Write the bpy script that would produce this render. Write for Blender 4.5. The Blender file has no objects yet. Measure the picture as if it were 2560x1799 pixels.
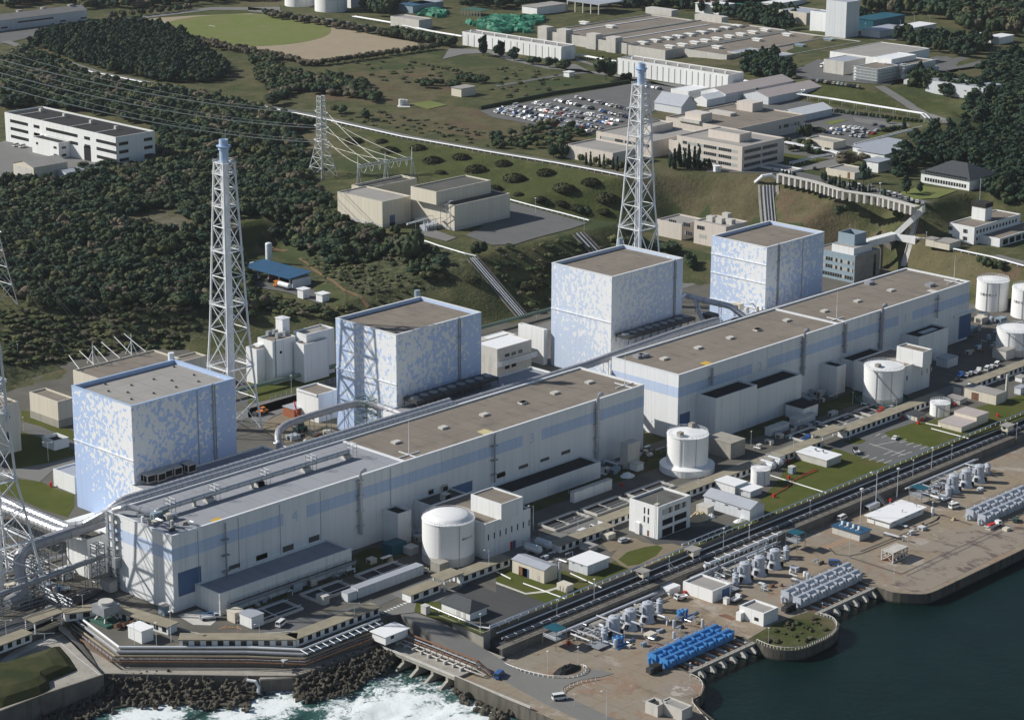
import bpy,math,random
import numpy as np
from mathutils import Vector,Matrix,Euler
from mathutils.geometry import delaunay_2d_cdt
scene=bpy.context.scene
COL=scene.collection
RND=random.Random(7)
# camera
CAM=(-437.829,-570.421,297.051)
ROT=(1.2822080,-0.0043498,-0.8057657)
FPX,PW,PH=5900.756,2560.0,1799.0
cd=bpy.data.cameras.new('camera');cam=bpy.data.objects.new('camera',cd);COL.objects.link(cam)
cam.location=CAM;cam.rotation_euler=ROT
cd.sensor_width=36.0;cd.lens=FPX/PW*36.0;cd.clip_start=5;cd.clip_end=9000
scene.camera=cam
# light
SUN_TO=Vector((-0.86,1.20,1.0)).normalized()
w=bpy.data.worlds.new('World');scene.world=w;w.use_nodes=True
nt=w.node_tree;sky=nt.nodes.new('ShaderNodeTexSky');sky.sky_type='NISHITA';sky.sun_disc=False
sky.sun_elevation=math.asin(SUN_TO.z);sky.sun_rotation=math.atan2(SUN_TO.x,SUN_TO.y)
sky.air_density=1.0;sky.dust_density=0.6;sky.ozone_density=1.2
nt.links.new(sky.outputs[0],nt.nodes['Background'].inputs[0]);nt.nodes['Background'].inputs[1].default_value=0.066
sl=bpy.data.lights.new('sun','SUN');sl.energy=4.6;sl.angle=math.radians(0.5);sl.color=(1.0,0.965,0.90)
so=bpy.data.objects.new('sun',sl);COL.objects.link(so)
so.rotation_euler=(-SUN_TO).to_track_quat('-Z','Y').to_euler();so.location=(0,0,600)
vs=scene.view_settings;vs.view_transform='Standard';vs.look='None';vs.exposure=0.2;vs.gamma=1
# pixel <-> place (the photograph's own camera)
_R=np.array(Euler(ROT).to_matrix());_C=np.array(CAM)
_O={'z':(0,0,0.896484),'a':(0,0),'b':(620,0),'c':(1240,0),'d':(1860,0),'e':(0,440),'f':(620,440),'g':(1240,440),'h':(1860,440),
 'i':(0,880),'j':(620,880),'k':(1240,880),'l':(1860,880),'m':(0,1299),'n':(620,1299),'o':(1240,1299),'p':(1860,1299)}
def _px(c,x,y):
 o=_O[c];s=o[2]if len(o)>2 else 3.2257
 return o[0]+x/s,o[1]+y/s
def _ray(u,v):return _R @ np.array([(u-PW/2)/FPX,-(v-PH/2)/FPX,-1.0])
def q(c,x,y,z=0.0):
 d=_ray(*_px(c,x,y));t=(z-_C[2])/d[2];p=_C+d*t
 return Vector((float(p[0]),float(p[1]),z))
def qx(c,x,y,X):
 d=_ray(*_px(c,x,y));t=(X-_C[0])/d[0];p=_C+d*t;return Vector(p.tolist())
def qy(c,x,y,Y):
 d=_ray(*_px(c,x,y));t=(Y-_C[1])/d[1];p=_C+d*t;return Vector(p.tolist())
def hz(c,x,y,P):
 d=_ray(*_px(c,x,y));h2=d[0]*d[0]+d[1]*d[1]
 t=((P[0]-_C[0])*d[0]+(P[1]-_C[1])*d[1])/h2
 return float(_C[2]+d[2]*t)
# mesh helpers
class MB:
 def __init__(s):s.v=[];s.f=[];s.m=[];s.mi=0
 def add(s,vs,fs):
  b=len(s.v);s.v+=[tuple(p)for p in vs]
  for f in fs:s.f.append(tuple(b+i for i in f));s.m.append(s.mi)
  return s
 def box(s,x0,x1,y0,y1,z0,z1,top=True,bottom=True):
  v=[(x0,y0,z0),(x1,y0,z0),(x1,y1,z0),(x0,y1,z0),(x0,y0,z1),(x1,y0,z1),(x1,y1,z1),(x0,y1,z1)]
  f=[(0,1,5,4),(1,2,6,5),(2,3,7,6),(3,0,4,7)]
  if top:f.append((4,5,6,7))
  if bottom:f.append((3,2,1,0))
  return s.add(v,f)
 def prism(s,poly,z0,z1,top=True,bottom=False):
  n=len(poly);v=[(p[0],p[1],z0)for p in poly]+[(p[0],p[1],z1)for p in poly]
  f=[(i,(i+1)%n,n+(i+1)%n,n+i)for i in range(n)]
  if top:f.append(tuple(range(n,2*n)))
  if bottom:f.append(tuple(range(n-1,-1,-1)))
  return s.add(v,f)
 def flat(s,poly,z=None):
  v=[(p[0],p[1],z if z is not None else p[2])for p in poly]
  return s.add(v,[tuple(range(len(v)))])
 def cyl(s,x,y,z0,z1,r0,r1=None,n=16,cap=True):
  r1=r0 if r1 is None else r1
  v=[(x+r0*math.cos(2*math.pi*i/n),y+r0*math.sin(2*math.pi*i/n),z0)for i in range(n)]+\
   [(x+r1*math.cos(2*math.pi*i/n),y+r1*math.sin(2*math.pi*i/n),z1)for i in range(n)]
  f=[(i,(i+1)%n,n+(i+1)%n,n+i)for i in range(n)]
  if cap:f+=[tuple(range(n,2*n)),tuple(range(n-1,-1,-1))]
  return s.add(v,f)
 def lathe(s,x,y,prof,n=20):
  k=len(prof);v=[];f=[]
  for r,z in prof:v+=[(x+r*math.cos(2*math.pi*i/n),y+r*math.sin(2*math.pi*i/n),z)for i in range(n)]
  for j in range(k-1):f+=[(j*n+i,j*n+(i+1)%n,(j+1)*n+(i+1)%n,(j+1)*n+i)for i in range(n)]
  f.append(tuple((k-1)*n+i for i in range(n)))
  return s.add(v,f)
 def tube(s,pts,r,n=6,cap=True):
  pts=[Vector(p)for p in pts];k=len(pts);v=[];f=[]
  for j,p in enumerate(pts):
   if j==0:t=pts[1]-pts[0]
   elif j==k-1:t=pts[-1]-pts[-2]
   else:t=(pts[j]-pts[j-1]).normalized()+(pts[j+1]-pts[j]).normalized()
   if t.length<1e-6:t=Vector((0,0,1))
   t.normalize();a=Vector((0,0,1))if abs(t.z)<.9 else Vector((1,0,0))
   u=t.cross(a).normalized();w_=t.cross(u)
   rr=r[j]if isinstance(r,(list,tuple))else r
   v+=[tuple(p+u*rr*math.cos(2*math.pi*i/n)+w_*rr*math.sin(2*math.pi*i/n))for i in range(n)]
  for j in range(k-1):f+=[(j*n+i,(j+1)*n+i,(j+1)*n+(i+1)%n,j*n+(i+1)%n)for i in range(n)]
  if cap:f+=[tuple(range(n)),tuple((k-1)*n+i for i in range(n-1,-1,-1))]
  return s.add(v,f)
 def bar(s,a,b,t=0.15):return s.tube([a,b],t,4)
 def gable(s,x0,x1,y0,y1,z0,ze,zr,axis='x',over=0.4,th=0.15):
  if axis=='x':
   ym=(y0+y1)/2;P=[(y0-over,ze),(ym,zr),(y1+over,ze)]
   v=[]
   for X in(x0-over,x1+over):v+=[(X,yy,zz)for yy,zz in P]+[(X,yy,zz-th)for yy,zz in P]
  else:
   xm=(x0+x1)/2;P=[(x0-over,ze),(xm,zr),(x1+over,ze)]
   v=[]
   for Y in(y0-over,y1+over):v+=[(xx,Y,zz)for xx,zz in P]+[(xx,Y,zz-th)for xx,zz in P]
  f=[(0,1,7,6),(1,2,8,7),(3,9,10,4),(4,10,11,5),(0,3,4,1),(1,4,5,2),(6,7,10,9),(7,8,11,10),(0,6,9,3),(2,5,11,8)]
  return s.add(v,f)
 def build(s,name,mat,parent=None,loc=None,smooth=False,**tags):
  if parent is not None:o0=parent['_w']if '_w' in parent.keys()else parent.location
  else:o0=loc if loc is not None else(0,0,0)
  me=bpy.data.meshes.new(name)
  me.from_pydata([(p[0]-o0[0],p[1]-o0[1],p[2]-o0[2])for p in s.v],[],s.f)
  mats=mat if isinstance(mat,(list,tuple))else[mat]
  for m_ in mats:me.materials.append(m_)
  if any(s.m):me.polygons.foreach_set('material_index',s.m)
  if smooth:me.polygons.foreach_set('use_smooth',[True]*len(me.polygons))
  o=bpy.data.objects.new(name,me);COL.objects.link(o)
  if parent is not None:o.parent=parent
  else:o.location=o0
  o['_w']=[float(o0[0]),float(o0[1]),float(o0[2])]
  tag(o,**tags)
  return o
def tag(o,label=None,cat=None,group=None,kind=None):
 if label:o['label']=label
 if cat:o['category']=cat
 if group:o['group']=group
 if kind:o['kind']=kind
 return o
def thing(name,label,cat,loc,group=None):
 o=bpy.data.objects.new(name,None);COL.objects.link(o);o.location=loc;o.empty_display_size=0.5
 o['_w']=[float(c)for c in loc]
 return tag(o,label,cat,group)
def copy_tree(o,parent=None):
 c=o.copy();COL.objects.link(c)
 if parent is not None:c.parent=parent
 for ch in list(o.children):copy_tree(ch,c)
 return c
def place_copy(src,loc,rz=0,label=None,group=None,scale=None):
 c=copy_tree(src);c.location=loc;c.rotation_euler=(0,0,rz)
 if label:c['label']=label
 if group:c['group']=group
 if scale:c.scale=scale
 return c
# materials
class NT:
 def __init__(s,name):
  s.m=bpy.data.materials.new(name);s.m.use_nodes=True;s.t=s.m.node_tree;s.b=s.t.nodes['Principled BSDF']
  s.pos=None
 def n(s,typ,**kw):
  nd=s.t.nodes.new('ShaderNode'+typ)
  for k,v in kw.items():setattr(nd,k,v)
  return nd
 def l(s,a,b):s.t.links.new(a,b)
 def P(s):
  if s.pos is None:s.pos=s.n('NewGeometry').outputs['Position']
  return s.pos
 def set(s,sock,v):
  if hasattr(v,'type')and hasattr(v,'links'):s.l(v,sock)
  else:sock.default_value=v
 def math(s,op,a,b=0.0,c=None,clamp=False):
  nd=s.n('Math',operation=op);nd.use_clamp=clamp
  s.set(nd.inputs[0],a);s.set(nd.inputs[1],b)
  if c is not None:s.set(nd.inputs[2],c)
  return nd.outputs[0]
 def noise(s,scale,detail=3,rough=.55,vec=None,stretch=None,dist=0.0):
  nd=s.n('TexNoise');nd.inputs['Scale'].default_value=scale;nd.inputs['Detail'].default_value=detail
  nd.inputs['Roughness'].default_value=rough;nd.inputs['Distortion'].default_value=dist
  v=vec if vec is not None else s.P()
  if stretch:
   mp=s.n('Mapping');mp.inputs['Scale'].default_value=stretch;s.l(v,mp.inputs['Vector']);v=mp.outputs[0]
  s.l(v,nd.inputs['Vector']);return nd.outputs[0]
 def ramp(s,f,lo,hi):
  nd=s.n('MapRange');nd.interpolation_type='SMOOTHSTEP';s.set(nd.inputs[0],f);nd.inputs[1].default_value=lo;nd.inputs[2].default_value=hi
  return nd.outputs[0]
 def mix(s,f,a,b,mode='MIX'):
  nd=s.n('Mix',data_type='RGBA',blend_type=mode)
  s.set(nd.inputs[0],f)
  for i,v in((6,a),(7,b)):
   if isinstance(v,tuple):nd.inputs[i].default_value=(*v[:3],1)
   else:s.l(v,nd.inputs[i])
  return nd.outputs[2]
 def xyz(s,vec=None):
  nd=s.n('SeparateXYZ');s.l(vec if vec is not None else s.P(),nd.inputs[0]);return nd.outputs
 def bump(s,h,strength=.3,dist=.1):
  nd=s.n('Bump');nd.inputs['Strength'].default_value=strength;nd.inputs['Distance'].default_value=dist
  s.l(h,nd.inputs['Height']);s.l(nd.outputs[0],s.b.inputs['Normal'])
 def done(s,col,rough=.7,metal=0.0,spec=.4):
  if isinstance(col,tuple):s.b.inputs['Base Color'].default_value=(*col[:3],1)
  else:s.l(col,s.b.inputs['Base Color'])
  s.set(s.b.inputs['Roughness'],rough);s.b.inputs['Metallic'].default_value=metal
  s.b.inputs['Specular IOR Level'].default_value=spec
  return s.m
def sc(c,k):return tuple(min(1,x*k)for x in c)
def simple(name,c,rough=.6,metal=0.0,var=.12,scale=.35,spec=.4,stain=0.0):
 t=NT(name);n1=t.noise(scale,4,.6);col=t.mix(n1,sc(c,1-var*1.6),sc(c,1+var*1.6))
 if stain:
  s2=t.ramp(t.noise(.6,4,.6,stretch=(1,1,.08)),.52,.75);col=t.mix(t.math('MULTIPLY',s2,stain),col,sc(c,.45))
 return t.done(col,rough,metal,spec)
def panel(name,c,seam=3.0,var=.04,stain=.25,seamdark=.72,rough=.55):
 t=NT(name);o=t.xyz();s=t.math('ADD',o[0],o[1])
 fr=t.math('FRACT',t.math('DIVIDE',s,seam));ln=t.math('LESS_THAN',fr,.12/seam*1.6)
 cell=t.n('TexWhiteNoise',noise_dimensions='1D');t.l(t.math('FLOOR',t.math('DIVIDE',s,seam)),cell.inputs['W'])
 col=t.mix(cell.outputs[0],sc(c,1-var),sc(c,1+var))
 st=t.ramp(t.noise(.5,4,.65,stretch=(1.2,1.2,.06)),.5,.8);col=t.mix(t.math('MULTIPLY',st,stain),col,sc(c,.55))
 col=t.mix(t.math('MULTIPLY',ln,1-seamdark),col,sc(c,.3))
 return t.done(col,rough)
def gravel(name,c,var=.2,patch=.5,grid=0.0,rough=.9):
 t=NT(name);a=t.noise(.07,5,.6);b=t.noise(.9,3,.6);d=t.noise(.25,4,.7,stretch=(1,.35,1))
 col=t.mix(a,sc(c,1-var),sc(c,1+var));col=t.mix(t.math('MULTIPLY',t.ramp(d,.5,.72),patch),col,sc(c,.62))
 col=t.mix(t.math('MULTIPLY',b,.3),col,sc(c,1.35))
 if grid:
  o=t.xyz()
  for k in(0,1):
   fr=t.math('FRACT',t.math('DIVIDE',o[k],grid));ln=t.math('LESS_THAN',fr,.25/grid)
   col=t.mix(t.math('MULTIPLY',ln,.5),col,sc(c,.4))
 return t.done(col,rough,spec=.2)
M={}
M['white']=panel('white_cladding',(.755,.765,.77),3.2,.03,.45,.86)
M['white_b']=panel('white_render',(.76,.765,.755),6.0,.03,.42)
M['pale']=panel('pale_grey_cladding',(.60,.62,.64),2.4)
M['cream']=panel('cream_cladding',(.62,.57,.47),3.0,.03,.2)
M['pink']=panel('pinkish_tile_wall',(.60,.54,.48),4.0,.03,.25)
M['conc']=simple('concrete',(.33,.31,.27),.85,var=.18,scale=.2,stain=.5,spec=.2)
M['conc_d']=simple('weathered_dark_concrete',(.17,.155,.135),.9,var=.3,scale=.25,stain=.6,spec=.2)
M['conc_w']=simple('pale_concrete',(.52,.50,.46),.8,var=.12,scale=.25,stain=.4,spec=.2)
M['roof']=gravel('brown_grey_roofing',(.205,.178,.148),.30,.95,9.0)
M['roof_l']=gravel('grey_roofing',(.30,.285,.265),.14,.4,12.0)
M['roof_b']=gravel('bluish_grey_roof_coating',(.275,.285,.31),.14,.5,14.0)
M['roof_d']=gravel('dark_roofing',(.035,.034,.034),.3,.4)
M['roof_m']=gravel('mottled_roofing',(.10,.10,.09),.5,.8)
M['roof_w']=simple('white_sheet_roof',(.82,.82,.82),.4,var=.03,scale=.3,stain=.1)
M['roof_g']=simple('grey_sheet_roof',(.36,.38,.42),.45,var=.08,scale=.3)
M['roof_blue']=simple('blue_sheet_roof',(.028,.09,.17),.45,var=.2,scale=.4)
M['roof_teal']=simple('teal_sheet_roof',(.01,.085,.12),.5,var=.2,scale=.5)
M['roof_rose']=simple('rose_grey_roof',(.42,.37,.35),.7,var=.08)
M['roof_slate']=simple('dark_slate_roof',(.055,.06,.065),.7,var=.2,scale=.6)
M['tan_roof']=simple('tan_canopy_roof',(.27,.24,.175),.8,var=.25,scale=.25)
M['asph']=gravel('asphalt',(.125,.125,.122),.25,.45)
M['asph_d']=gravel('dark_asphalt',(.07,.07,.07),.25,.4)
M['road']=gravel('road_asphalt',(.175,.172,.163),.15,.35)
M['dirt']=gravel('bare_ground',(.20,.165,.115),.3,.4)
M['dark_ground']=gravel('oily_gravel_ground',(.115,.108,.092),.5,.6)
M['paint']=simple('white_paint',(.75,.75,.72),.6,var=.08)
M['paint_o']=simple('orange_paint',(.55,.26,.10),.6,var=.2)
M['yellow']=simple('yellow_paint',(.55,.36,.05),.6,var=.15)
M['pale_yellow']=simple('faded_yellow_paint',(.55,.48,.24),.6,var=.15)
M['steel']=simple('white_steel',(.72,.735,.75),.45,var=.08,scale=.5)
M['steel_b']=simple('pale_blue_steel',(.40,.52,.70),.45,var=.06)
M['steel_g']=simple('grey_steel',(.30,.32,.34),.5,.2,var=.2,scale=.6)
M['steel_d']=simple('dark_steel',(.06,.062,.065),.5,.2,var=.3,scale=.6)
M['rust']=simple('rusty_steel',(.17,.085,.05),.8,var=.4,scale=.6)
M['galv']=simple('galvanised_duct',(.50,.51,.53),.34,.45,var=.15,scale=.5)
M['galv_d']=simple('weathered_duct_cladding',(.33,.335,.36),.5,.2,var=.2,scale=.4)
M['wire_d']=simple('dark_cable',(.10,.10,.10),.5,var=.05)
M['wire']=simple('cable',(.75,.73,.66),.5,var=.05)
M['glass']=simple('window_glass',(.018,.022,.026),.12,var=.3,scale=.5,spec=.6)
M['glass_l']=simple('car_glass',(.03,.035,.04),.1,var=.1,spec=.7)
M['louvre']=simple('grey_louvre',(.085,.085,.08),.6,var=.3,scale=1.5)
M['blue_door']=simple('blue_shutter',(.075,.14,.27),.5,var=.12)
M['bluepaint']=simple('bright_blue_machine_paint',(.06,.23,.52),.4,var=.12,scale=.6)
M['blue_panel']=panel('blue_band_paint',(.50,.59,.76),3.2,.04,.3)
M['teal_wall']=panel('pale_teal_wall',(.26,.335,.39),4,.03,.2)
M['red']=simple('red_paint',(.52,.03,.02),.45,var=.1)
M['brick']=simple('red_brown_wall',(.30,.10,.045),.8,var=.2)
M['orange']=simple('orange_paint_machine',(.60,.20,.03),.5,var=.1)
M['machine']=simple('grey_machine_paint',(.42,.45,.50),.45,var=.12,scale=.7)
M['green_tarp']=simple('green_sheeting',(.015,.15,.085),.6,var=.5,scale=.25)
M['green_steel']=simple('green_scaffold',(.045,.12,.09),.6,var=.2)
M['red_roof']=simple('red_brown_sheet_roof',(.20,.06,.05),.7,var=.3)
M['tarp']=simple('tan_tarpaulin',(.52,.42,.26),.8,var=.2,scale=.5)
M['rubber']=simple('black_rubber',(.015,.015,.015),.8,var=.2)
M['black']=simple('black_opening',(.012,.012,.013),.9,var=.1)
M['trunk']=simple('bark',(.09,.065,.045),.9,var=.3,scale=1)
M['fence_g']=simple('green_fence_rail',(.14,.20,.15),.6,var=.1)
M['tetra']=simple('sea_worn_concrete',(.085,.076,.060),.9,var=.55,scale=.3,spec=.2)
for nm,c in(('white',(.80,.80,.79)),('silver',(.50,.52,.54)),('black',(.018,.018,.02)),('navy',(.02,.035,.10)),('red',(.33,.02,.02)),('grey',(.17,.18,.19)),('blue',(.04,.12,.33)),('beige',(.45,.42,.34)),('green',(.03,.10,.07))):
 M['car_'+nm]=simple('car_paint_'+nm,c,.25,.1,var=.03,spec=.6)
def blind_glass(name,a=(.022,.027,.03),b=(.42,.43,.40),share=.5,w_=1.5):
 t=NT(name);o=t.xyz();s=t.math('DIVIDE',t.math('ADD',o[0],o[1]),w_)
 cell=t.n('TexWhiteNoise',noise_dimensions='1D');t.l(t.math('FLOOR',s),cell.inputs['W'])
 col=t.mix(t.math('LESS_THAN',cell.outputs[0],share),a,b)
 col=t.mix(t.math('LESS_THAN',t.math('FRACT',s),.12),col,(.35,.36,.36))
 return t.done(col,.2,spec=.6)
M['blinds']=blind_glass('office_window_band');M['blinds_d']=blind_glass('dark_window_band',share=.15)
def leaf(name,a,b,c,tint=.5):
 t=NT(name);big=t.noise(.12,3,.65);sm=t.noise(.35,3,.6)
 oi=t.n('ObjectInfo').outputs['Random']
 col=t.mix(t.ramp(big,.36,.64),sc(a,.85),sc(b,1.12));col=t.mix(t.math('MULTIPLY',t.ramp(sm,.45,.75),.7),col,c)
 hs=t.n('HueSaturation');hs.inputs['Value'].default_value=1
 t.l(t.math('ADD',t.math('MULTIPLY',oi,tint),1-tint/2),hs.inputs['Value']);t.l(col,hs.inputs['Color'])
 t.b.inputs['Subsurface Weight'].default_value=0
 return t.done(hs.outputs[0],.75,spec=.15)
M['leaf']=leaf('broadleaf_foliage',(.026,.046,.022),(.040,.057,.026),(.058,.069,.035))
M['pine']=leaf('pine_foliage',(.019,.040,.026),(.026,.048,.028),(.038,.057,.034))
M['leaf_y']=leaf('light_foliage',(.062,.080,.030),(.080,.084,.036),(.105,.104,.055))
M['leaf_b']=leaf('brownish_foliage',(.085,.076,.050),(.098,.085,.056),(.115,.10,.07))
M['bush']=leaf('clipped_shrub_foliage',(.032,.038,.016),(.042,.045,.018),(.062,.055,.026))
def reactor_mat(name,h,L=46.0,blue=(.46,.56,.76),seed=0.0):
 t=NT(name);tc=t.n('TexCoord').outputs['Object'];o=t.xyz(tc)
 d=t.math('DIVIDE',t.math('ADD',t.math('MAXIMUM',o[0],0.0),t.math('MULTIPLY',t.math('MAXIMUM',o[1],0.0),1.12)),L)
 zz=t.math('DIVIDE',o[2],h)
 f=t.math('SUBTRACT',.625,t.math('MULTIPLY',d,.27))
 low=t.math('MULTIPLY',t.math('MAXIMUM',t.math('SUBTRACT',.62,zz),0.0),t.math('ADD',t.math('MULTIPLY',d,.16),.20))
 f=t.math('SUBTRACT',f,low)
 mp=t.n('Mapping');mp.inputs['Location'].default_value=(seed,seed*1.7,seed*.6);mp.inputs['Scale'].default_value=(1,1,.82);t.l(tc,mp.inputs['Vector'])
 v=t.noise(.62,1.6,.5,vec=mp.outputs[0],dist=.5)
 white=t.ramp(t.math('SUBTRACT',f,v),-.012,.012)
 st=t.ramp(t.noise(.5,3,.6,stretch=(1,1,.05)),.5,.8)
 bl=t.mix(t.math('MULTIPLY',st,.3),blue,sc(blue,.8));s=t.math('ADD',o[0],o[1])
 col=t.mix(white,bl,(.76,.77,.78))
 ln=t.math('LESS_THAN',t.math('FRACT',t.math('DIVIDE',s,2.9)),.05)
 col=t.mix(t.math('MULTIPLY',ln,.16),col,(.2,.25,.35))
 return t.done(col,.5)
# terrain
ZP=30.0
_ctl=[]
def ct(z,*pts):
 for p in pts:_ctl.append((p[0],p[1],z))
def cz(z,c,*pts):
 for x,y in pts:_ctl.append(tuple(q(c,x,y,z)))
TOE=[(-200,330),(60,262),(98,241),(130,252),(161,262),(185,250),(205,225),(235,203),(262,195),(295,182),(320,170),(338,166),(380,166),(428,166),(446,150),(456,134),(480,128),(505,121),(532,117),(538,101),(532,86),(522,60),(518,20),(515,-60)]
ct(0,*TOE)
ct(-.6,(-200,300),(60,240),(98,215),(161,236),(205,200),(235,185),(295,164),(338,155),(430,152),(470,116),(500,105),(512,90),(508,40),(506,-60),(0,120),(200,120),(350,120),(450,120),(-200,120),(-400,-150),(100,-150),(300,-150),(518,-150),(-400,260),(300,20),(100,20))
ct(12,(138,299),(190,270),(215,258),(155,318),(120,325),(185,300),(60,330),(-100,400))
cz(20,'z',(270,495),(450,520),(370,465));cz(20,'z',(600,490));cz(10,'z',(545,580));cz(8,'z',(560,640),(690,650),(740,690),(620,555),(705,600))
ct(8,(252,218),(238,268));ct(14,(230,330),(225,300))
ct(22,(337,199),(345,204),(400,201),(420,201),(448,200),(348,239),(355,290),(360,330),(410,335),(444,272),(443,222),(420,260))
cz(22,'a',(943,1357),(82,1130),(1268,1300),(300,1480),(0,1450),(700,1400));ct(22,(407,384));cz(20,'z',(600,400));cz(22,'z',(500,410))
ct(20,(240,430),(200,450),(340,420));ct(17,(150,420),(60,420))
CREST=[('z',0,95),('z',205,165),('z',330,190),('z',500,225),('z',700,265),('z',900,310),('z',1100,345),('z',1250,370),('z',1400,398),('z',1480,390),('z',1590,390),('z',1700,400),('z',1760,402),('z',1900,430),('z',2060,460),('z',2110,445),('z',2200,430),('z',2295,440)]
for c,x,y in CREST:cz(ZP,c,(x,y))
ct(ZP,(560,900),(560,600),(600,300),(620,200),(640,100),(760,167),(700,60),(690,-100))
ct(15,(546,86),(542,63),(536,19),(560,75),(600,62),(602,79),(560,58),(625,50),(640,40),(560,20),(620,-10),(534,-60),(620,-60))
ct(24,(640,-90));ct(8,(462,185),(470,152),(508,150),(516,178),(510,216),(478,218));cz(ZP,'d',(1270,1560),(1400,1480),(1530,1640),(1720,1560),(1815,1545),(1930,1470),(2100,1490));cz(ZP,'z',(300,55),(430,30),(560,25),(700,45),(850,75),(950,100),(720,145),(480,95),(1000,130),(850,200),(1000,220),(1150,260),(1250,130),(1400,160),(640,160),(1650,240),(1500,300))
cz(ZP,'d',(0,700),(400,810),(1000,880),(1450,960),(1750,1010),(1600,860))
cz(36,'d',(420,640),(520,655),(900,700),(1080,700),(1300,690),(700,560),(1700,560),(2000,760),(1750,930))
ct(ZP,(700,900),(700,600),(900,520),(1000,700),(760,380))
cz(36,'d',(1000,300));cz(37,'d',(2258,300));cz(40,'d',(2258,100));cz(37,'d',(1500,200));cz(42,'d',(1500,0));cz(34,'d',(800,200));cz(36,'d',(600,250));cz(36,'d',(400,420));cz(33,'c',(1100,100),(2200,150));cz(32,'c',(300,120))
ct(ZP,(700,1150),(900,1000),(700,1700),(1800,1700),(-300,1700),(400,900),(300,800));ct(26,(200,700));ct(24,(-300,800));ct(45,(1500,420),(2000,600));ct(38,(1200,800));ct(34,(1000,250),(900,0),(1500,-100))
def tin(ctl):
 vs_,_,fs,*_r=delaunay_2d_cdt([Vector((p[0],p[1]))for p in ctl],[],[],0,1e-4)
 zl={}
 arr=np.array(ctl)
 V=np.array([tuple(v)for v in vs_]);Z=np.empty(len(V))
 for i,v in enumerate(V):
  Z[i]=arr[np.argmin((arr[:,0]-v[0])**2+(arr[:,1]-v[1])**2),2]
 return V,Z,fs
_TV,_TZ,_TF=tin(_ctl)
def _hash(ix,iy):
 v=np.sin(ix*127.1+iy*311.7)*43758.5453;return v-np.floor(v)
def vnoise(x,y):
 ix,iy=np.floor(x),np.floor(y);fx,fy=x-ix,y-iy;fx=fx*fx*(3-2*fx);fy=fy*fy*(3-2*fy)
 return(_hash(ix,iy)*(1-fx)+_hash(ix+1,iy)*fx)*(1-fy)+(_hash(ix,iy+1)*(1-fx)+_hash(ix+1,iy+1)*fx)*fy
def ground_np(X,Y,rough=True):
 X=np.asarray(X,float);Y=np.asarray(Y,float);Z=np.full(X.shape,np.nan);G=np.zeros(X.shape)
 for f in _TF:
  a,b,c=(_TV[i]for i in f);za,zb,zc=(_TZ[i]for i in f)
  x0,x1=min(a[0],b[0],c[0]),max(a[0],b[0],c[0]);y0,y1=min(a[1],b[1],c[1]),max(a[1],b[1],c[1])
  m=(X>=x0-1e-6)&(X<=x1+1e-6)&(Y>=y0-1e-6)&(Y<=y1+1e-6)
  if not m.any():continue
  d=(b[1]-c[1])*(a[0]-c[0])+(c[0]-b[0])*(a[1]-c[1])
  if abs(d)<1e-9:continue
  xs,ys=X[m],Y[m]
  l1=((b[1]-c[1])*(xs-c[0])+(c[0]-b[0])*(ys-c[1]))/d;l2=((c[1]-a[1])*(xs-c[0])+(a[0]-c[0])*(ys-c[1]))/d;l3=1-l1-l2
  k=(l1>-1e-6)&(l2>-1e-6)&(l3>-1e-6)
  idx=np.argwhere(m)
  idx=idx[k]
  Z[tuple(idx.T)]=(l1*za+l2*zb+l3*zc)[k]
  G[tuple(idx.T)]=max(za,zb,zc)-min(za,zb,zc)
 Z=np.where(np.isnan(Z),ZP,Z)
 if rough:Z=Z+np.where(G>.5,(vnoise(X/9,Y/9)-.5)*.8+(vnoise(X/3.7+50,Y/3.7)-.5)*.3,0)
 return Z
def gz(x,y):return float(ground_np(np.array([x]),np.array([y]),False)[0])
def qt(c,x,y,n=14):
 z=ZP
 for _ in range(n):
  p=q(c,x,y,z);z=.5*z+.5*gz(p.x,p.y)
 return q(c,x,y,z)
def inpoly(X,Y,poly):
 r=np.zeros(X.shape,bool);n=len(poly)
 for i in range(n):
  x1,y1=poly[i][0],poly[i][1];x2,y2=poly[(i+1)%n][0],poly[(i+1)%n][1]
  if y1==y2:continue
  c=((y1>Y)!=(y2>Y))&(X<(x2-x1)*(Y-y1)/(y2-y1)+x1);r^=c
 return r
gx=np.concatenate([np.arange(-300,60,12.),np.arange(60,620,3.),np.arange(620,900,7.),np.arange(900,2000,22.)])
gy=np.concatenate([np.arange(-100,90,14.),np.arange(90,420,3.),np.arange(420,800,7.),np.arange(800,1700,22.)])
GX,GY=np.meshgrid(gx,gy,indexing='ij');GZ=ground_np(GX,GY)
def zp(c,z,*pts):return[tuple(q(c,x,y,z))for x,y in pts]
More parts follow.
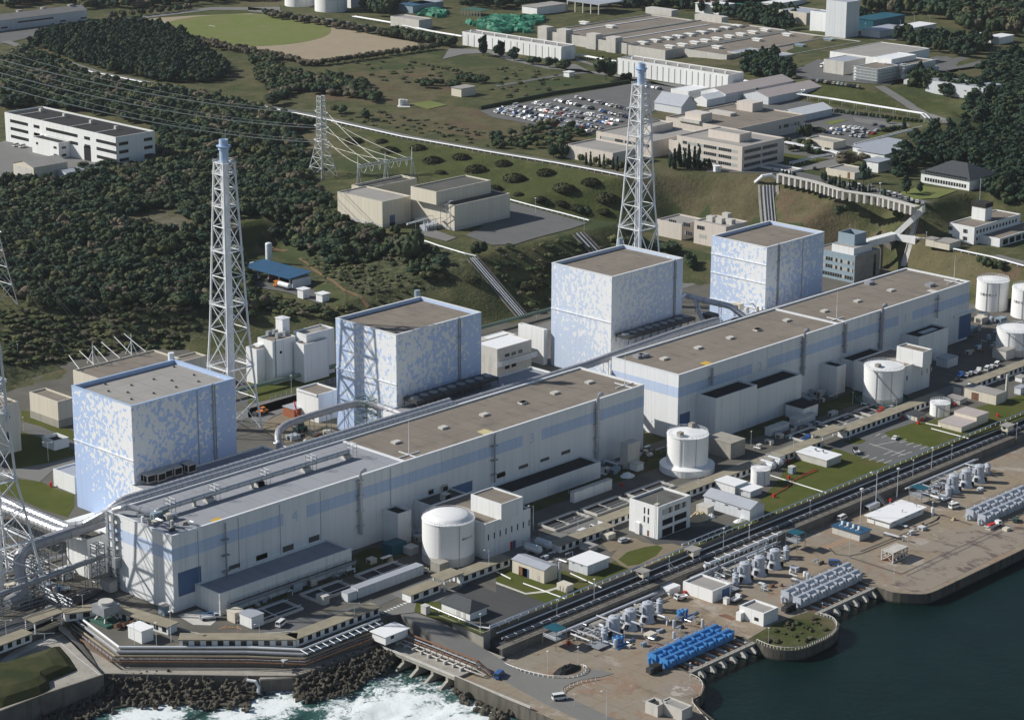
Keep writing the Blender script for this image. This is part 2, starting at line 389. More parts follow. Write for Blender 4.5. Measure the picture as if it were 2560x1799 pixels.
ZONES={
'dry':[zp('z',ZP,(830,255),(1010,235),(1200,270),(1330,312),(1320,330),(1180,330),(1000,300),(900,285)),zp('z',ZP,(480,150),(700,170),(960,150),(1040,195),(930,240),(700,220)),
  [tuple(qt('z',x,y))for x,y in((1482,395),(1700,402),(1690,500),(1600,500),(1575,470),(1530,480))],[tuple(qt('z',x,y))for x,y in((1745,415),(2020,500),(1990,560),(1850,560),(1745,500))],
  zp('d',ZP,(0,640),(330,690),(300,730),(0,690)),[tuple(qt('h',x,y))for x,y in((1250,540),(1700,610),(2258,760),(2258,830),(1820,880),(1280,730))]],
'lush':[[tuple(qt('z',x,y))for x,y in((820,300),(1100,350),(1390,400),(1470,420),(1440,490),(1290,490),(1140,450),(1000,400),(900,380))],
  [tuple(qt('d',x,y))for x,y in((530,660),(900,700),(1150,760),(1400,930),(1000,880),(480,790))],[tuple(qt('d',x,y))for x,y in((1150,710),(1900,860),(1750,990),(1500,900))],
  zp('z',ZP,(250,35),(430,25),(640,25),(600,40),(430,38),(330,55)),[tuple(qt('z',x,y))for x,y in((600,490),(605,520),(540,580),(530,500))]],
'bare':[[tuple(qt('z',x,y))for x,y in((270,497),(370,465),(440,500),(450,520),(380,520))],[tuple(qt('z',x,y))for x,y in((0,345),(160,345),(170,400),(0,420))]],
'wild':[[tuple(qt('z',x,y))for x,y in((720,560),(950,540),(1060,580),(1000,640),(900,690),(800,690),(690,610))],[(98,241),(161,262),(215,230),(230,260),(190,290),(100,310),(60,270)]],
}
NM=vnoise(GX/14,GY/14)*6-3
cover={}
for k,polys in ZONES.items():
 m=np.zeros(GX.shape)
 for p in polys:m=np.maximum(m,inpoly(GX+NM,GY-NM,p).astype(float))
 cover[k]=m
def build_terrain():
 nx,ny=GX.shape;V=np.stack([GX,GY,GZ],-1).reshape(-1,3)
 I=np.arange(nx*ny).reshape(nx,ny)
 F=np.stack([I[:-1,:-1],I[1:,:-1],I[1:,1:],I[:-1,1:]],-1).reshape(-1,4)
 cx,cy=V[F[:,0],0],V[F[:,0],1]
 F=F[~(((cx<505)&(cy<92))|(cy<-30)&(cx<560))]
 return mesh_np('terrain',V,F)
def mesh_np(name,V,F,mi=None):
 me=bpy.data.meshes.new(name);n=F.shape[1]
 me.vertices.add(len(V));me.vertices.foreach_set('co',np.asarray(V,np.float32).ravel())
 me.loops.add(F.size);me.loops.foreach_set('vertex_index',F.ravel().astype(np.int32))
 me.polygons.add(len(F));me.polygons.foreach_set('loop_start',np.arange(0,F.size,n,dtype=np.int32))
 if mi is not None:me.polygons.foreach_set('material_index',mi.astype(np.int32))
 me.update(calc_edges=True);me.validate()
 return me
tm=build_terrain()
for k,m in cover.items():
 a=tm.attributes.new(k,'FLOAT','POINT');a.data.foreach_set('value',m.ravel().astype(np.float32))
tm.polygons.foreach_set('use_smooth',[True]*len(tm.polygons))
def terrain_mat():
 t=NT('ground_cover');big=t.noise(.012,5,.6);mid=t.noise(.09,5,.65);sm=t.noise(.7,3,.6)
 def at_(k):
  nd=t.n('Attribute');nd.attribute_name=k;f=nd.outputs['Fac']
  return t.ramp(t.math('ADD',f,t.math('MULTIPLY',t.math('SUBTRACT',mid,.5),.5)),.3,.7)
 base=t.mix(t.ramp(mid,.35,.68),(.060,.072,.030),(.115,.108,.052));base=t.mix(t.ramp(big,.5,.65),base,(.125,.108,.06));base=t.mix(t.ramp(t.noise(.02,4,.6,stretch=(1,.4,1)),.55,.62),base,(.056,.072,.03))
 dry=t.mix(t.ramp(mid,.35,.7),(.098,.088,.046),(.138,.118,.066));dry=t.mix(t.math('MULTIPLY',t.ramp(t.noise(.035,5,.7,stretch=(1,.6,1)),.5,.62),.75),dry,(.125,.082,.056));dry=t.mix(t.math('MULTIPLY',t.ramp(t.noise(.16,4,.7),.55,.72),.6),dry,(.06,.072,.03));lush=t.mix(t.ramp(mid,.4,.75),(.062,.076,.025),(.09,.098,.034))
 bare=t.mix(t.ramp(mid,.4,.7),(.15,.135,.10),(.085,.085,.045));wild=t.mix(t.ramp(t.noise(.28,5,.7),.38,.62),(.034,.044,.020),(.108,.110,.058))
 for k,c in(('wild',wild),('lush',lush),('dry',dry),('bare',bare)):base=t.mix(at_(k),base,c)
 clump=t.noise(.22,5,.75);base=t.mix(t.math('MULTIPLY',t.ramp(clump,.54,.7),.5),base,(.035,.047,.020))
 col=t.mix(t.math('MULTIPLY',t.ramp(sm,.45,.75),.45),base,t.mix(.5,base,(.02,.024,.012)))
 t.bump(t.math('ADD',sm,t.math('MULTIPLY',mid,2.0)),.55,.8)
 return t.done(col,.95,spec=.1)
M['terrain']=terrain_mat()
tm.materials.append(M['terrain'])
terrain=bpy.data.objects.new('terrain',tm);COL.objects.link(terrain);tag(terrain,kind='structure',label='grassy hillside and plateau inland of the power plant')
def lawn_mat(name,a,b,c):
 t=NT(name);mid=t.noise(.12,5,.6);sm=t.noise(1.1,3,.6);pt=t.noise(.05,4,.6)
 col=t.mix(t.ramp(mid,.35,.7),a,b);col=t.mix(t.math('MULTIPLY',t.ramp(pt,.5,.68),.7),col,c);col=t.mix(t.math('MULTIPLY',sm,.35),col,sc(a,.5))
 t.bump(sm,.3,.3);return t.done(col,.95,spec=.1)
M['lawn']=lawn_mat('lawn_grass',(.075,.092,.020),(.098,.108,.028),(.118,.102,.042))
M['lawn_rough']=lawn_mat('rough_grass',(.055,.068,.022),(.105,.105,.045),(.15,.12,.075))
M['field']=lawn_mat('playing_field_grass',(.155,.185,.055),(.185,.205,.075),(.21,.19,.09))
# yard, berm road, quay, sea
def struct(name,mb,mat,label=None,**kw):return mb.build(name,mat,kind='structure',label=label)
yard_poly=[(-300,16.2),(-56,15.2),(-41,18),(-30,18.6)]
for c,x,y in(('m',640,770),('m',720,835),('m',975,1022),('m',2000,1022),('n',60,1035),('n',430,1045),('n',1050,800),('n',1130,775),('n',1240,757)):p=q(c,x,y);yard_poly.append((p.x,p.y))
yard_poly+=[(55.4,-55.1),(61.0,-83),(640,-83),(640,60),(560,60),(530,170),(430,175),(300,260),(100,262),(-300,340)]
SEAWALL=yard_poly[3:11]
struct('yard_ground',MB().prism(yard_poly,-10.5,0),M['dark_ground'],'dark paved yard of the plant')
def sheet(name,pts,mat,z=.05,label=None,z0=None):
 return struct(name,MB().prism(pts,(z0 if z0 is not None else z-.04),z),mat,label)
def sheetq(name,c,pts,mat,z=0.0,dz=.05,label=None):
 return sheet(name,[q(c,x,y,z)for x,y in pts],mat,z+dz,label)
struct('berm_road',MB().box(61.2,640,-91.2,-83.02,-10.5,-3),M['asph_d'],'sunken pipe road below the lawn')
struct('berm_ledge',MB().box(58,640,-91.6,-89.4,-3.1,-2.85),M['conc_d'],'stained concrete ledge beside the sunken road')
quay=[(36,-93),(34.6,-125.3),(34,-180),(62,-180),(74,-157),(80.1,-154.8),(85.8,-151.6),(89.2,-147),(90.6,-141.6),(91.4,-131.2),(124,-131.2),(124.1,-140.8),(123.5,-147.3),(125.5,-152.2),(129,-155),(134.1,-156),(145.1,-155.8),(152.5,-153.1),(157,-148),(156.9,-131.2),(190,-131.2),(190.2,-141.9),(190,-148.6),(194.2,-155.2),(198.4,-157.9),(209.7,-158.3),(640,-157.5),(640,-91.3),(61,-91.3),(58,-93)]
def quay_mat():
 t=NT('quay_paving');a=t.noise(.03,5,.6);b=t.noise(.25,4,.65);c=t.noise(.8,3,.6)
 col=t.mix(t.ramp(a,.35,.65),(.265,.235,.19),(.285,.225,.155));col=t.mix(t.math('MULTIPLY',t.ramp(b,.5,.75),.5),col,(.35,.30,.24))
 col=t.mix(t.math('MULTIPLY',t.ramp(t.noise(.12,5,.7),.55,.72),.55),col,(.10,.085,.07));col=t.mix(t.math('MULTIPLY',c,.25),col,(.12,.1,.08))
 o=t.xyz()
 for k in(0,1):
  fr=t.math('FRACT',t.math('DIVIDE',o[k],8.0));col=t.mix(t.math('MULTIPLY',t.math('LESS_THAN',fr,.025),.4),col,(.07,.06,.05))
 col=t.mix(t.math('MULTIPLY',t.ramp(t.noise(.055,6,.75,dist=1.0),.54,.62),.6),col,(.25,.15,.10));col=t.mix(t.math('MULTIPLY',t.ramp(t.noise(.09,6,.75,stretch=(1,.6,1)),.56,.66),.6),col,(.40,.36,.32))
 return t.done(col,.9,spec=.2)
M['quay']=quay_mat()
struct('quay',MB().prism(quay,-14,-6),M['quay'],'tan concrete quay deck along the intake basin')
def wall_mat():
 t=NT('tide_stained_concrete');o=t.xyz();n=t.noise(.5,4,.65,stretch=(1,1,.12))
 col=t.mix(t.ramp(n,.4,.7),(.13,.12,.10),(.06,.058,.05));col=t.mix(t.ramp(t.math('ADD',o[2],t.math('MULTIPLY',n,1.0)),-8.9,-8.1),(.018,.022,.016),col)
 return t.done(col,.9,spec=.2)
M['tidewall']=wall_mat()
def strip_wall(name,pts,z0,z1,th,mat,label,cat='wall',closed=False):
 mb=MB();n=len(pts);P=[Vector((p[0],p[1],0))for p in pts];off=[]
 for i in range(n):
  d=Vector((0,0,0))
  if i>0:d+=(P[i]-P[i-1]).normalized()
  if i<n-1:d+=(P[i+1]-P[i]).normalized()
  d.normalize();off.append(P[i]+Vector((d.y,-d.x,0))*th)
 for i in range(n-1):
  a,b,c,d=P[i],P[i+1],off[i+1],off[i]
  v=[(a.x,a.y,z0),(b.x,b.y,z0),(c.x,c.y,z0),(d.x,d.y,z0),(a.x,a.y,z1),(b.x,b.y,z1),(c.x,c.y,z1),(d.x,d.y,z1)]
  f=[(4,5,6,7),(3,2,6,7)]
  f+=[(0,1,5,4)]
  if i==0:f.append((0,3,7,4))
  if i==n-2:f.append((1,2,6,5))
  mb.add(v,f)
 o=mb.build(name,mat,label=label,cat=cat);return o
def smooth_line(pts,k=3):
 P=[Vector((p[0],p[1],p[2]if len(p)>2 else 0))for p in pts];out=[]
 for i in range(len(P)-1):
  p0=P[max(i-1,0)];p1=P[i];p2=P[i+1];p3=P[min(i+2,len(P)-1)]
  for j in range(k):
   s=j/k;out.append(.5*((2*p1)+(p2-p0)*s+(2*p0-5*p1+4*p2-p3)*s*s+(3*p1-p0-3*p2+p3)*s**3))
 out.append(P[-1]);return out
strip_wall('quay_wall',[p[:2]for p in smooth_line([(190.2,-131.2),(190.2,-141.9),(190,-148.6),(194.2,-155.2),(198.4,-157.9),(209.7,-158.3)])]+[(640,-157.6)],-14,-5.55,.35,M['tidewall'],'dark tide stained wall of the large loading quay','quay wall')
strip_wall('quay_wall',[p[:2]for p in smooth_line([(124,-131.2),(124.1,-140.8),(123.5,-147.3),(125.5,-152.2),(129,-155),(134.1,-156),(145.1,-155.8),(152.5,-153.1),(157,-148),(156.9,-131.2)])],-14,-5.7,.35,M['tidewall'],'rounded dark wall round the grassy quay tip between intakes','quay wall')
strip_wall('quay_wall',[p[:2]for p in smooth_line([(34,-180),(62,-180),(74,-157),(80.1,-154.8),(85.8,-151.6),(89.2,-147),(90.6,-141.6),(91.4,-131.2)])],-14,-5.7,.35,M['tidewall'],'rounded dark wall round the bare quay tip at the bottom','quay wall')
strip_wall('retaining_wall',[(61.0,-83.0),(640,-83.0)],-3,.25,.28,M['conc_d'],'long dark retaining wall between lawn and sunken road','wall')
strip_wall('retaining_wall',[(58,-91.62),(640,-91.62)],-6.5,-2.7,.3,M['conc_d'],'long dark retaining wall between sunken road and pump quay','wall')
def sea_mat():
 t=NT('sea_water');o=t.xyz();P=t.P()
 def blob(cx,cy,rx,ry):
  a=t.math('DIVIDE',t.math('SUBTRACT',o[0],cx),rx);b=t.math('DIVIDE',t.math('SUBTRACT',o[1],cy),ry)
  return t.math('SUBTRACT',1.0,t.math('SQRT',t.math('ADD',t.math('MULTIPLY',a,a),t.math('MULTIPLY',b,b))))
 f=blob(14,-105,26,50)
 for b in((-12,-62,14,12),(-38,-38,26,12),(8,-92,26,26),(-22,-60,30,9)):f=t.math('MAXIMUM',f,blob(*b))
 n1=t.noise(.10,6,.68,dist=1.2);n2=t.noise(.42,6,.72,dist=1.6);n3=t.noise(.05,4,.6)
 s=t.math('ADD',t.math('MULTIPLY',f,.62),t.math('ADD',t.math('MULTIPLY',t.math('SUBTRACT',n1,.5),1.5),t.math('MULTIPLY',t.math('SUBTRACT',n2,.5),1.3)))
 foam=t.math('MULTIPLY',t.ramp(s,.04,.36),t.ramp(f,-.08,.10))
 churn=t.ramp(f,-.25,.3)
 deep=t.mix(t.ramp(n3,.35,.65),(.0022,.0125,.0112),(.0032,.0165,.0145));turb=t.mix(n2,(.02,.065,.06),(.055,.13,.12))
 col=t.mix(foam,t.mix(churn,deep,turb),(.74,.78,.78))
 w1=t.noise(.55,4,.6,stretch=(1,.55,1));w2=t.noise(.10,4,.65)
 t.bump(t.math('ADD',t.math('MULTIPLY',w2,1.5),t.math('ADD',w1,t.math('MULTIPLY',s,.8))),.30,.5)
 return t.done(col,t.math('ADD',.26,t.math('MULTIPLY',foam,.6)),spec=.09)
M['sea']=sea_mat()
def sea_mesh():
 xs=np.concatenate([np.arange(-120,60,1.5),np.arange(60,700,20)]);ys=np.arange(-400,30,1.5)
 X,Y=np.meshgrid(xs,ys,indexing='ij')
 churn=np.clip(1-np.sqrt(((X-8)/45)**2+((Y+85)/60)**2),0,1)
 Z=-9.5+(vnoise(X/7,Y/7)-.5)*.5*(0.15+churn*2)+(vnoise(X/2.5+9,Y/2.5)-.5)*.5*churn*1.6
 nx,ny=X.shape;I=np.arange(nx*ny).reshape(nx,ny)
 return mesh_np('sea',np.stack([X,Y,Z],-1).reshape(-1,3),np.stack([I[:-1,:-1],I[1:,:-1],I[1:,1:],I[:-1,1:]],-1).reshape(-1,4))
sm_=sea_mesh();sm_.materials.append(M['sea']);sm_.polygons.foreach_set('use_smooth',[True]*len(sm_.polygons))
sea=bpy.data.objects.new('sea',sm_);COL.objects.link(sea);tag(sea,kind='structure',label='dark teal sea with white foam at the outfall')
# generic buildings
def solve(F,R,L,z0=0.0,base=None,h=None):
 if base is not None:
  b=q(base[0],base[1],base[2],z0);x0,y0=b.x,b.y;h=hz(F[0],F[1],F[2],b)-z0
 else:
  b=q(F[0],F[1],F[2],z0+h);x0,y0=b.x,b.y
 x1=R if isinstance(R,(int,float))else q(R[0],R[1],R[2],z0+h).x
 y1=L if isinstance(L,(int,float))else q(L[0],L[1],L[2],z0+h).y
 return x0,x1,y0,y1,h
def block(root,x0,x1,y0,y1,z0,z1,wall,roof,par=.6,th=.45,name='wall',rname='roof'):
 m=MB();zr=z1-par
 v=[(x0,y0,z0),(x1,y0,z0),(x1,y1,z0),(x0,y1,z0),(x0,y0,z1),(x1,y0,z1),(x1,y1,z1),(x0,y1,z1)]
 a,b,c,d=x0+th,x1-th,y0+th,y1-th
 v+=[(a,c,z1),(b,c,z1),(b,d,z1),(a,d,z1),(a,c,zr-.2),(b,c,zr-.2),(b,d,zr-.2),(a,d,zr-.2)]
 f=[(0,1,5,4),(1,2,6,5),(2,3,7,6),(3,0,4,7)]
 for i in range(4):j=(i+1)%4;f+=[(4+i,4+j,8+j,8+i),(8+i,8+j,12+j,12+i)]
 m.add(v,f);wo=m.build(name,wall,root)
 ro=MB().box(a-.1,b+.1,c-.1,d+.1,zr-.25,zr,bottom=False).build(rname,roof,root)
 return wo,ro
def bld(name,label,cat,F,R,L,z0=0.0,base=None,h=None,wall='white',roof='roof',par=.6,group=None,sink=0.0,th=.45):
 x0,x1,y0,y1,h=solve(F,R,L,z0,base,h)
 r=thing(name,label,cat,(x0,y0,z0),group)
 block(r,x0,x1,y0,y1,z0-sink,z0+h,M[wall],M[roof],par,th)
 return r,(x0,x1,y0,y1,z0,h)
def bldw(name,label,cat,x0,x1,y0,y1,z0,h,wall='white',roof='roof',par=.6,group=None,sink=0.0,th=.45):
 r=thing(name,label,cat,(x0,y0,z0),group)
 block(r,x0,x1,y0,y1,z0-sink,z0+h,M[wall],M[roof],par,th);return r,(x0,x1,y0,y1,z0,h)
def win(root,D,side,a,b,za,zb,mat='glass',name='window',out=.06,frame=None):
 x0,x1,y0,y1,z0,h=D;m=MB()
 if side=='l':m.box(x0-out,x0+.05,y0+a,y0+b,z0+za,z0+zb)
 elif side=='r':m.box(x0+a,x0+b,y0-out,y0+.05,z0+za,z0+zb)
 return m.build(name,M[mat],root)
def wins(root,D,side,n,a,b,wdt,rows,mat='glass',name='window'):
 for za,zb in rows:
  for i in range(n):
   c=a+(b-a)*(i+.5)/n;win(root,D,side,c-wdt/2,c+wdt/2,za,zb,mat,name)
def gbld(name,label,cat,x0,x1,y0,y1,z0,ze,zr,axis='x',wall='pale',roof='roof_g',group=None,over=.4):
 r=thing(name,label,cat,(x0,y0,z0),group);m=MB()
 if axis=='x':
  ym=(y0+y1)/2;k=.12
  v=[(x0,y0,z0),(x1,y0,z0),(x1,y1,z0),(x0,y1,z0),(x0,y0,z0+ze-k),(x1,y0,z0+ze-k),(x1,y1,z0+ze-k),(x0,y1,z0+ze-k),(x0,ym,z0+zr-k),(x1,ym,z0+zr-k)]
  f=[(0,1,5,4),(2,3,7,6),(1,2,6,9,5),(3,0,4,8,7)]
 else:
  xm=(x0+x1)/2;k=.12
  v=[(x0,y0,z0),(x1,y0,z0),(x1,y1,z0),(x0,y1,z0),(x0,y0,z0+ze-k),(x1,y0,z0+ze-k),(x1,y1,z0+ze-k),(x0,y1,z0+ze-k),(xm,y0,z0+zr-k),(xm,y1,z0+zr-k)]
  f=[(1,2,6,5),(3,0,4,7),(0,1,5,8,4),(2,3,7,9,6)]
 m.add(v,f).build('wall',M[wall],r)
 MB().gable(x0,x1,y0,y1,0,z0+ze,z0+zr,axis,over).build('roof',M[roof],r)
 return r,(x0,x1,y0,y1,z0,ze)
def hut(name,label,cat,x0,x1,y0,y1,z0,h,wall='white',roof='roof_w',over=.5,group=None,th=.25):
 r=thing(name,label,cat,(x0,y0,z0),group)
 MB().box(x0,x1,y0,y1,z0,z0+h-th).build('wall',M[wall],r)
 MB().box(x0-over,x1+over,y0-over,y1+over,z0+h-th+.003,z0+h).build('roof',M[roof],r)
 return r,(x0,x1,y0,y1,z0,h)
def hutq(name,label,cat,c,F,R,L,base,z0,wall='white',roof='roof_w',over=.5,h=None,group=None):
 x0,x1,y0,y1,h=solve((c,)+F,(c,)+R,(c,)+L,z0,(c,)+base if base else None,h)
 return hut(name,label,cat,x0,x1,y0,y1,z0,h,wall,roof,over,group)
# reactor buildings
REACT=[('reactor_building',38.0,84.8,69.5,104.4,46.0,'pale blue cube with white flecks nearest the camera, leftmost of the four','roof_l',3.1,(.43,.55,.79)),
  ('reactor_building',165.5,212.5,69.5,104.4,46.0,'pale blue flecked cube with a lattice stack shadow across its sunlit side','roof',11.7,(.46,.57,.78)),
  ('reactor_building',291.5,338.5,69.5,104.4,46.0,'paler blue flecked cube in front of the farther lattice stack','roof',23.9,(.54,.62,.76)),
  ('reactor_building',380.7,423.4,56.1,87.8,45.6,'smallest and farthest blue flecked cube, beside the teal office block','roof',37.3,(.48,.58,.77))]
for i,(nm,x0,x1,y0,y1,h,lab,roof,sd,blue)in enumerate(REACT):
 r=thing(nm,lab,'reactor building',(x0,y0,0),'blue flecked reactor buildings')
 wo,ro=block(r,x0,x1,y0,y1,0,h,reactor_mat('flecked_cladding_%d'%i,h,blue=blue,seed=sd),M[roof],1.3,.7)
 m=MB()
 for a,b,c,d in((x0-.1,x1+.1,y0-.1,y0+.75),(x0-.1,x1+.1,y1-.75,y1+.1),(x0-.1,x0+.75,y0+.75,y1-.75),(x1-.75,x1+.1,y0+.75,y1-.75)):m.box(a,b,c,d,h+.003,h+.22)
 m.build('coping',M['steel_b']if i==0 else M['steel'],r)
 zs=(h*.56,)if i<3 else(h*.36,h*.63,h*.82)
 for zl in zs[:3]:MB().box(x0-.35,x0+.05,y0-.1,y1,zl,zl+.3).build('ledge',M['steel'],r)
 xp=x0+(x1-x0)*(.77,.72,.87,.19)[i]
 m=MB();m.box(xp,xp+.5,y0-.45,y0+.05,2,h+.6);m.box(xp+1.2,xp+1.4,y0-.3,y0+.05,8,h-.5)
 for zl in(h*.45,h*.64,h*.83):m.box(xp-.7,xp+1.6,y0-.6,y0+.02,zl,zl+.25)
 m.build('cable_riser',M['steel_g'],r)
 if i in(0,3):MB().box(x0+(x1-x0)*.62,x0+(x1-x0)*.63,y0-.12,y0+.05,1,h-.6).build('joint_cover',M['steel_g'],r)
for(c,x,y,yb,lab)in(('i',1379,5,40,'white vent pipe behind the nearest reactor roof'),('f',1365,920,975,'pale green vent pipe behind the second reactor roof'),('g',1003,500,560,'teal vent pipe behind the third reactor roof')):
 i={'i':0,'f':1,'g':2}[c];_,X0,X1,Y0,Y1,H=REACT[i][:6]
 p=qy(c,x,y,Y1+1.5);MB().cyl(p.x,Y1+1.5,0,p.z,1.2,n=14).build('vent_pipe',M['steel']if i==0 else M['teal_wall'],label=lab,cat='pipe',group='vent pipes behind reactors')
# turbine halls
def digits(root,txt,x,z,hgt,mat):
 cu=bpy.data.curves.new('number','FONT');cu.body=txt;cu.size=hgt*1.38;cu.extrude=.03;cu.align_x='CENTER'
 o=bpy.data.objects.new('number',cu);COL.objects.link(o);me=bpy.data.meshes.new_from_object(o);bpy.data.objects.remove(o)
 me.materials.append(mat);o=bpy.data.objects.new('number',me);COL.objects.link(o);o.parent=root
 w0=root['_w'];o.location=(x-w0[0],-.05+ROOTY-w0[1],z-w0[2]);o.rotation_euler=(math.radians(90),0,0);return o
def hall(nm,lab,x0,x1,y0,y1,h,xs,roofs,nums,z_band=(17.7,21.9)):
 global ROOTY
 r=thing(nm,lab,'turbine hall',(x0,y0,0),'long turbine halls');ROOTY=y0
 block(r,x0,x1,y0,y1,0,h,M['white'],M[roofs[0]],.5,.8)
 m=MB();m.box(xs+.3,x1-.7,y0+.7,y1-.7,h-.5,h-.46);m.build('roof',M[roofs[1]],r)
 if roofs[0]!=roofs[1]:MB().box(xs-.8,xs+.3,y0+.8,y1-.8,h-.6,h-.1).build('roof_seam',M['steel'],r)
 gaps=sorted([(n-5.2,n+5.2)for n,_ in nums]);a=x0
 for g0,g1 in gaps+[(x1+1,0)]:
  if g0>a:MB().box(a+.02,min(g0,x1)-.02,y0-.05,y0+.02,z_band[0],z_band[1]).build('blue_band',M['blue_panel'],r)
  a=g1
 MB().box(x0-.05,x0+.02,y0+.02,y1,z_band[0],z_band[1]).build('blue_band',M['blue_panel'],r)
 for n,tx in nums:digits(r,tx,n,z_band[0]+.1,z_band[1]-z_band[0]-.2,M['blue_panel'])
 m=MB()
 for a,b,c,d in((x0-.1,x1+.1,y0-.12,y0+.8),(x0-.1,x1+.1,y1-.8,y1+.12),(x0-.1,x0+.8,y0+.8,y1-.8),(x1-.8,x1+.1,y0+.8,y1-.8)):m.box(a,b,c,d,h+.003,h+.18)
 m.build('coping',M['steel'],r)
 return r,(x0,x1,y0,y1,0,h)
XS34=qy('j',1280,880,0).x
T34,D34=hall('turbine_hall','long pale hall numbered 4 and 3 with a blue band, nearest',0,232.4,0,33.8,26.4,XS34,('roof_b','roof'),[(qy('j',378,1270,0).x,'4'),(qy('k',290,640,0).x,'3')])
XS12=q('h',250,1065,27.1).x
T12,D12=hall('turbine_hall','farther long pale hall numbered 2 and 1 with a blue band',250,455.7,-2.7,32.4,27.0,XS12,('roof','roof'),[(qy('l',130,55,-2.7).x,'2'),(qy('h',1305,1085,-2.7).x,'1')])
MB().box(XS12-.7,XS12+.7,-1.9,31.6,26.4,26.95).build('roof_seam',M['steel'],T12)
def hatch(root,c,x,y,z,s=(3.2,2.4),mat='conc_w',hh=.7):
 p=q(c,x,y,z);MB().box(p.x-s[0]/2,p.x+s[0]/2,p.y-s[1]/2,p.y+s[1]/2,z-.05,z+hh).build('roof_hatch',M[mat],root)
for c,x,y in(('j',1195,730),('j',1575,612),('j',1905,508),('j',2215,412),('k',475,333),('k',218,412),('k',752,247)):hatch(T34,c,x,y,26.0)
for c,x,y in(('k',1357,57),('g',1632,1388),('g',1890,1308),('g',2107,1243),('h',108,1243),('h',345,1167),('h',650,1092),('h',915,1012),('h',1185,925)):hatch(T12,c,x,y,26.6)
for c,x,y in(('h',1010,870),('h',1500,885),('g',1150,1460),('g',1190,1455)):hatch(T12,c,x,y,26.6,(4,3),'galv_d',1.2)
for root,c,pts,mat,z in((T34,'i',((1690,1355),(1755,1328),(1812,1342),(1738,1378)),'yellow',26.0),(T34,'j',((1845,640),(1905,618),(1985,640),(1910,668)),'pale_yellow',26.0),(T12,'g',((1640,1510),(1690,1490),(1745,1505),(1690,1525)),'yellow',26.6),(T12,'h',((1470,925),(1500,912),(1570,925),(1515,940)),'conc_w',26.6)):
 MB().flat([q(c,x,y,z+.06)for x,y in pts]).build('roof_patch',M[mat],root)
for root,c,x,y,z,hh in((T34,'j',1298,830,26.0,15),(T34,'k',1037,272,26.0,13),(T12,'h',745,1158,26.6,13),(T12,'h',1692,855,26.6,13)):
 p=q(c,x,y,z);m=MB().tube([p,p+Vector((0,0,hh*.35)),p+Vector((0,0,hh))],[.16,.12,.05],6)
 for a in(0,1,2,3):d=Vector((math.cos(a*math.pi/2),math.sin(a*math.pi/2),0))*5;m.box(min(p.x,p.x+d.x)-.15,max(p.x,p.x+d.x)+.15,min(p.y,p.y+d.y)-.15,max(p.y,p.y+d.y)+.15,z,z+.35)
 m.build('lightning_mast',M['steel'],root)
def riser(root,c,x,ytop,ybot,y0,r_,elbow,mat,ztop):
 p=qy(c,x,ytop,y0-1.0);zb=max(0,qy(c,x,ybot,y0-1.0).z);m=MB()
 pts=[(p.x,y0-1.0,zb),(p.x,y0-1.0,ztop)]
 if elbow:pts+=[(p.x+.4,y0-1,ztop+1.0),(p.x+1.4,y0-1,ztop+1.4),(p.x+2.6,y0-.9,ztop+1.2)]
 m.tube(pts,r_,10)
 for zz in np.arange(zb+3,ztop-1,5.5):m.box(p.x-1.4,p.x+1.4,y0-1.5,y0+.02,zz,zz+.25)
 m.build('duct_riser',M[mat],root,smooth=False)
riser(T34,'j',905,1000,1470,0,.65,True,'galv',27.2)
riser(T34,'k',822,370,860,0,.75,True,'galv',27.4)
riser(T34,'j',1990,640,1050,0,.35,False,'steel_g',26.9)
riser(T34,'i',1815,1360,1840,0,.3,False,'steel_g',26)
riser(T12,'h',490,1275,1600,-2.7,.75,True,'galv_d',27.8)
riser(T12,'h',1120,1050,1400,-2.7,.8,True,'galv_d',27.8)
riser(T12,'h',825,1165,1420,-2.7,.6,False,'galv_d',27)
riser(T12,'h',1570,930,1140,-2.7,.35,False,'galv_d',26)
riser(T12,'k',1747,85,265,-2.7,.5,False,'galv_d',26)
for c,x0_,x1_ in(('j',257,0),('j',585,0),('j',1152,0),('m',1600,0),('m',1928,0)):
 p=qy(c,x0_,1350 if c=='j' else 300,0);MB().box(p.x-.1,p.x+.1,-.1,.02,3,25.5).build('joint_cover',M['steel_g'],T34)
for c,xa,ya,xb,yb in(('m',1845,345,1935,405),('m',2068,265,2155,330),('n',65,262,155,330),('n',280,190,367,262),('n',490,115,575,185),('k',5,965,75,1015),('k',183,895,257,945),('k',357,840,428,888),('k',527,780,597,830),('j',2008,955,2070,1020)):
 a=qy(c,xa,(ya+yb)/2,0);b=qy(c,xb,(ya+yb)/2,0);zt=qy(c,(xa+xb)/2,ya,0).z;zb=qy(c,(xa+xb)/2,yb,0).z
 MB().box(a.x,b.x,-.12,.03,min(zb,zt)+.6,max(zb,zt)-.6).build('louvre',M['louvre'],T34)
win(T34,D34,'r',2.0,11.5,5.0,13.2,'blue_door','shutter_door');win(T34,D34,'r',2.0,11.8,0.1,4.6,'white','barrier')
p=qy('j',1730,1090,0);win(T34,D34,'r',p.x-6,p.x+5,5,11,'blue_door','shutter_door')
win(T12,D12,'r',1.2,7.5,0.2,10.5,'blue_door','shutter_door')
a=qy('h',1735,1180,-2.7);win(T12,D12,'r',a.x-250,a.x-250+9.5,1,12,'blue_door','shutter_door');MB().box(a.x-5,a.x+11.5,-3.6,-2.68,12.3,13.4).build('door_hood',M['white_b'],T12)
def annex(lab,y1,F,R,h=None,base=None,roof='roof_d',wall='white_b',L=None,z0=0.0,par=.7,name='annex_building'):
 return bld(name,lab,'annex',F,R,y1 if L is None else L,z0,base,h,wall,roof,par)
annex('low grey roofed annex along the foot of the hall numbered 4',-.03,('m',1772,597),('n',828,225),base=('m',1778,775),roof='roof_b')
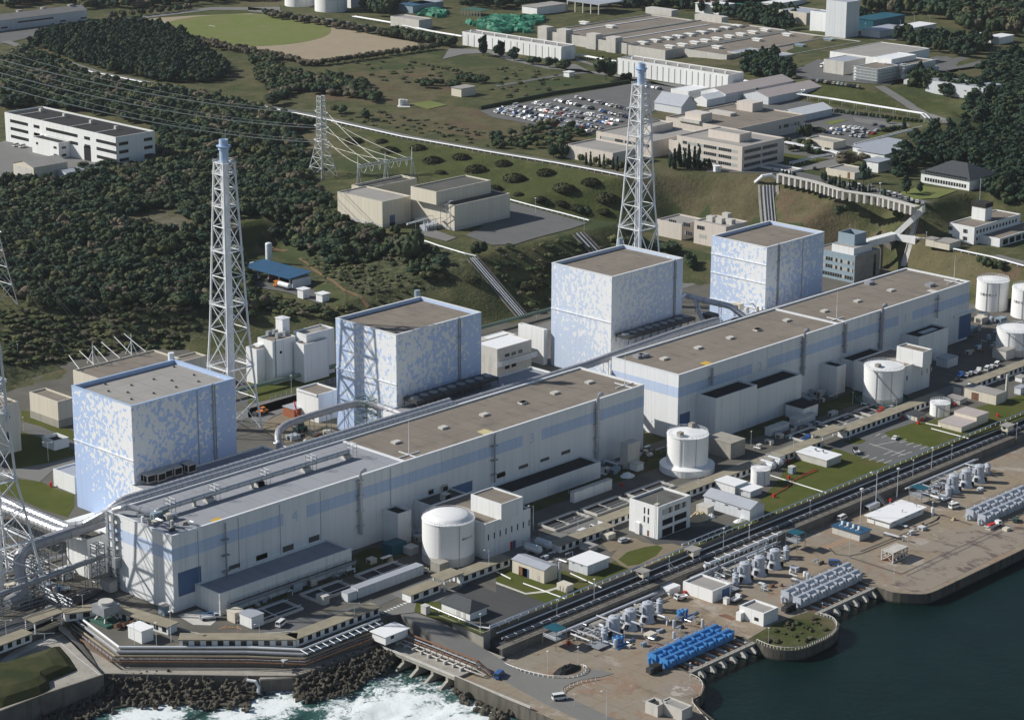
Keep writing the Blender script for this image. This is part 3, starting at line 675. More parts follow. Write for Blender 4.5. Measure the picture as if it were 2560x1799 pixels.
annex('low black roofed annex along the foot of the hall numbered 3',-.03,('k',130,1130),('k',840,880),h=6.4,roof='roof_d')
A2,DA2=annex('tall white annex with black roof at the corner of the hall numbered 2',-2.73,('k',1770,375),('k',2103,262),base=('k',1765,705))
annex('long white annex with black roof sections and an outside stair',-2.73,('k',2103,300),('l',487,182),h=15.1)
x=q('k',2103,262,12).x
annex('white stepped block with dark roof and louvre beside the outfall side riser',-.03,('j',1215,1305),('j',1322,1272),base=('j',1213,1560))
annex('narrow white block with dark roof behind the big round tank',-2.73,('l',745,120),('l',832,97),base=('l',740,345))
FA,DFA=annex('white block with black roof and pale skylight at the far end',-2.73,('h',1410,1300),('h',1668,1222),h=13.3);MB().box(DFA[0]+8,DFA[1]-4,DFA[2]+3,DFA[2]+6,12.5,12.75).build('skylight',M['pale'],FA)
def service(lab,c,F,R,L,base,F2,R2,L2,h2,win_x):
 r,D=bld('service_building',lab,'building',(c,)+F,R,L,0,None,h=13.0,wall='white_b',roof='roof',par=.5)
 x0,x1,y0,y1,z0,h=D;zt=h-.5
 X0,X1,Y0,Y1,_=solve(F2,R2,L2,zt,None,h2)
 block(r,X0,X1,Y0,Y1,zt-.1,zt+h2,M['white_b'],M['roof'],.5,.35,'penthouse','penthouse_roof')
 return r,D,(X0,X1,Y0,Y1,zt,h2)
S1,DS1,P1=service('white two level block with penthouse beside the near round tank','j',(1915,1385),('k',263,1250),-12,(1880,1600),('j',2043,1225),('j',2222,1165),('j',1790,1145),6.0,0)
for k in range(8):win(S1,DS1,'r',1.2+k*2.9,1.7+k*2.9,6.6,8.8,'glass','window')
win(S1,DS1,'r',12.3,13.5,.1,3.2,'red','door');win(S1,DS1,'r',13.6,15,.1,3.2,'blue_door','door')
S2,DS2,P2=service('white two level block with penthouse behind the far round tank','l',(1215,145),('l',1615,68),-12,None,('l',1445,0),('h',1553,1402),('h',1187,1385),6.5,0)
for k,X in enumerate((4,9,20,24,27)):win(S2,DS2,'r',X,X+.8,6.5,8.5,'glass','window')
for S,D,(c,F,R,L,h)in((S1,DS1,('j',(1395,1275),('j',1790,1140),0,9.5)),(S2,DS2,('h',(1040,1530),('h',1180,1440),0,9))):pass
a_=qy('j',1335,1190,-.03);WG,DW1=bldw('annex_building','low dark roofed wing with rooftop coolers beside the near round tank','annex',a_.x,DS1[1]-1,-11.9,-.03,0,a_.z,'white_b','roof_m')
for x,y in((1455,1150),(1590,1190),(1570,1120)):p=q('j',x,y,a_.z-.6);MB().box(p.x-1.4,p.x+1.4,p.y-1.2,p.y+1.2,a_.z-.7,a_.z+1.9).build('roof_cooler',M['conc_w'],WG);MB().box(p.x-1,p.x+1.42,p.y-1.25,p.y-.9,a_.z-.1,a_.z+1.5).build('grille',M['black'],WG)
a_=qy('h',765,1465,-2.73);bldw('annex_building','low black roofed wing behind the far round tank','annex',a_.x,DS2[1]-2,-11.9,-2.75,0,a_.z,'white_b','roof_d')
# plant yard behind the halls
for nm,lab,x0,x1,h in(('link_building','grey roofed link block between the nearest reactor and the hall numbered 4',36,97,17.6),('link_building','grey roofed link block between the second reactor and the hall numbered 3',158,242,17.2),('link_building','grey roofed link block joining the two farther reactors to their hall',282,424,17.6)):
 y1=69.4 if x0<280 else 55.9
 bldw(nm,lab,'building',x0,x1,33.95 if x0<280 else 32.6,y1,0,h,'white_b','roof_b')
def coolers(lab,x0,x1,y0,y1,z,n,h,mat='steel_d'):
 r=thing('cooler_bank',lab,'cooler bank',(x0,y0,z),'air cooler banks by the reactors');wdt=(x1-x0)/n
 for i in range(n):
  a=x0+i*wdt;m=MB().box(a+.2,a+wdt-.2,y0,y1,z+h-1.3,z+h)
  for px in(a+.4,a+wdt-.4):
   for py in(y0+.2,y1-.2):m.box(px-.1,px+.1,py-.1,py+.1,z,z+h-1.3)
  c=m.build('cooler',M[mat],r)
  MB().cyl(a+wdt/2,(y0+y1)/2,z+h,z+h+.35,min(wdt,y1-y0)*.36,n=12).build('fan',M['steel_g'],c)
 return r
coolers('long dark cooler bank at the foot of the second reactor',168,214,61,68.5,17.2,9,3.4)
coolers('long dark cooler bank at the foot of the third reactor',293,338,61,68.5,17.6,9,3.4)
def fan_box(src,lab,x,y,z,i):
 r=thing('air_handler',lab,'air handler',(x,y,z),'air handlers at the nearest reactor')
 MB().box(x,x+3.6,y,y+4.2,z+.4,z+3.6).build('casing',M['conc_w'],r)
 for k in(0,1):MB().box(x-.06,x+.02,y+.4+k*1.9,y+1.9+k*1.9,z+.9,z+3.1).build('grille',M['black'],r)
 MB().box(x+.3,x+3.3,y-.06,y+.02,z+.9,z+3.1).build('grille',M['black'],r)
 return r
AH=['first pale air handler from the camera end under the nearest reactor','second pale air handler from the camera end under the nearest reactor','third pale air handler in the row under the nearest reactor','fourth pale air handler in the row under the nearest reactor','farthest pale air handler set apart under the nearest reactor']
for i,(x,y)in enumerate(((1190,1060),(1275,1045),(1330,1020),(1410,1000),(1520,975))):
 p=q('i',x,y,17.6);fan_box(None,AH[i],p.x,p.y,17.05,i)
def duct(lab,pts,r_,mat='galv',ring=6.0,posts=None,n=12,ringm='galv_d',k=4,name='duct'):
 P=smooth_line(pts,k)if k>1 else[Vector(p)for p in pts]
 root=thing(name,lab,'duct',tuple(P[0]))
 m=MB().tube(P,r_,n);m.mi=1;acc=0
 for a,b in zip(P,P[1:]):
  d=(b-a).length;t=(b-a).normalized();s=ring-acc
  while s<d:m.tube([a+t*(s-.16),a+t*(s+.16)],r_*1.07,n);s+=ring
  acc=(acc+d)%ring
 m.build('duct_run',[M[mat],M[ringm]],root)
 if posts:
  step,zb=posts;acc=0
  for a,b in zip(P,P[1:]):
   d=(b-a).length;t=(b-a).normalized();s=step-acc
   while s<d:
    c=a+t*s;sd=Vector((t.y,-t.x,0)).normalized()*r_*.9 if abs(t.z)<.9 else Vector((r_,0,0));zz=zb if zb is not None else 0
    pm=MB();pm.bar(c+sd+Vector((0,0,-r_*.6)),Vector((c.x+sd.x,c.y+sd.y,zz)),.14);pm.bar(c-sd+Vector((0,0,-r_*.6)),Vector((c.x-sd.x,c.y-sd.y,zz)),.14);pm.bar(c+sd*1.3+Vector((0,0,-r_)),c-sd*1.3+Vector((0,0,-r_)),.16)
    if c.z-zz>4:
     z1=zz;
     while z1<c.z-r_-1:pm.bar(Vector((c.x+sd.x,c.y+sd.y,z1)),Vector((c.x-sd.x,c.y-sd.y,min(z1+2.5,c.z-r_))),.07);z1+=2.5
    pm.build('support_frame',M['steel_g'],root);s+=step
   acc=(acc+d)%step
 return root
duct('larger ringed duct along the inland edge of the hall numbered 4',[(-4.4,50,18),(-1,46,19),(4,40.5,23),(9,38.2,26.5),(20,37.6,27),(60,37.6,27),(100,37.6,27),(163,37.6,27)],1.35,'galv',2.6,(14,17.6))
duct('thinner ringed duct beside the larger one on the inland roof edge',[(-2,44,20),(2,38.5,24),(8,35.6,26.4),(20,35.2,26.8),(60,35.2,26.8),(100,35.2,26.8),(163,35.2,26.8)],.9,'galv',2.6,None)
duct('plain grey duct from the hall numbered 3 to the third reactor',[(163,38.5,24.5),(200,38.2,24.5),(240,38.2,24.5),(262,38.2,25.5),(300,38.2,26.8),(322,38.2,26.8),(325,40,25.5)],1.6,'galv_d',9.0,(15,17.2))
a=q('i',1290,1280,28);b=q('j',800,800,28.2);yd=(q('i',2100,1030,28).y+b.y)/2
roof_d=duct('silver duct on blocks along the grey roof of the hall numbered 4',[(.5,31,27.2),(1.5,27.8,28.6),(4,26,28.6),(8,yd+1,27.6),(12,yd,28.4),(40,yd,28.4),(70,yd,28.4),(b.x,yd,28.4)],1.0,'galv',5)
for i,(c,x,y)in enumerate((('i',1300,1290),('i',1690,1190),('i',2090,1060),('j',90,1060),('j',470,945),('j',800,845))):
 px=q(c,x,y,26.5).x;m=MB().box(px-1.6,px+1.2,yd-1.3,yd+1.3,25.9,27.4);m.build('concrete_block',M['conc_w'],roof_d)
 m=MB()
 for dx in(1.5,3.3):
  for dy in(-1.8,1.8):m.bar((px+dx,yd+dy,25.9),(px+dx,yd+dy,31),.1)
 for zz in(29.6,31):m.bar((px+1.5,yd-1.8,zz),(px+3.3,yd-1.8,zz),.08);m.bar((px+1.5,yd+1.8,zz),(px+3.3,yd+1.8,zz),.08);m.bar((px+1.5,yd-1.8,zz),(px+1.5,yd+1.8,zz),.08);m.bar((px+3.3,yd-1.8,zz),(px+3.3,yd+1.8,zz),.08)
 m.build('valve_platform',M['steel_g'],roof_d)
for x in(24,49,74):
 MB().box(x-.5,x+.5,yd-.6,yd+.6,25.9,27.5).build('duct_foot',M['conc_w'],roof_d)
duct('inner of two ringed silver ducts arriving from the left',[(-2.2,130,16),(-2.2,100,16),(-2.2,54,16),(-2.0,50.5,16.6)],1.55,'galv',2.4,(16,0),k=1)
duct('outer of two ringed silver ducts arriving from the left',[(-6.4,130,16),(-6.4,100,16),(-6.4,54,16),(-6.2,49.5,16.6)],1.55,'galv',2.4,(16,0),k=1)
duct('big grey duct bending down in front of the left lattice stack',[(8,47.6,17),(-8,48,16.4),(-20,48.4,15.8),(-25,48.2,14.2),(-27,46.5,10),(-28,44,5.5),(-31,42,3),(-36,41,2.4)],2.0,'galv_d',7,(9,0))
duct('straight grey covered conveyor tube crossing low at the left edge',[(3,36,10.5),(-60,37.5,6.8)],.9,'steel_g',12,(11,0),k=1)
bldw('pipe_block','white block under the ringed ducts left of the nearest hall','building',-1.5,6.5,44,56,0,14,'white_b','roof_m')
def trellis(lab,x0,x1,y0,y1,z0,z1,step=3.0,mat='steel_g',r_=.14,name='lattice_frame',cat='steel frame'):
 root=thing(name,lab,cat,(x0,y0,z0));m=MB()
 for x in(x0,x1):
  for y in(y0,y1):MB().bar((x,y,z0),(x,y,z1),r_*1.3).build('leg',M[mat],root)
 z=z0
 while z<z1-.2:
  zt=min(z+step,z1)
  for a,b in(((x0,y0),(x1,y0)),((x1,y0),(x1,y1)),((x1,y1),(x0,y1)),((x0,y1),(x0,y0))):
   m.bar((*a,zt),(*b,zt),r_);m.bar((*a,z),(*b,zt),r_*.7)
  z=zt
 m.build('bracing',M[mat],root);return root
trellis('dark ladder tower at the corner of the nearest hall',-5.5,-2.2,33.5,36.5,0,15.5,2.4)
trellis('slim dark frame between duct tower and the nearest hall',-1.2,-.4,30.5,32.5,0,11,2.4)
trellis('tangled steel frame under the down turned duct at left',-24,-17,44,51,0,13.5,2.0)
trellis('low pipe bridge frame behind the lower conveyor',-14,-11,40,80,3.5,6,2.5,'steel_d')
for i,(y,z)in enumerate(((62,3.2),(57,5.2),(53,2.2),(70,4.4),(77,2.6),(84,5.6))):
 m=MB();xa=-60
 m.tube([(xa,y,z),(-1.6,y,z)],.5,8)
 o=m.build('pipe',M['galv' if i%2 else 'steel_g'],label=['silver pipe low behind the left lattice stack legs','grey pipe among frames at the left edge','silver pipe nearest the lower conveyor at left','grey pipe in the middle of the left pipe field','grey pipe farther back in the left pipe field','silver pipe farthest back in the left pipe field'][i],cat='pipe')
trellis('pipe trestle of dark posts in the left pipe field',-52,-16,52,84,0,6.2,3.1,r_=.16)
trellis('dense dark rack at the lower left corner',-60,-24,22,37,0,5.2,1.3,r_=.16)
m=MB();
for yy in(32.6,29.5):m.box(-1.4,-.9,yy-.6,yy+.6,0,27)
for zz in range(2,27,3):m.box(-1.6,.0,28.5,33.4,zz,zz+.2)
m.build('stair_tower',M['steel_g'],T34)
MB().box(-2.6,-.02,27.2,30,8.5,12).build('wall_box',M['steel_g'],T34)
duct('grey duct on tall trestles between the two nearest reactors',[(97,66,10),(104,67,10),(107.5,69,10.2),(108.5,72.5,12),(111,77,16),(116,80.5,17.4),(126,82,18),(150,82.5,18),(158,80,17.6),(161,72,17),(161.5,58,16),(162,45,15.2)],1.4,'galv_d',5,(9,0))
MB().tube([(100.5,66,10),(100.5,61.5,9.6)],1.75,14).build('duct_end',M['galv'],label='blank silver duct end stub between the two nearest reactors',cat='duct')
trellis('green scaffold tower wrapped round the duct corner',155.5,161.5,76.5,83,0,19.5,2.6,'green_steel')
trellis('dark trestle with pipes below the duct bend',106,110,66,71,0,12,2.2)
hut('site_cabin','red brown site cabin with grey roof between the two nearest reactors','cabin',*(lambda p:(p.x,p.x+8,p.y,p.y+7))(q('j',375,540,0)),0,4.2,'brick','roof_g',.3)
bldw('storage_block','low pale block with shaded flat roof behind the nearest hall','building',97.3,116,42,62,0,9,'white_b','conc_w')
for i in range(7):
 x=118+i*5.3;y=46+RND.random()*24;L=5+RND.random()*9;m=MB();z=.6+RND.random()*2
 m.tube([(x,y,z),(x+L*(.2 if i%2 else 1),y+L*(1 if i%2 else .1),z)],.3,8)
 for k in(0.1,.9):m.bar((x+L*(.2 if i%2 else 1)*k,y+L*(1 if i%2 else .1)*k,0),(x+L*(.2 if i%2 else 1)*k,y+L*(1 if i%2 else .1)*k,z),.12)
 m.build('pipe',M['galv' if i%3 else 'steel_d'],label='grey service pipe on short posts in the yard between two nearest reactors',cat='pipe',group='yard service pipes')
def machine(name,lab,cat,x,y,z,mats,s=1.0):
 r=thing(name,lab,cat,(x,y,z));body,cab=mats
 MB().box(x-2.4*s,x+2.4*s,y-1.1*s,y+1.1*s,z+.7*s,z+1.7*s).build('chassis',M[body],r)
 c=MB().box(x-.4*s,x+1.1*s,y-.9*s,y+.7*s,z+1.7*s,z+3.0*s).build('cab',M[cab],r)
 MB().box(x-.45*s,x+1.15*s,y-.95*s,y+.75*s,z+2.1*s,z+2.75*s).build('window',M['glass_l'],c)
 for dx in(-1.5,1.5):
  for dy in(-1.15,1.15):MB().tube([(x+dx*s,y+dy*s-.25*s,z+.7*s),(x+dx*s,y+dy*s+.25*s,z+.7*s)],.7*s,12).build('wheel',M['rubber'],r)
 return r
p=q('i',2115,500,0);loader=machine('wheel_loader','yellow wheel loader beside the near lattice stack foot','loader',p.x,p.y,.05,('orange','orange'))
MB().box(p.x-4.2,p.x-2.4,p.y-1.4,p.y+1.4,.4,1.6).build('bucket',M['steel_d'],loader)
p=q('j',420,640,0);cr=machine('mobile_crane','dark green mobile crane with red boom in the yard','crane',p.x,p.y,.05,('green_steel','green_steel'),1.2)
MB().tube([(p.x,p.y,3.4),(p.x+5,p.y+9,9.5)],.32,6).build('boom',M['red'],cr)
def r3(x,y,z):u=1600+x/6.378;v=680+y/6.378;return q('a',u*3.2257,v*3.2257,z)
P_=[r3(640,430,24),r3(700,380,24.3),r3(780,390,24),r3(1100,470,23.5),r3(1420,540,23),r3(1540,620,21),r3(1660,710,18.5)]
duct('bright steel pipe curving between the two farther reactors',P_,1.35,'galv',8,(12,17.6),k=3)
duct('branch of the bright steel pipe dropping to the link roof',[r3(890,430,23.5),r3(930,600,20),r3(1000,760,18.4)],1.0,'galv',5,None,k=1)
p=r3(1120,760,17.6);MB().box(p.x-2.5,p.x+2.5,p.y-2.5,p.y+2.5,17.1,20.5).build('roof_cooler',M['steel_d'],label='dark box cooler on the link roof between farther reactors',cat='cooler')
sheetq('lawn','i',[(0,1060),(130,1020),(330,1045),(450,1100),(600,1150),(600,1240),(545,1330),(330,1260),(0,1120)],M['lawn'])
sheetq('road','i',[(0,1035),(0,960),(430,890),(600,840),(600,900),(450,930),(320,1045),(150,1010)],M['road'],dz=.08)
sheetq('lawn','i',[(170,470),(240,480),(600,640),(600,830),(430,880),(90,960),(60,800),(180,640)],M['lawn'],dz=.06)
sheetq('road','i',[(180,560),(330,600),(600,720),(600,790),(330,690),(180,640)],M['asph'],dz=.1)
sheetq('lawn','j',[(0,180),(200,255),(400,200),(700,130),(700,200),(480,310),(90,400),(0,415)],M['lawn'])
sheetq('road','j',[(0,520),(0,430),(130,395),(520,305),(540,330),(330,470),(200,520),(100,600)],M['road'],dz=.09)
sheetq('bare_yard','j',[(60,600),(330,470),(560,340),(720,480),(720,620),(540,700),(300,730)],M['dirt'],dz=.06)
struct('white_slab',MB().box(20,37.8,74,95,.02,.3),M['paint'],'pale concrete apron beside the nearest reactor')
bldw('tool_shed','white flat shed behind the sunlit side of the nearest reactor','building',45.3,60,115.8,129.2,0,6.7,'white_b','roof_g')
r,D=bldw('vent_housing','open topped pale box on the grass left of the nearest reactor','vent housing',*(lambda p:(p.x,p.x+7,p.y,p.y+8))(q('i',440,795,0)),0,4,'white_b','roof_d',par=1.2)
m=MB().box(45,45.8,118,119,0,1.6)
p=q('i',412,1085,0);MB().cyl(p.x,p.y,0,1.8,.5,n=10).build('hydrant',M['red'],label='red hydrant cabinet on the lawn by the white shed',cat='hydrant')
r,D=bld('switch_building','cream block on grey plinth left of the nearest reactor','building',('i',472,400),('i',600,368),('i',240,318),0,('i',475,612),wall='cream');MB().box(D[0]-.06,D[1]+.06,D[2]-.06,D[3]+.06,0,3.2).build('plinth',M['conc'],r)
r,D=bld('switch_building','big cream building with insulator gantries behind the nearest reactor','building',('i',800,215),q('i',1465,60,15).x,('i',560,150),0,None,h=15.5,wall='cream')
r2,D2=bld('switch_building','flat roofed cream wing between gantry roof and the near stack','building',('i',1470,75),q('i',1750,85,12).x+4,('i',1470-10,25),0,None,h=12,wall='cream')
p=q('i',152,398,20);r,D=bldw('building','cream building with windows cut by the left image edge','building',p.x-26,p.x,p.y,p.y+34,0,20,'cream')
for(xa,ya,xb,yb)in((45,512,80,535),(55,645,90,700)):
 a=qy('i',xa,ya,D[2]);b=qy('i',xb,yb,D[2]);MB().box(a.x,b.x,D[2]-.06,D[2]+.05,min(a.z,b.z),max(a.z,b.z)).build('window',M['glass'],r)
gr=trellis('steel water tank frame standing at the left edge roof',D[1]-9,D[1]-4,D[2]+4,D[2]+9,20,28,3,'steel');MB().box(D[1]-10,D[1]-3,D[2]+3,D[2]+10,28,29.2).build('roof',M['steel'],gr)
WB,DW=bld('radwaste_building','tall windowless white block with roof coolers beside the near stack','building',('f',200,1335),('f',392,1290),('f',75,1300),0,('j',205,262),wall='white_b')
win(WB,DW,'r',1.2,2.0,3,20,'steel_g','cable_riser');p_=qy('f',265,1420,DW[2]);MB().box(p_.x-.6,p_.x+.6,DW[2]-.06,DW[2]+.05,p_.z-.6,p_.z+.6).build('vent',M['glass'],WB)
zr=DW[5]-.6
hut('roof_tower','white boxy lift tower on the tall white block','tower',*(lambda p:(p.x,p.x+4,p.y,p.y+4.5))(q('f',280,1280,zr)),zr,7,'white_b','roof_w',.3)
for i,(x,y)in enumerate(((165,1295),(215,1285),(240,1310),(300,1290))):
 p=q('f',x,y,zr);MB().box(p.x,p.x+2,p.y,p.y+1.8,zr,zr+2.2).build('roof_cooler',M['steel_g'],WB)
for ya,yb in((1330,1370),(1420,1450)):
 z_=qx('f',85,ya,DW[0]).z;y_=qx('f',100,ya,DW[0]).y
 MB().box(DW[0]-2.2,DW[0]+.05,y_-2,y_+2,z_-1.4,z_-.8).build('hood',M['white_b'],WB)
bld('radwaste_building','low white end bay left of the tall windowless block','building',('f',68,1400),DW[0]-.05,('f',5,1368),0,None,h=15.5,wall='white_b')
bld('radwaste_building','white block with brown roof right of the tall windowless block','building',('f',450,1360),('f',650,1308),('f',395,1330),0,None,h=17,wall='white_b')
bld('radwaste_building','white rear block with pale roof beyond the tall windowless block','building',('f',470,1280),('f',690,1220),('f',330,1258),0,None,h=20,wall='white_b',roof='roof_l')
r,D=hut('gate_lodge','tiny white stair lodge with black sloping roof on the grass','lodge',*(lambda p:(p.x,p.x+4.5,p.y,p.y+5))(q('j',440,150,0)),2.6,4,'white_b','roof_d',.6)
m=MB().bar((D[0]+4.5,D[2],2.4),(D[0]+10,D[2]-3,.1),.25);m.bar((D[0]+4.5,D[2]+1.4,2.4),(D[0]+10,D[2]-1.6,.1),.25);m.bar((D[0]+.3,D[2]+.3,0),(D[0]+.3,D[2]+.3,2.6),.15);m.bar((D[0]+4,D[2]+.3,0),(D[0]+4,D[2]+.3,2.6),.15);m.build('steps',M['steel_g'],r)
bld('pump_house','white block with brown roof beside the duct corner scaffold','building',('j',720,300),165,('j',530,250),0,None,h=12,wall='white_b')
def r4(x,y,z):u=960+x/4.592;v=800+y/4.592;return q('a',u*3.2257,v*3.2257,z)
def bld4(name,lab,F,R,L,h,wall,roof,**k):
 f=r4(*F,h);return bldw(name,lab,'building',f.x,r4(*R,h).x if isinstance(R,tuple)else R,f.y,r4(*L,h).y if isinstance(L,tuple)else L,0,h,wall,roof,**k)
f=r4(1300,335,14)
B5,D5=bld4('diesel_building','beige two storey building with dazzling white roof between middle reactors',(1300,335),(1685,220),(1090,245),14,'conc_w','roof_w',par=.3)
for i,(xa,ya)in enumerate(((1415,400),(1490,380),(1565,357),(1415,540),(1490,517))):
 u=960+xa/4.592;v=800+ya/4.592;p=qy('a',u*3.2257,v*3.2257,D5[2]);win(B5,D5,'r',p.x-D5[0]-1.4,p.x-D5[0]+1.4,p.z-.7,p.z+.7)
for zz in(6.6,7.4,8.2):MB().tube([(D5[0]-2,D5[2]-1.4,zz),(D5[1]+2,D5[2]-1.4,zz)],.3,8).build('pipe',M['steel'],B5)
bld4('diesel_building','white roofed lower bay behind the beige two storey building',(1260,235),(1510,160),(1110,190),13,'conc_w','roof_w',par=.2)
bld4('stair_block','white windowless block with brown roof left of the third reactor',(1835,115),291,(1535,40),16,'white_b','roof')
bldw('store_block','low pale block against the far end of the second reactor','building',212.7,226,85,104,0,10,'white_b','roof_b')
MB().tube([Vector((150,166,3)),Vector((215,163,3)),Vector((300,161,3)),Vector((375,160,3))],.9,8).build('pipe',M['fence_g'],label='long pale green pipe along the foot of the slope',cat='pipe')
m=MB()
for x in range(170,300,3):m.box(x-.08,x+.08,150.9,151.1,0,2.6)
for z in(.8,1.7,2.6):m.box(170,300,150.95,151.05,z-.08,z+.08)
m.build('railing',M['steel_g'],label='grey railing along the inland road behind middle reactors',cat='railing')
for pts in([(140,-11.2),(140,-18),(232,-19),(246,-14),(246,-6),(233,-3),(196,-11)],[(262,-14),(262,-22),(345,-26),(356,-14),(330,-13.5)],[(84,-2),(92,-12),(92,-17),(20,-15.5),(14,-13)],[(233.5,2),(249,2),(249,30),(233.5,30)]):sheet('lawn',pts,M['lawn_rough'],.06)
sheet('road',[(100,140),(100,150),(300,150),(440,160),(470,185),(480,178),(452,148),(300,141)],M['road'],.09,'inland road behind the reactors')
# lattice stacks and pylons
def lattice(root,cx,cy,lv,leg_r,br_r,mat,legs=True):
 C4=((-1,-1),(1,-1),(1,1),(-1,1))
 for sx,sy in C4:
  MB().tube([(cx+sx*a,cy+sy*a,z)for z,a in lv],leg_r,6).build('leg',M[mat],root)
 m=MB()
 for i,(z,a)in enumerate(lv):
  for k in range(4):
   p,r_=C4[k],C4[(k+1)%4]
   P0=Vector((cx+p[0]*a,cy+p[1]*a,z));P1=Vector((cx+r_[0]*a,cy+r_[1]*a,z))
   if i:m.bar(P0,P1,br_r)
   if i+1<len(lv):
    z2,a2=lv[i+1];Q0=Vector((cx+p[0]*a2,cy+p[1]*a2,z2));Q1=Vector((cx+r_[0]*a2,cy+r_[1]*a2,z2))
    m.bar(P0,Q1,br_r);m.bar(P1,Q0,br_r)
 m.build('bracing',M[mat],root)
def stack(lab,cx,cy,ztop,zcol,lv):
 root=thing('ventilation_stack',lab,'ventilation stack',(cx,cy,0),'white lattice ventilation stacks')
 lattice(root,cx,cy,lv,.42,.2,'steel')
 MB().tube([(cx,cy,0),(cx,cy,zcol)],1.75,18).build('flue',M['steel'],root,smooth=False)
 m=MB().lathe(cx,cy,[(1.75,zcol),(1.75,ztop-4.2),(2.2,ztop-4.0),(2.2,ztop-3.4),(1.8,ztop-3.2),(1.8,ztop),(1.3,ztop),(1.3,ztop-1)],20);cap=m.build('flue_top',M['steel_b'],root)
 m=MB().lathe(cx,cy,[(2.0,ztop-3.4),(3.0,ztop-2.6),(3.0,ztop-2.4),(2.0,ztop-2.5)],12);m.build('cap_platform',M['steel_b'],cap)
 MB().bar((cx+1,cy,ztop),(cx+1,cy,ztop+4),.1).build('lightning_rod',M['steel'],cap)
 m=MB()
 for i,(z,a)in enumerate(lv[1:],1):
  if i%2 and i!=len(lv)-1:continue
  a2=a+.5;pl=MB()
  for s in((-a2,a2,-a2,-a2+1.1),(-a2,a2,a2-1.1,a2),(-a2,-a2+1.1,-a2+1.1,a2-1.1),(a2-1.1,a2,-a2+1.1,a2-1.1)):pl.box(cx+s[0],cx+s[1],cy+s[2],cy+s[3],z-.12,z+.06)
  for e in((-1,-1,1,-1),(1,-1,1,1),(1,1,-1,1),(-1,1,-1,-1)):
   A=Vector((cx+e[0]*a2,cy+e[1]*a2,z));B=Vector((cx+e[2]*a2,cy+e[3]*a2,z))
   for hh in(.6,1.2):pl.bar(A+Vector((0,0,hh)),B+Vector((0,0,hh)),.05)
   for t in(0,.25,.5,.75):P=A.lerp(B,t);pl.bar(P,P+Vector((0,0,1.2)),.05)
  pl.build('platform',M['steel'],root)
 return root
c1=(135.0,133.4);zt1=hz('a',1760,1125,c1);zc1=hz('a',1760,1310,c1)
def lvl(c,cen,ys,As):return[(hz(c,1780,y,cen),a)for y,a in zip(ys,As)]
lv1=[(0,8.4)]+[(hz('e',1790,y,c1),a)for y,a in((1530,6.3),(1230,5.4),(1030,4.95),(800,4.55),(600,4.15),(400,3.8),(240,3.45),(100,3.2),(-20,3.0))]+[(zc1,2.75)]
lv1.insert(1,(lv1[1][0]*.5,7.2))
stack('near white lattice stack with blue top, shadowing the second reactor',*c1,zt1,zc1,lv1)
yS=143.0;c2=(qy('g',1143,560,yS).x,yS);zt2=hz('c',1160,510,c2);zc2=hz('c',1160,680,c2)
hs=[(0,9.2),(8,8.4)]+[(hz('g',1140,y,c2),a)for y,a in((410,6.35),(225,5.4),(0,4.8))]+[(hz('c',1150,y,c2),a)for y,a in((1270,4.35),(1090,3.95),(970,3.65),(860,3.3),(765,3.0))]+[(zc2,2.75)]
stack('farther white lattice stack with blue top, behind the third reactor',*c2,zt2,zc2,hs)
p=q('m',395,620,0);c3=(p.x-11.5,p.y+11.5)
stack('cut off white lattice stack whose legs stand at the left edge',*c3,112,100,[(0,11.4),(9,10),(20,8.4),(31,7.0),(41,5.4),(52,4.9),(63,4.4),(73,4.0),(83,3.6),(92,3.1),(100,2.75)])
MB().cyl(p.x,p.y,0,1.6,2.3,1.6,10).build('footing',M['conc_w'],label='round pale concrete foot of the left stack leg',cat='footing')
def pylon(lab,cx,cy,z0,H,a0,arms,yaw=0.0):
 root=thing('transmission_pylon',lab,'pylon',(cx,cy,z0),'steel transmission pylons')
 lv=[(z0-1,a0),(z0+H*.13,a0*.78),(z0+H*.25,a0*.60),(z0+H*.36,a0*.46)]+[(z0+H*t,a0*.34-(t-.45)*a0*.16)for t in(.45,.52,.59,.66,.73,.80,.87,.94,1.0)]
 lattice(root,cx,cy,lv,.24,.13,'galv_s')
 for t,L in arms:
  z=z0+H*t;m=MB()
  for s in(-1,1):
   tip=Vector((cx,cy+s*L,z+.4))if yaw==0 else Vector((cx+s*L*.5,cy+s*L*.86,z+.4))
   for dx in(-.9,.9):m.bar((cx+dx,cy+s*1.2,z-.6),tip,.13);m.bar((cx+dx,cy+s*1.2,z+1.4),tip,.13)
  m.build('cross_arm',M['galv_s'],root)
 return root
M['galv_s']=simple('galvanised_angle_steel',(.50,.52,.52),.5,.2,var=.1)
pb=qt('b',600,1425);Hp=hz('b',578,775,pb)-pb.z
pylon('grey lattice pylon on the slope behind the gantry roof building',pb.x,pb.y,pb.z,Hp,6.2,((.44,6.5),(.62,6.0),(.80,5.4)))
pl=qt('e',-20,1030);Hl=hz('a',0,1240,pl)-pl.z
pylon('dark lattice pylon half cut by the left edge above the forest',pl.x-1,pl.y,pl.z,Hl,7.4,((.50,8),(.66,7.5),(.82,7)))
def sag(a,b,s,n=24):
 a,b=Vector(a),Vector(b);return[a.lerp(b,i/n)-Vector((0,0,4*s*(i/n)*(1-i/n)))for i in range(n+1)]
def cable(pts,r_,lab,grp):return MB().tube(pts,r_,4,cap=False).build('power_line',M['wire'],label=lab,cat='cable',group=grp)
far=[('a',0,358,(700,560)),('a',0,465,(0,0)),('a',0,575,(0,0))]
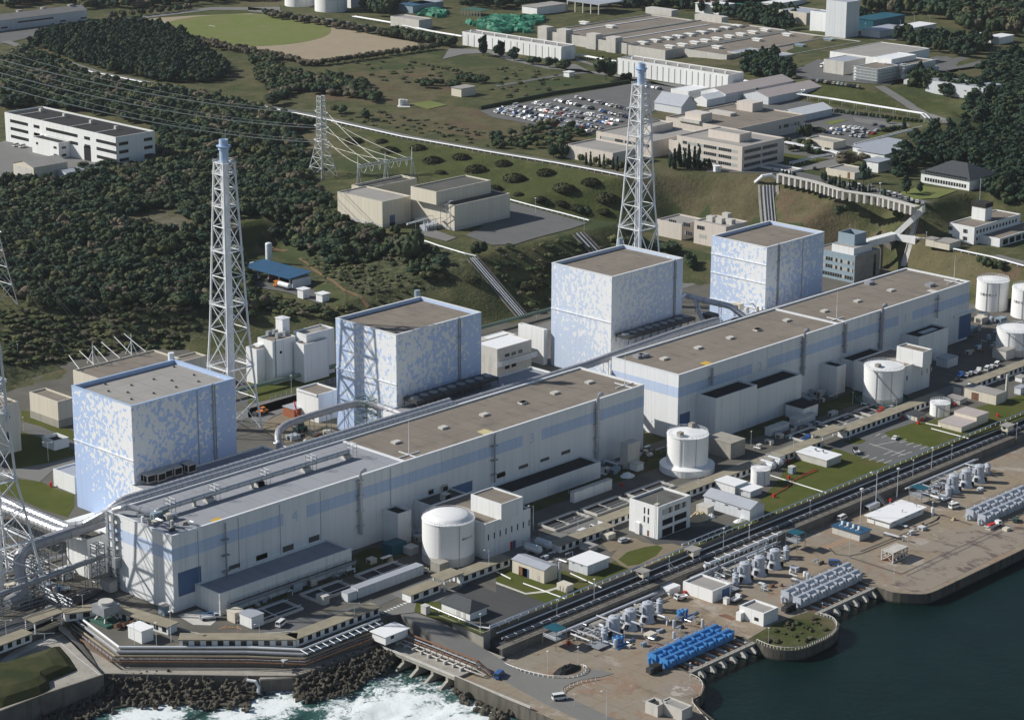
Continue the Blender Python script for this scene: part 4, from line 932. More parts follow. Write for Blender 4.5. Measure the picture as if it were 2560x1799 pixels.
for i,(t,L)in enumerate(((.44,6.5),(.62,6.0),(.80,5.4))):
 z=pb.z+Hp*t
 for s in(-1,1):
  A=Vector((pb.x,pb.y+s*L,z))
  yy=(575,465,358)[i]-(0 if s<0 else 70)
  d=_ray(*_px('a',0,yy));
  tt=1050;E_=Vector((_C+d*tt).tolist());
  far_end=A+(E_-A)*1.35
  cable(sag(A,far_end,9),.20 if s<0 else .11,'pale power line sweeping left from the slope pylon over the forest','power lines over the forest')
sb=q('f',1085,415,22)
SB,DSB=bld('switchgear_building','beige windowless left block of the switchgear house on the terrace','building',('f',1083,208),('f',1318,160),('f',724,125),22,('f',1085,418),wall='cream',roof='roof_l')
MB().box(DSB[0]-.06,DSB[1],DSB[2]-.06,DSB[3],22,23.7).build('plinth',M['conc_w'],SB);win(SB,DSB,'r',5,8.6,.1,5.5,'blue_door','door')
SC,DSC=bld('switchgear_building','beige right block of the switchgear house with outside stair','building',('f',1665,238),('f',2110,138),q('f',1318,160,22+DSB[5]).y+2,22,('f',1665,442),wall='cream',roof='roof_m')
MB().box(DSC[0]-.06,DSC[1],DSC[2]-.06,DSC[3],22,23.7).build('plinth',M['conc_w'],SC)
zt=22+DSC[5]
X0,X1,Y0,Y1,_=solve(('f',1518,128),('f',1965,35),('f',1302,85),zt-.5,None,6.6)
block(SC,X0,X1,Y0,Y1,zt-.6,zt+6.1,M['cream'],M['roof_m'],.6,.45,'upper_wall','upper_roof')
a_=q('b',835,1490,22+DSB[5]-1.5);bldw('switchgear_building','low dark roofed rear bay of the switchgear house below the gantry','building',a_.x,X1,max(DSB[3]+.1,Y1+.1),a_.y,22,DSB[5]-1.5,'cream','roof_m',par=1.2)
m=MB()
for k in range(4):
 z=22+k*3.8;y=DSC[2]+1.5+k*.1
 m.bar((DSC[0]-1.2,DSC[2]+1+(k%2)*6,z),(DSC[0]-1.2,DSC[2]+7-(k%2)*6,z+3.8),.18);m.box(DSC[0]-2,DSC[0]-.05,DSC[2]+.6+((k+1)%2)*6,DSC[2]+2+((k+1)%2)*6,z+3.7,z+3.9)
for yy in(DSC[2]+.8,DSC[2]+8):m.bar((DSC[0]-1.9,yy,22),(DSC[0]-1.9,yy,22+DSC[5]+1),.14)
m.build('outside_stair',M['steel_g'],SC)
def portal():
 zg=22+DSB[5]-2.5
 tops=[('b',888,1262,1495),('b',1108,1222,1440),('b',1323,1178,1400)]
 yg=DSB[3]+20;root=None;P=[]
 for c,x,yt,yb in tops:
  p=q(c,x,yb,zg);zt_=hz(c,x,yt,p);zb_=hz(c,x,{888:1335,1108:1295,1323:1265}[x],p);P.append((p,zt_,zb_))
 root=thing('line_gantry','white three legged line gantry on the switchgear house roof','gantry',(P[0][0].x,P[0][0].y,zg))
 for p,zt_,zb_ in P:
  m=MB()
  for d in((-1.2,-1.2),(1.2,-1.2),(0,1.4)):m.bar((p.x+d[0],p.y+d[1],zg-1),(p.x,p.y,zb_+1.5),.22)
  m.tube([(p.x,p.y,zb_-1),(p.x,p.y,zt_)],[.35,.06],6);m.build('post',M['steel'],root)
 for(p,_,z1),(r_,_,z2)in zip(P,P[1:]):
  m=MB()
  for dz in(0,1.3):m.bar((p.x,p.y,z1-dz),(r_.x,r_.y,z2-dz),.25)
  n=9
  for i in range(n):
   a=Vector((p.x,p.y,z1)).lerp(Vector((r_.x,r_.y,z2)),i/n);b=Vector((p.x,p.y,z1-1.3)).lerp(Vector((r_.x,r_.y,z2-1.3)),(i+1)/n);m.bar(a,b,.12)
  m.build('beam',M['steel'],root)
  for i in range(3):
   a=Vector((p.x,p.y,z1-1.3)).lerp(Vector((r_.x,r_.y,z2-1.3)),(i+.3)/3);b=a.lerp(Vector((r_.x,r_.y,z2-1.3)),.25)
   MB().tube(sag(a,b,3.2,8),.13,5).build('insulator_string',M['steel'],root)
 return P
GP=portal()
for i,(t,L)in enumerate(((.44,6.5),(.62,6.0),(.80,5.4))):
 z=pb.z+Hp*t
 for s in(-1,1):
  p,_,zb_=GP[0]if s<0 else GP[1];r_,_,zb2=GP[1]if s<0 else GP[2]
  B=Vector((p.x,p.y,zb_)).lerp(Vector((r_.x,r_.y,zb2)),(i+.4)/3)
  cable(sag((pb.x,pb.y+s*L,z),B,1.6),.11,'thin line slanting down from the slope pylon to the white gantry','lines to the white gantry')
roofp=[('e',640,1540),('e',760,1505),('e',870,1480),('e',965,1450),('e',1060,1420),('e',1175,1400)]
for i,(c,x,y)in enumerate(roofp):
 B=q(c,x,y+15,16);A=Vector((pl.x,pl.y+(7 if i%2 else-7),pl.z+Hl*(.50,.50,.66,.66,.82,.82)[i]))
 pts=sag(B,A,5,24);MB().tube(pts[4:],.05,3,cap=False).build('power_line',M['wire_d'],label='dark thin line from the left pylon down to the cream roof',cat='cable',group='lines to the cream roof')
 MB().tube(pts[:4],.15,5).build('insulator_string',M['steel'],label='pale ribbed insulator string rising off the cream roof edge',cat='insulator',group='insulator strings on the cream roof')
for c,x,yt,yb in(('e',752,1350,1515),('e',1062,1272,1440)):
 p=q(c,x,yb,15.3);m=MB().tube([p,Vector((p.x,p.y,hz(c,x,yt,p)))],[.25,.12],6)
 for d in((3,0),(-1,3),(1,-3)):m.bar((p.x+d[0],p.y+d[1],15.2),(p.x,p.y,p.z+6),.12)
 m.build('line_mast',M['steel'],label='white guyed mast on the cream roof, '+('nearer the camera' if x<900 else 'farther to the right'),cat='mast')
tr=thing('transformer','pale outdoor transformer bank between the switchgear blocks','transformer',q('f',1420,440,22))
p=q('f',1430,445,22)
for i in range(4):
 x=p.x+i*2.6;MB().box(x,x+1.9,p.y,p.y+4,22,24.6).build('tank',M['machine'],tr)
 MB().box(x+.1,x+1.8,p.y-1.2,p.y-.1,22.2,24.2).build('radiator',M['steel_g'],tr)
 MB().cyl(x+1,p.y+2,24.6,26.4,.28,.18,8).build('bushing',M['steel'],tr)
m=MB()
for x in(p.x-1,p.x+5,p.x+11):
 for y in(p.y-1,p.y+6):m.bar((x,y,22),(x,y,27.5),.15)
for y in(p.y-1,p.y+6):m.bar((p.x-1,y,27.4),(p.x+11,y,27.4),.15)
m.build('frame',M['steel'],tr)
MB().tube([(p.x-6,p.y+7,25.5),(p.x+9,p.y+7,26)],.5,8).build('bus_duct',M['steel'],tr)
def drape(name,pts,mat,dz=.12,n=6,label=None):
 A,B=pts;V=[];F=[];rows=[]
 def dens(L):
  out=[]
  for i in range(len(L)-1):
   for k in range(n):out.append(Vector(L[i]).lerp(Vector(L[i+1]),k/n))
  out.append(Vector(L[-1]));return out
 A,B=dens(A),dens(B);mb=MB();W=3
 for a,b in zip(A,B):
  for k in range(W+1):
   p=a.lerp(b,k/W);mb.v.append((p.x,p.y,gz(p.x,p.y)+dz))
 for i in range(len(A)-1):
  for k in range(W):f=(i*(W+1)+k,(i+1)*(W+1)+k,(i+1)*(W+1)+k+1,i*(W+1)+k+1);mb.f.append(f);mb.m.append(0)
 return struct(name,mb,mat,label)
def offset_strip(pts,wd):
 P=[Vector((p[0],p[1],0))for p in pts];A=[];B=[]
 for i in range(len(P)):
  d=Vector((0,0,0))
  if i:d+=(P[i]-P[i-1]).normalized()
  if i<len(P)-1:d+=(P[i+1]-P[i]).normalized()
  d.normalize();s=Vector((d.y,-d.x,0))*wd/2;A.append(P[i]-s);B.append(P[i]+s)
 return A,B
edge=[qt(c,x,y)for c,x,y in CREST[:9]]
A_,B_=offset_strip([(e.x+4.5,e.y)for e in edge],7.0)
drape('road',(A_,B_),M['road'],.35,8,'road along the plateau edge')
def rail(lab,pts,h=1.0,mat='steel',post=4.0,r_=.16,name='guard_rail',thick=.28,sub=1):
 P=[Vector(p)for p in pts];root=thing(name,lab,'guard rail',tuple(P[0]));m=MB();pm=MB()
 for a,b in zip(P,P[1:]):
  m.tube([a+Vector((0,0,h)),b+Vector((0,0,h))],thick,4)
  L=(b-a).length;k=max(1,int(L/post))
  for i in range(k):p=a.lerp(b,i/k);pm.box(p.x-.1,p.x+.1,p.y-.1,p.y+.1,p.z-.3,p.z+h)
 m.build('rail',M[mat],root);pm.build('posts_run',M[mat],root).name='post_row'
 return root
E2=[]
for a,b in zip(edge,edge[1:]):
 k=max(1,int((b-a).length/12))
 for i in range(k):p=a.lerp(b,i/k);E2.append(Vector((p.x,p.y,gz(p.x,p.y)+.2)))
E2.append(edge[-1]);rail('long white guard rail along the plateau edge road',E2[6:],.9,thick=.4)
def chute(lab,top,bot,wd,pipes=3,mat='conc_d'):
 root=thing('pipe_chute',lab,'pipe chute',tuple(bot));a,b=Vector(top),Vector(bot);d=(b-a);s=Vector((d.y,-d.x,0)).normalized()*wd/2;up=Vector((0,0,.9))
 n=8;m=MB();V=[];F=[]
 for i in range(n+1):
  p=a.lerp(b,i/n);p.z=max(p.z,gz(p.x,p.y)+.15);V+=[p-s,p-s+up,p-s*.8+up,p-s*.8+up*.3,p+s*.8+up*.3,p+s*.8+up,p+s+up,p+s]
 for i in range(n):
  for k in range(7):F.append((i*8+k,(i+1)*8+k,(i+1)*8+k+1,i*8+k+1))
 m.add(V,F);m.build('trough',M[mat],root)
 for k in range(pipes):
  o=s*(-.6+1.2*(k+.5)/pipes);MB().tube([Vector((p.x,p.y,max(p.z,gz(p.x,p.y)+.15)))+o+Vector((0,0,.7))for p in(a.lerp(b,i/n)for i in range(n+1))],.33,6).build('pipe',M['galv' if k%2 else 'steel_g'],root)
 return root
chute('concrete chute with two steel pipes dropping below the switchgear terrace',qt('f',1810,670),(338.5,166,.2),7,3)
chute('dark paired chute half hidden behind the third reactor',qt('g',665,470),(qt('g',665,470).x,168,.2),9,2,'conc_d')
t_=qt('h',195,85);chute('wide chute with white pipes and steps on the brown slope',t_,(t_.x-26,t_.y-23,.5),11,4,'conc')
t_=qt('h',1390,565);chute('narrow stair path down the brown slope',t_,qt('h',1285,735),3,0,'conc_w')
def zt_(c,x,y,dz=.9):p=qt(c,x,y);return p+Vector((0,0,dz))
rail('white pipe rail along the top of the terrace slope',[zt_('f',x,y,.3)for x,y in((1425,535),(1540,575),(1640,605),(1750,638),(1850,660))],.5,thick=.4)
rail('white rail beside the terrace asphalt behind the switchgear house',[zt_('g',x,y,.2)for x,y in((-70,150),(110,203),(320,260),(540,315),(750,372))],.7,thick=.4)
def polyz(name,c,pts,z,mat,dz=.15,label=None):return sheetq(name,c,pts,mat,z,dz,label)
polyz('terrace_paving','g',[(-100,340),(60,290),(110,215),(400,290),(735,385),(600,430),(330,500),(150,555),(-30,560),(-250,480),(-120,420)],22,M['asph'],.3,'asphalt terrace beside the switchgear house')
polyz('terrace_paving','f',[(1380,455),(1480,430),(1680,500),(1600,530),(1400,480)],22,M['road'],.3)
polyz('terrace_paving','f',[(-160,760),(60,745),(200,800),(360,905),(600,900),(700,960),(760,1000),(570,1030),(330,945),(60,900),(-120,880)],8,M['asph'],.35,'asphalt of the blue roofed shed yard')
SH,DSH=(lambda f:(thing('canopy_shed','open shed with dark blue roof on a small hillside yard','shed',(f.x,f.y,8.3)),f))(q('f',360,905,8.3))
f=q('f',360,908,8.3);rR=q('f',575,890,8.3);rL=q('f',195,800,8.3);x0,y0,x1,y1=f.x,f.y,rR.x,q('f',180,740,8.3).y-3
zt=hz('f',360,815,f)
MB().add([(x0-2.5,y0-.5,zt-.6),(x1+.5,y0-.5,zt+.3),(x1+.5,y1,zt+.3),(x0-2.5,y1,zt-.6),(x0-2.5,y0-.5,zt-.3),(x1+.5,y0-.5,zt+.6),(x1+.5,y1,zt+.6),(x0-2.5,y1,zt-.3)],[(0,1,5,4),(1,2,6,5),(2,3,7,6),(3,0,4,7),(4,5,6,7),(3,2,1,0)]).build('roof',M['roof_blue'],SH)
m=MB().box(x0,x1,y0,y0+.4,8.2,zt-1.5);m.box(x1-.4,x1,y0+.4,y1-1,8.2,zt-1.0);m.build('wall',M['white_b'],SH)
for k in range(5):yy=y0+2+k*(y1-y0-4)/4;MB().box(x0-.2,x0+.2,yy-.2,yy+.2,8.2,zt-.7).build('post',M['steel'],SH);MB().box(x0+1,x0+2,yy+.5,yy+1.6,8.2,10).build('pump',M['paint'],SH)
def vtank(name,lab,cat,x,y,z,r_,h,mat='steel'):
 return MB().lathe(x,y,[(r_,z),(r_,z+h-r_*.4),(r_*.85,z+h-r_*.15),(r_*.4,z+h)],16).build(name,M[mat],label=lab,cat=cat)
p=q('f',170,712,8.3);vtank('tall_tank','tall slim white tank behind the blue roofed shed','tank',p.x,p.y,8.2,1.7,hz('f',170,535,p)-8.2)
for lab,x,y,w_,h_ in(('small white kiosk at the edge of the shed yard',445,990,5,4.5),('white canopy hut at the foot of the shed yard',600,1020,5.5,4)):
 p=q('f',x,y,8.3);hut('kiosk',lab,'kiosk',p.x,p.x+w_*.8,p.y,p.y+w_*.8,8.2,h_,'white_b','roof_w',.5)
def tanker(lab,c,x,y,z,head,cabm='orange'):
 p=q(c,x,y,z);r=thing('tanker_truck',lab,'truck',(p.x,p.y,z));X,Y=p.x,p.y
 MB().tube([(X,Y,z+2),(X,Y+7.5,z+2)],1.25,12).build('tank',M['steel'],r);MB().box(X-.9,X+.9,Y-.3,Y+10.3,z+.6,z+.9).build('chassis',M['steel_d'],r)
 c_=MB().box(X-1.2,X+1.2,Y+8.2,Y+10.4,z+.6,z+3).build('cab',M[cabm],r);MB().box(X-1.22,X+1.22,Y+9.4,Y+10.45,z+1.8,z+2.7).build('windscreen',M['glass_l'],c_)
 for dy in(1,2.4,9.2):
  for s in(-1.1,1.1):MB().tube([(X+s-.15,Y+dy,z+.5),(X+s+.15,Y+dy,z+.5)],.5,10).build('wheel',M['rubber'],r)
 return r
tanker('orange cabbed tank truck in front of the blue roofed shed','f',335,920,8.35,0)
tanker('white tank truck parked behind the blue roofed shed end','f',140,770,8.35,0,'paint')
p=q('f',180,850,8.35);machine('truck_tractor','orange truck tractor without trailer in the shed yard','truck',p.x,p.y,8.35,('steel_d','orange'))
M['orange_dirt']=gravel('ochre_earth',(.16,.105,.058),.35,.6)
drape('dirt_path',([qt('f',x,y)for x,y in((185,560),(330,595),(390,640),(480,700),(640,815),(780,915),(985,1055))],[qt('f',x,y)for x,y in((190,600),(320,622),(370,650),(465,712),(625,826),(765,928),(955,1066))]),M['orange_dirt'],.3,4,'ochre earth path down the hillside')
# sea front: grounds
sheetq('lawn','o',[(0,880),(420,690),(560,640),(240,595),(0,510)],M['lawn'],label='lawn beside the sunken road')
sheetq('lawn','o',[(0,510),(240,595),(560,640),(860,505),(1080,400),(990,345),(990,300),(900,370),(640,430),(480,400),(0,400)],M['lawn'],dz=.06)
sheetq('footpath','o',[(0,500),(240,590),(400,570),(500,540),(500,555),(410,585),(240,602),(0,515)],M['conc_w'],dz=.12)
sheetq('paving','n',[(1790,505),(2258,680),(2258,765),(1960,878),(1880,820),(1560,800),(1350,740),(1560,640),(1700,560)],M['asph_d'],dz=.08)
sheetq('paving','o',[(0,520),(220,600),(430,680),(410,692),(0,875)],M['asph_d'],dz=.1)
sheetq('lawn','n',[(1360,660),(1545,660),(1560,720),(1790,830),(1930,905),(1880,925),(1700,850),(1400,760),(1340,740)],M['lawn'],dz=.14)
sheetq('gravel_drive','o',[(930,300),(1000,220),(1180,180),(1300,200),(1450,180),(1540,215),(1230,370),(1080,400),(1000,360)],M['dirt'],dz=.09)
sheetq('lawn','o',[(985,320),(1060,260),(1200,220),(1300,205),(1345,225),(1290,290),(1150,360),(1060,372)],M['lawn'],dz=.13)
sheetq('gravel_drive','o',[(830,165),(960,130),(1130,150),(1200,190),(1000,235),(920,260)],M['dirt'],dz=.08)
sheetq('paving','o',[(1180,120),(1290,160),(1560,60),(1900,45),(1500,215),(1420,190),(1280,200)],M['asph_d'],dz=.12)
sheetq('lawn','o',[(1500,262),(1240,372),(1250,340),(1540,220),(1900,50),(2170,-60),(2220,-20),(2170,0)],M['lawn'],dz=.06)
sheetq('lawn','l',[(0,1425),(530,1190),(1180,950),(1820,690),(2065,605),(2258,530),(2258,340),(1900,440),(1480,560),(1250,590),(1110,650),(1000,700),(700,790),(350,880),(300,1000),(150,1180),(0,1290)],M['lawn'],dz=.05)
sheetq('car_park','l',[(670,755),(860,660),(1290,540),(1390,565),(1130,650),(1180,690),(1530,775),(1180,905),(960,850)],M['asph'],dz=.1,label='marked car park on the lawn')
sheetq('lawn','l',[(800,720),(900,690),(985,715),(940,740),(850,738)],M['lawn'],dz=.15)
mk=MB()
for a,b in(((1060,675),(1100,655)),((1110,690),(1150,670)),((1255,730),(1310,712)),((1310,748),(1370,728)),((1365,765),(1430,742)),((1420,780),(1480,758)),((1125,825),(1200,795)),((1185,835),(1300,788)),((1240,838),(1355,802)),((950,855),(1010,830)),((1010,870),(1070,845)),((1070,885),(1130,862)),((1130,895),(1190,870)),((1010,735),(1300,830)),((1040,755),(1310,700))):
 A,B=q('l',*a,.16),q('l',*b,.16);s=Vector(((B-A).y,-(B-A).x,0)).normalized()*.12;mk.add([A-s,A+s,B+s,B-s],[(0,1,2,3)])
struct('parking_markings',mk,M['paint'])
sheet('road',[(60,-44.6),(60,-38.5),(205,-37.5),(430,-38.5),(560,-40),(560,-46),(430,-45),(205,-44.6)],M['road'],.08,'service road behind the covered walkway')
sheetq('road','n',[(1130,775),(1060,745),(1200,690),(1310,640),(1560,560),(1720,520),(1780,500),(1700,560),(1560,640),(1350,745),(1240,757)],M['road'],dz=.1)
sheetq('apron','m',[(1430,770),(1600,720),(1760,800),(1700,850),(1560,845)],M['conc_w'],dz=.07)
sheetq('apron','n',[(340,800),(620,760),(1060,640),(1500,440),(1560,470),(1290,590),(1060,690),(400,945),(60,935),(0,900),(230,880)],M['asph'],dz=.06)
for c,pts in(('m',((1455,880),(1560,905),(1660,918))),('n',((0,915),(240,905),(435,888))),('m',((640,590),(760,560)))):
 P=[q(c,x,y,.2)for x,y in pts];mb=MB()
 for a,b in zip(P,P[1:]):s=Vector(((b-a).y,-(b-a).x,0)).normalized()*.12;mb.add([a-s,a+s,b+s,b-s],[(0,1,2,3)])
 struct('road_line',mb,M['paint'])
mb=MB()
for k in range(9):
 a=q('n',1070+k*26,745-k*11,.2);b=q('n',1095+k*26,752-k*11,.2);s=Vector(((b-a).y,-(b-a).x,0)).normalized()*.3;mb.add([a-s,a+s,b+s,b-s],[(0,1,2,3)])
struct('zebra_crossing',mb,M['paint'])
mb=MB()
for k in range(5):
 a=q('m',1770+k*34,880-k*6,.2);b=q('m',1830+k*30,850+k*8,.2);s=Vector(((b-a).y,-(b-a).x,0)).normalized()*.12;mb.add([a-s,a+s,b+s,b-s],[(0,1,2,3)])
struct('road_line',mb,M['paint_o'])
# covered walkway: white wall with dark openings and a tan roof
def walkway(lab,a,b,h=3.0,z=0.0,depth=4.2,nwin=None,canopy=False,inland=None):
 a,b=Vector((a[0],a[1],0)),Vector((b[0],b[1],0));L=(b-a).length;ang=math.atan2(b.y-a.y,b.x-a.x)
 r=thing('covered_walkway',lab,'covered walkway',(a.x,a.y,z));r.rotation_euler=(0,0,ang);r['_w']=[0,0,0]
 if canopy:
  MB().box(-.4,L+.4,-.5,depth+.5,h-.1,h+.3).build('roof',M['tan_roof'],r)
  for x in(.3,L-.3):
   for y in(.2,depth-.2):MB().box(x-.2,x+.2,y-.2,y+.2,0,h-.1).build('post',M['steel'],r)
  return r
 MB().box(0,L,0,depth,0,h-.3).build('wall',M['white_b'],r);MB().box(-.4,L+.4,-.6,depth+.6,h-.297,h).build('roof',M['tan_roof'],r)
 n=nwin or max(1,int(L/3.4));s=L/n
 for i in range(n):MB().box(s*(i+.28),s*(i+.78),-.07,.05,.75,2.35).build('window',M['glass'],r)
 return r
walkway('short covered walkway running off the left edge',(-80,11.5),(-46,13.6));walkway('tan canopy bridging two walkway runs at left',(-42,17.5),(-31,18),h=4.2,canopy=True,depth=5)
walkway('covered walkway run behind the green cooling unit',(-29,19),(-17,13.5));walkway('covered walkway run turning seaward beside the cooling unit',(-16.6,11),(-12.8,-13))
walkway('slanting covered walkway parallel to the pipe seawall',(-16.5,-23.5),(9,-49.3));walkway('covered walkway run with many dark windows facing the outfall',(9.6,-49.2),(45.4,-48.8))
walkway('covered walkway run left of the tan gate canopy',(59.5,-48.8),(73,-48.8));walkway('tan gate canopy near the big round tank',(73.6,-50),(82,-50),h=4.4,canopy=True,depth=5.5)
walkway('covered walkway run at the foot of the big round tank',(82.8,-49),(106,-49));walkway('covered walkway run in front of the open settling pits',(127,-53),(154.5,-53.6));walkway('covered walkway run half hidden behind the three storey office',(156,-48.8),(198,-48.8))
walkway('covered walkway run behind the white roofed huts',(199.5,-48.8),(247,-48.9));walkway('covered walkway run by the lawn transformers',(247.8,-48.9),(283,-49));walkway('tan gate canopy beside the lawn car park',(284,-48.8),(298.5,-48.8),h=4.4,canopy=True,depth=5.5)
walkway('long covered walkway run along the lawn car park',(299,-49),(368,-49));walkway('covered walkway run near the parked vans',(392,-49.3),(408,-49.3));walkway('covered walkway run leaving the right edge',(410,-49.5),(470,-49.5))
# storage tanks
def tank(lab,c,xl,xr,yb,yrim,z0=0.0,roof='flat',ring=None,skirt=None,grp=None,stair=0,rails=True,cyb=None,text=None,mat='white_tank'):
 xm=(xl+xr)/2;pf=q(cyb or c,*((xm,yb)if cyb is None else((xm/3.2257+_O[c][0]-_O[cyb][0])*3.2257,yb)),z0)
 d=Vector((pf.x-CAM[0],pf.y-CAM[1],0));dist=(pf-Vector(CAM)).length;R_=(xr-xl)/3.2257/2/FPX*(dist+5);ctr=pf+d.normalized()*(skirt[0]if skirt else R_)
 ctr.z=z0;zt=hz(c,xm,yrim,ctr);root=thing('storage_tank',lab,'storage tank',tuple(ctr),grp)
 zb=z0
 if skirt:MB().lathe(ctr.x,ctr.y,[(skirt[0],z0),(skirt[0],z0+skirt[1]),(R_+.05,z0+skirt[1]+.8)],40).build('skirt',M['white_tank'],root)
 if ring:MB().lathe(ctr.x,ctr.y,[(R_+.12,z0),(R_+.12,z0+ring),(R_,z0+ring+.02)],40).build('concrete_ring',M['conc_w'],root);
 MB().lathe(ctr.x,ctr.y,[(R_,zb),(R_,zt-.3),(R_+.15,zt-.28),(R_+.15,zt)],48).build('shell',M[mat],root,smooth=False)
 if roof=='dome':pr=[(R_+.1,zt+.01)]+[(R_*.86*math.cos(t),zt+.5+R_*.2*math.sin(t))for t in np.linspace(0,1.45,6)]
 else:pr=[(R_+.1,zt+.01),(R_*.5,zt+R_*.06),(.3,zt+R_*.1)]
 MB().lathe(ctr.x,ctr.y,pr,48).build('roof',M['white_tank'],root,smooth=(roof=='dome'))
 if rails:
  m=MB();n=28
  for i in range(n):
   a,b=2*math.pi*i/n,2*math.pi*(i+1)/n;A=Vector((ctr.x+R_*.97*math.cos(a),ctr.y+R_*.97*math.sin(a),zt));B=Vector((ctr.x+R_*.97*math.cos(b),ctr.y+R_*.97*math.sin(b),zt))
   for hh in(.6,1.15):m.bar(A+Vector((0,0,hh)),B+Vector((0,0,hh)),.055)
   m.bar(A,A+Vector((0,0,1.15)),.055)
  m.build('railing',M['steel'],root)
 if stair:
  m=MB();n=14;P=[]
  for i in range(n+1):a=math.radians(stair+i*6);P.append(Vector((ctr.x+(R_+.35)*math.cos(a),ctr.y+(R_+.35)*math.sin(a),zt-(zt-zb-2)*i/n)))
  m.tube(P,.17,6);m.build('spiral_stair',M['steel_g'],root)
 view=math.atan2(CAM[1]-ctr.y,CAM[0]-ctr.x)
 for k in(-.35,.42):a=view+k;MB().tube([(ctr.x+(R_+.12)*math.cos(a),ctr.y+(R_+.12)*math.sin(a),zb),(ctr.x+(R_+.12)*math.cos(a),ctr.y+(R_+.12)*math.sin(a),zt)],.09,5).build('downpipe',M['steel_g'],root)
 if text:
  cu=bpy.data.curves.new('lettering','FONT');cu.body=text[0];cu.size=text[2];cu.align_x='CENTER';cu.extrude=.02
  o=bpy.data.objects.new('lettering',cu);COL.objects.link(o);me=bpy.data.meshes.new_from_object(o);bpy.data.objects.remove(o)
  for v in me.vertices:a=view+text[1]+v.co.x/R_;z=zt-text[3]+v.co.y;rr=R_+.05+v.co.z;v.co=(rr*math.cos(a),rr*math.sin(a),z-ctr.z)
  me.materials.append(M['steel_d']);o=bpy.data.objects.new('lettering',me);COL.objects.link(o);o.parent=root
 return root,ctr,R_,zt
def tank_mat():
 t=NT('white_tank_paint');st=t.ramp(t.noise(.5,4,.65,stretch=(1.5,1.5,.05)),.52,.8);o=t.xyz()
 col=t.mix(t.math('MULTIPLY',st,.22),(.80,.80,.79),(.50,.44,.36));ln=t.math('LESS_THAN',t.math('FRACT',t.math('DIVIDE',o[2],2.4)),.03)
 col=t.mix(t.math('MULTIPLY',ln,.2),col,(.4,.4,.4));return t.done(col,.45)
M['white_tank']=tank_mat()
tank('big white domed tank nearest the camera','j',1405,1828,387,1330,roof='dome',ring=3.0,cyb='n',text=('純水タンク',.82,1.0,5.6),rails=True)
t_,c_,R_,z_=tank('white flat topped tank on a wide skirt between the two halls','k',1370,1705,1018,652,skirt=(10.6,2.6))
for c,x,y in(('k',1485,675),('k',1580,600)):p=q(c,x,y,z_+.4);MB().box(p.x-1.1,p.x+1.1,p.y-.9,p.y+.9,z_,z_+2.0).build('roof_box',M['conc'],t_)
t_,c_,R_,z_=tank('white tank with slanting stair before the far service block','l',955,1273,440,108,ring=3,stair=184)
for c,x,y in(('l',1080,120),):p=q(c,x,y,z_+.4);MB().box(p.x-1.1,p.x+1.1,p.y-.9,p.y+.9,z_,z_+1.8).build('roof_box',M['conc'],t_)
MB().lathe(c_.x,c_.y,[(R_+3.2,0),(R_+3.2,1.2),(R_+2.9,1.2),(R_+2.9,.3),(R_+.1,.3)],32).build('bund',M['green_steel'],t_)
tank('small white tank beside the white roofed huts and grey shed','k',2052,2207,1080,935)
tank('small white tank with diagonal stair beside the rose roofed block','l',1497,1655,525,402,stair=184)
tank('white water tank with dark lettering, left of the pair at right edge','h',1868,2120,1097,832,text=('ろ過水タンク',-.28,1.5,6.5))
tank('white water tank cut by the right edge of the pair','h',2152,2420,1160,895,text=('ろ過水タンク',-.5,1.5,6.5))
tank('low broad white tank with slanting rail at the right edge','h',2028,2330,1460,1225,stair=184,ring=3)
tank('white oil tank left of two by the sports ground','b',298,540,62,-180,ZP);tank('white oil tank right of two by the sports ground','b',540,800,110,-150,ZP)
# small buildings of the sea front (one by one)
def hip(name,lab,x0,x1,y0,y1,z0,ze,zr,wall,roof,over=.7):
 r=thing(name,lab,'building',(x0,y0,z0));MB().box(x0,x1,y0,y1,z0,z0+ze-.05).build('wall',M[wall],r);xm=(x0+x1)/2;k=(x1-x0)/2*.8;o=over
 MB().add([(x0-o,y0-o,z0+ze),(x1+o,y0-o,z0+ze),(x1+o,y1+o,z0+ze),(x0-o,y1+o,z0+ze),(xm,y0+k,z0+zr),(xm,y1-k,z0+zr),(x0-o,y0-o,z0+ze-.2),(x1+o,y0-o,z0+ze-.2),(x1+o,y1+o,z0+ze-.2),(x0-o,y1+o,z0+ze-.2)],[(0,1,4),(1,2,5,4),(2,3,5),(3,0,4,5),(0,6,7,1),(1,7,8,2),(2,8,9,3),(3,9,6,0),(9,8,7,6)]).build('roof',M[roof],r);return r,(x0,x1,y0,y1,z0,ze)
x0,x1,y0,y1,h=solve(('n',1790,742),('n',1928,690),('n',1560,655),0,('n',1790,815));r,D=hip('guard_house','small white house with dark hipped roof on the asphalt',x0,x1,y0,y1,0,h,h+2.3,'white_b','roof_slate');win(r,D,'l',4.5,6.2,.1,2.3,'conc_w','door');win(r,D,'l',2.0,3.0,.1,2.2,'conc_w','door')
x0,x1,y0,y1,h=solve(('o',388,405),('o',498,365),('o',115,320),0,('o',388,515));r,D=gbld('generator_house','cream house with streaky grey sheet roof and exhaust pipe','building',x0,x1,y0,y1,0,h,h+.9,'y','cream','roof_streak' if 'roof_streak' in M else 'roof_g',over=.3)[0:2]
win(r,D,'l',D[3]-D[2]-7,D[3]-D[2]-3,.1,3.2,'rust','shutter');win(r,D,'l',7,10,.1,3.2,'blue_door','shutter');win(r,D,'l',2,3,.1,2.2,'conc_w','door');p=q('o',512,490,0);MB().tube([(p.x,p.y,0),(p.x,p.y,6.8)],.45,10).build('exhaust_pipe',M['machine'],r)
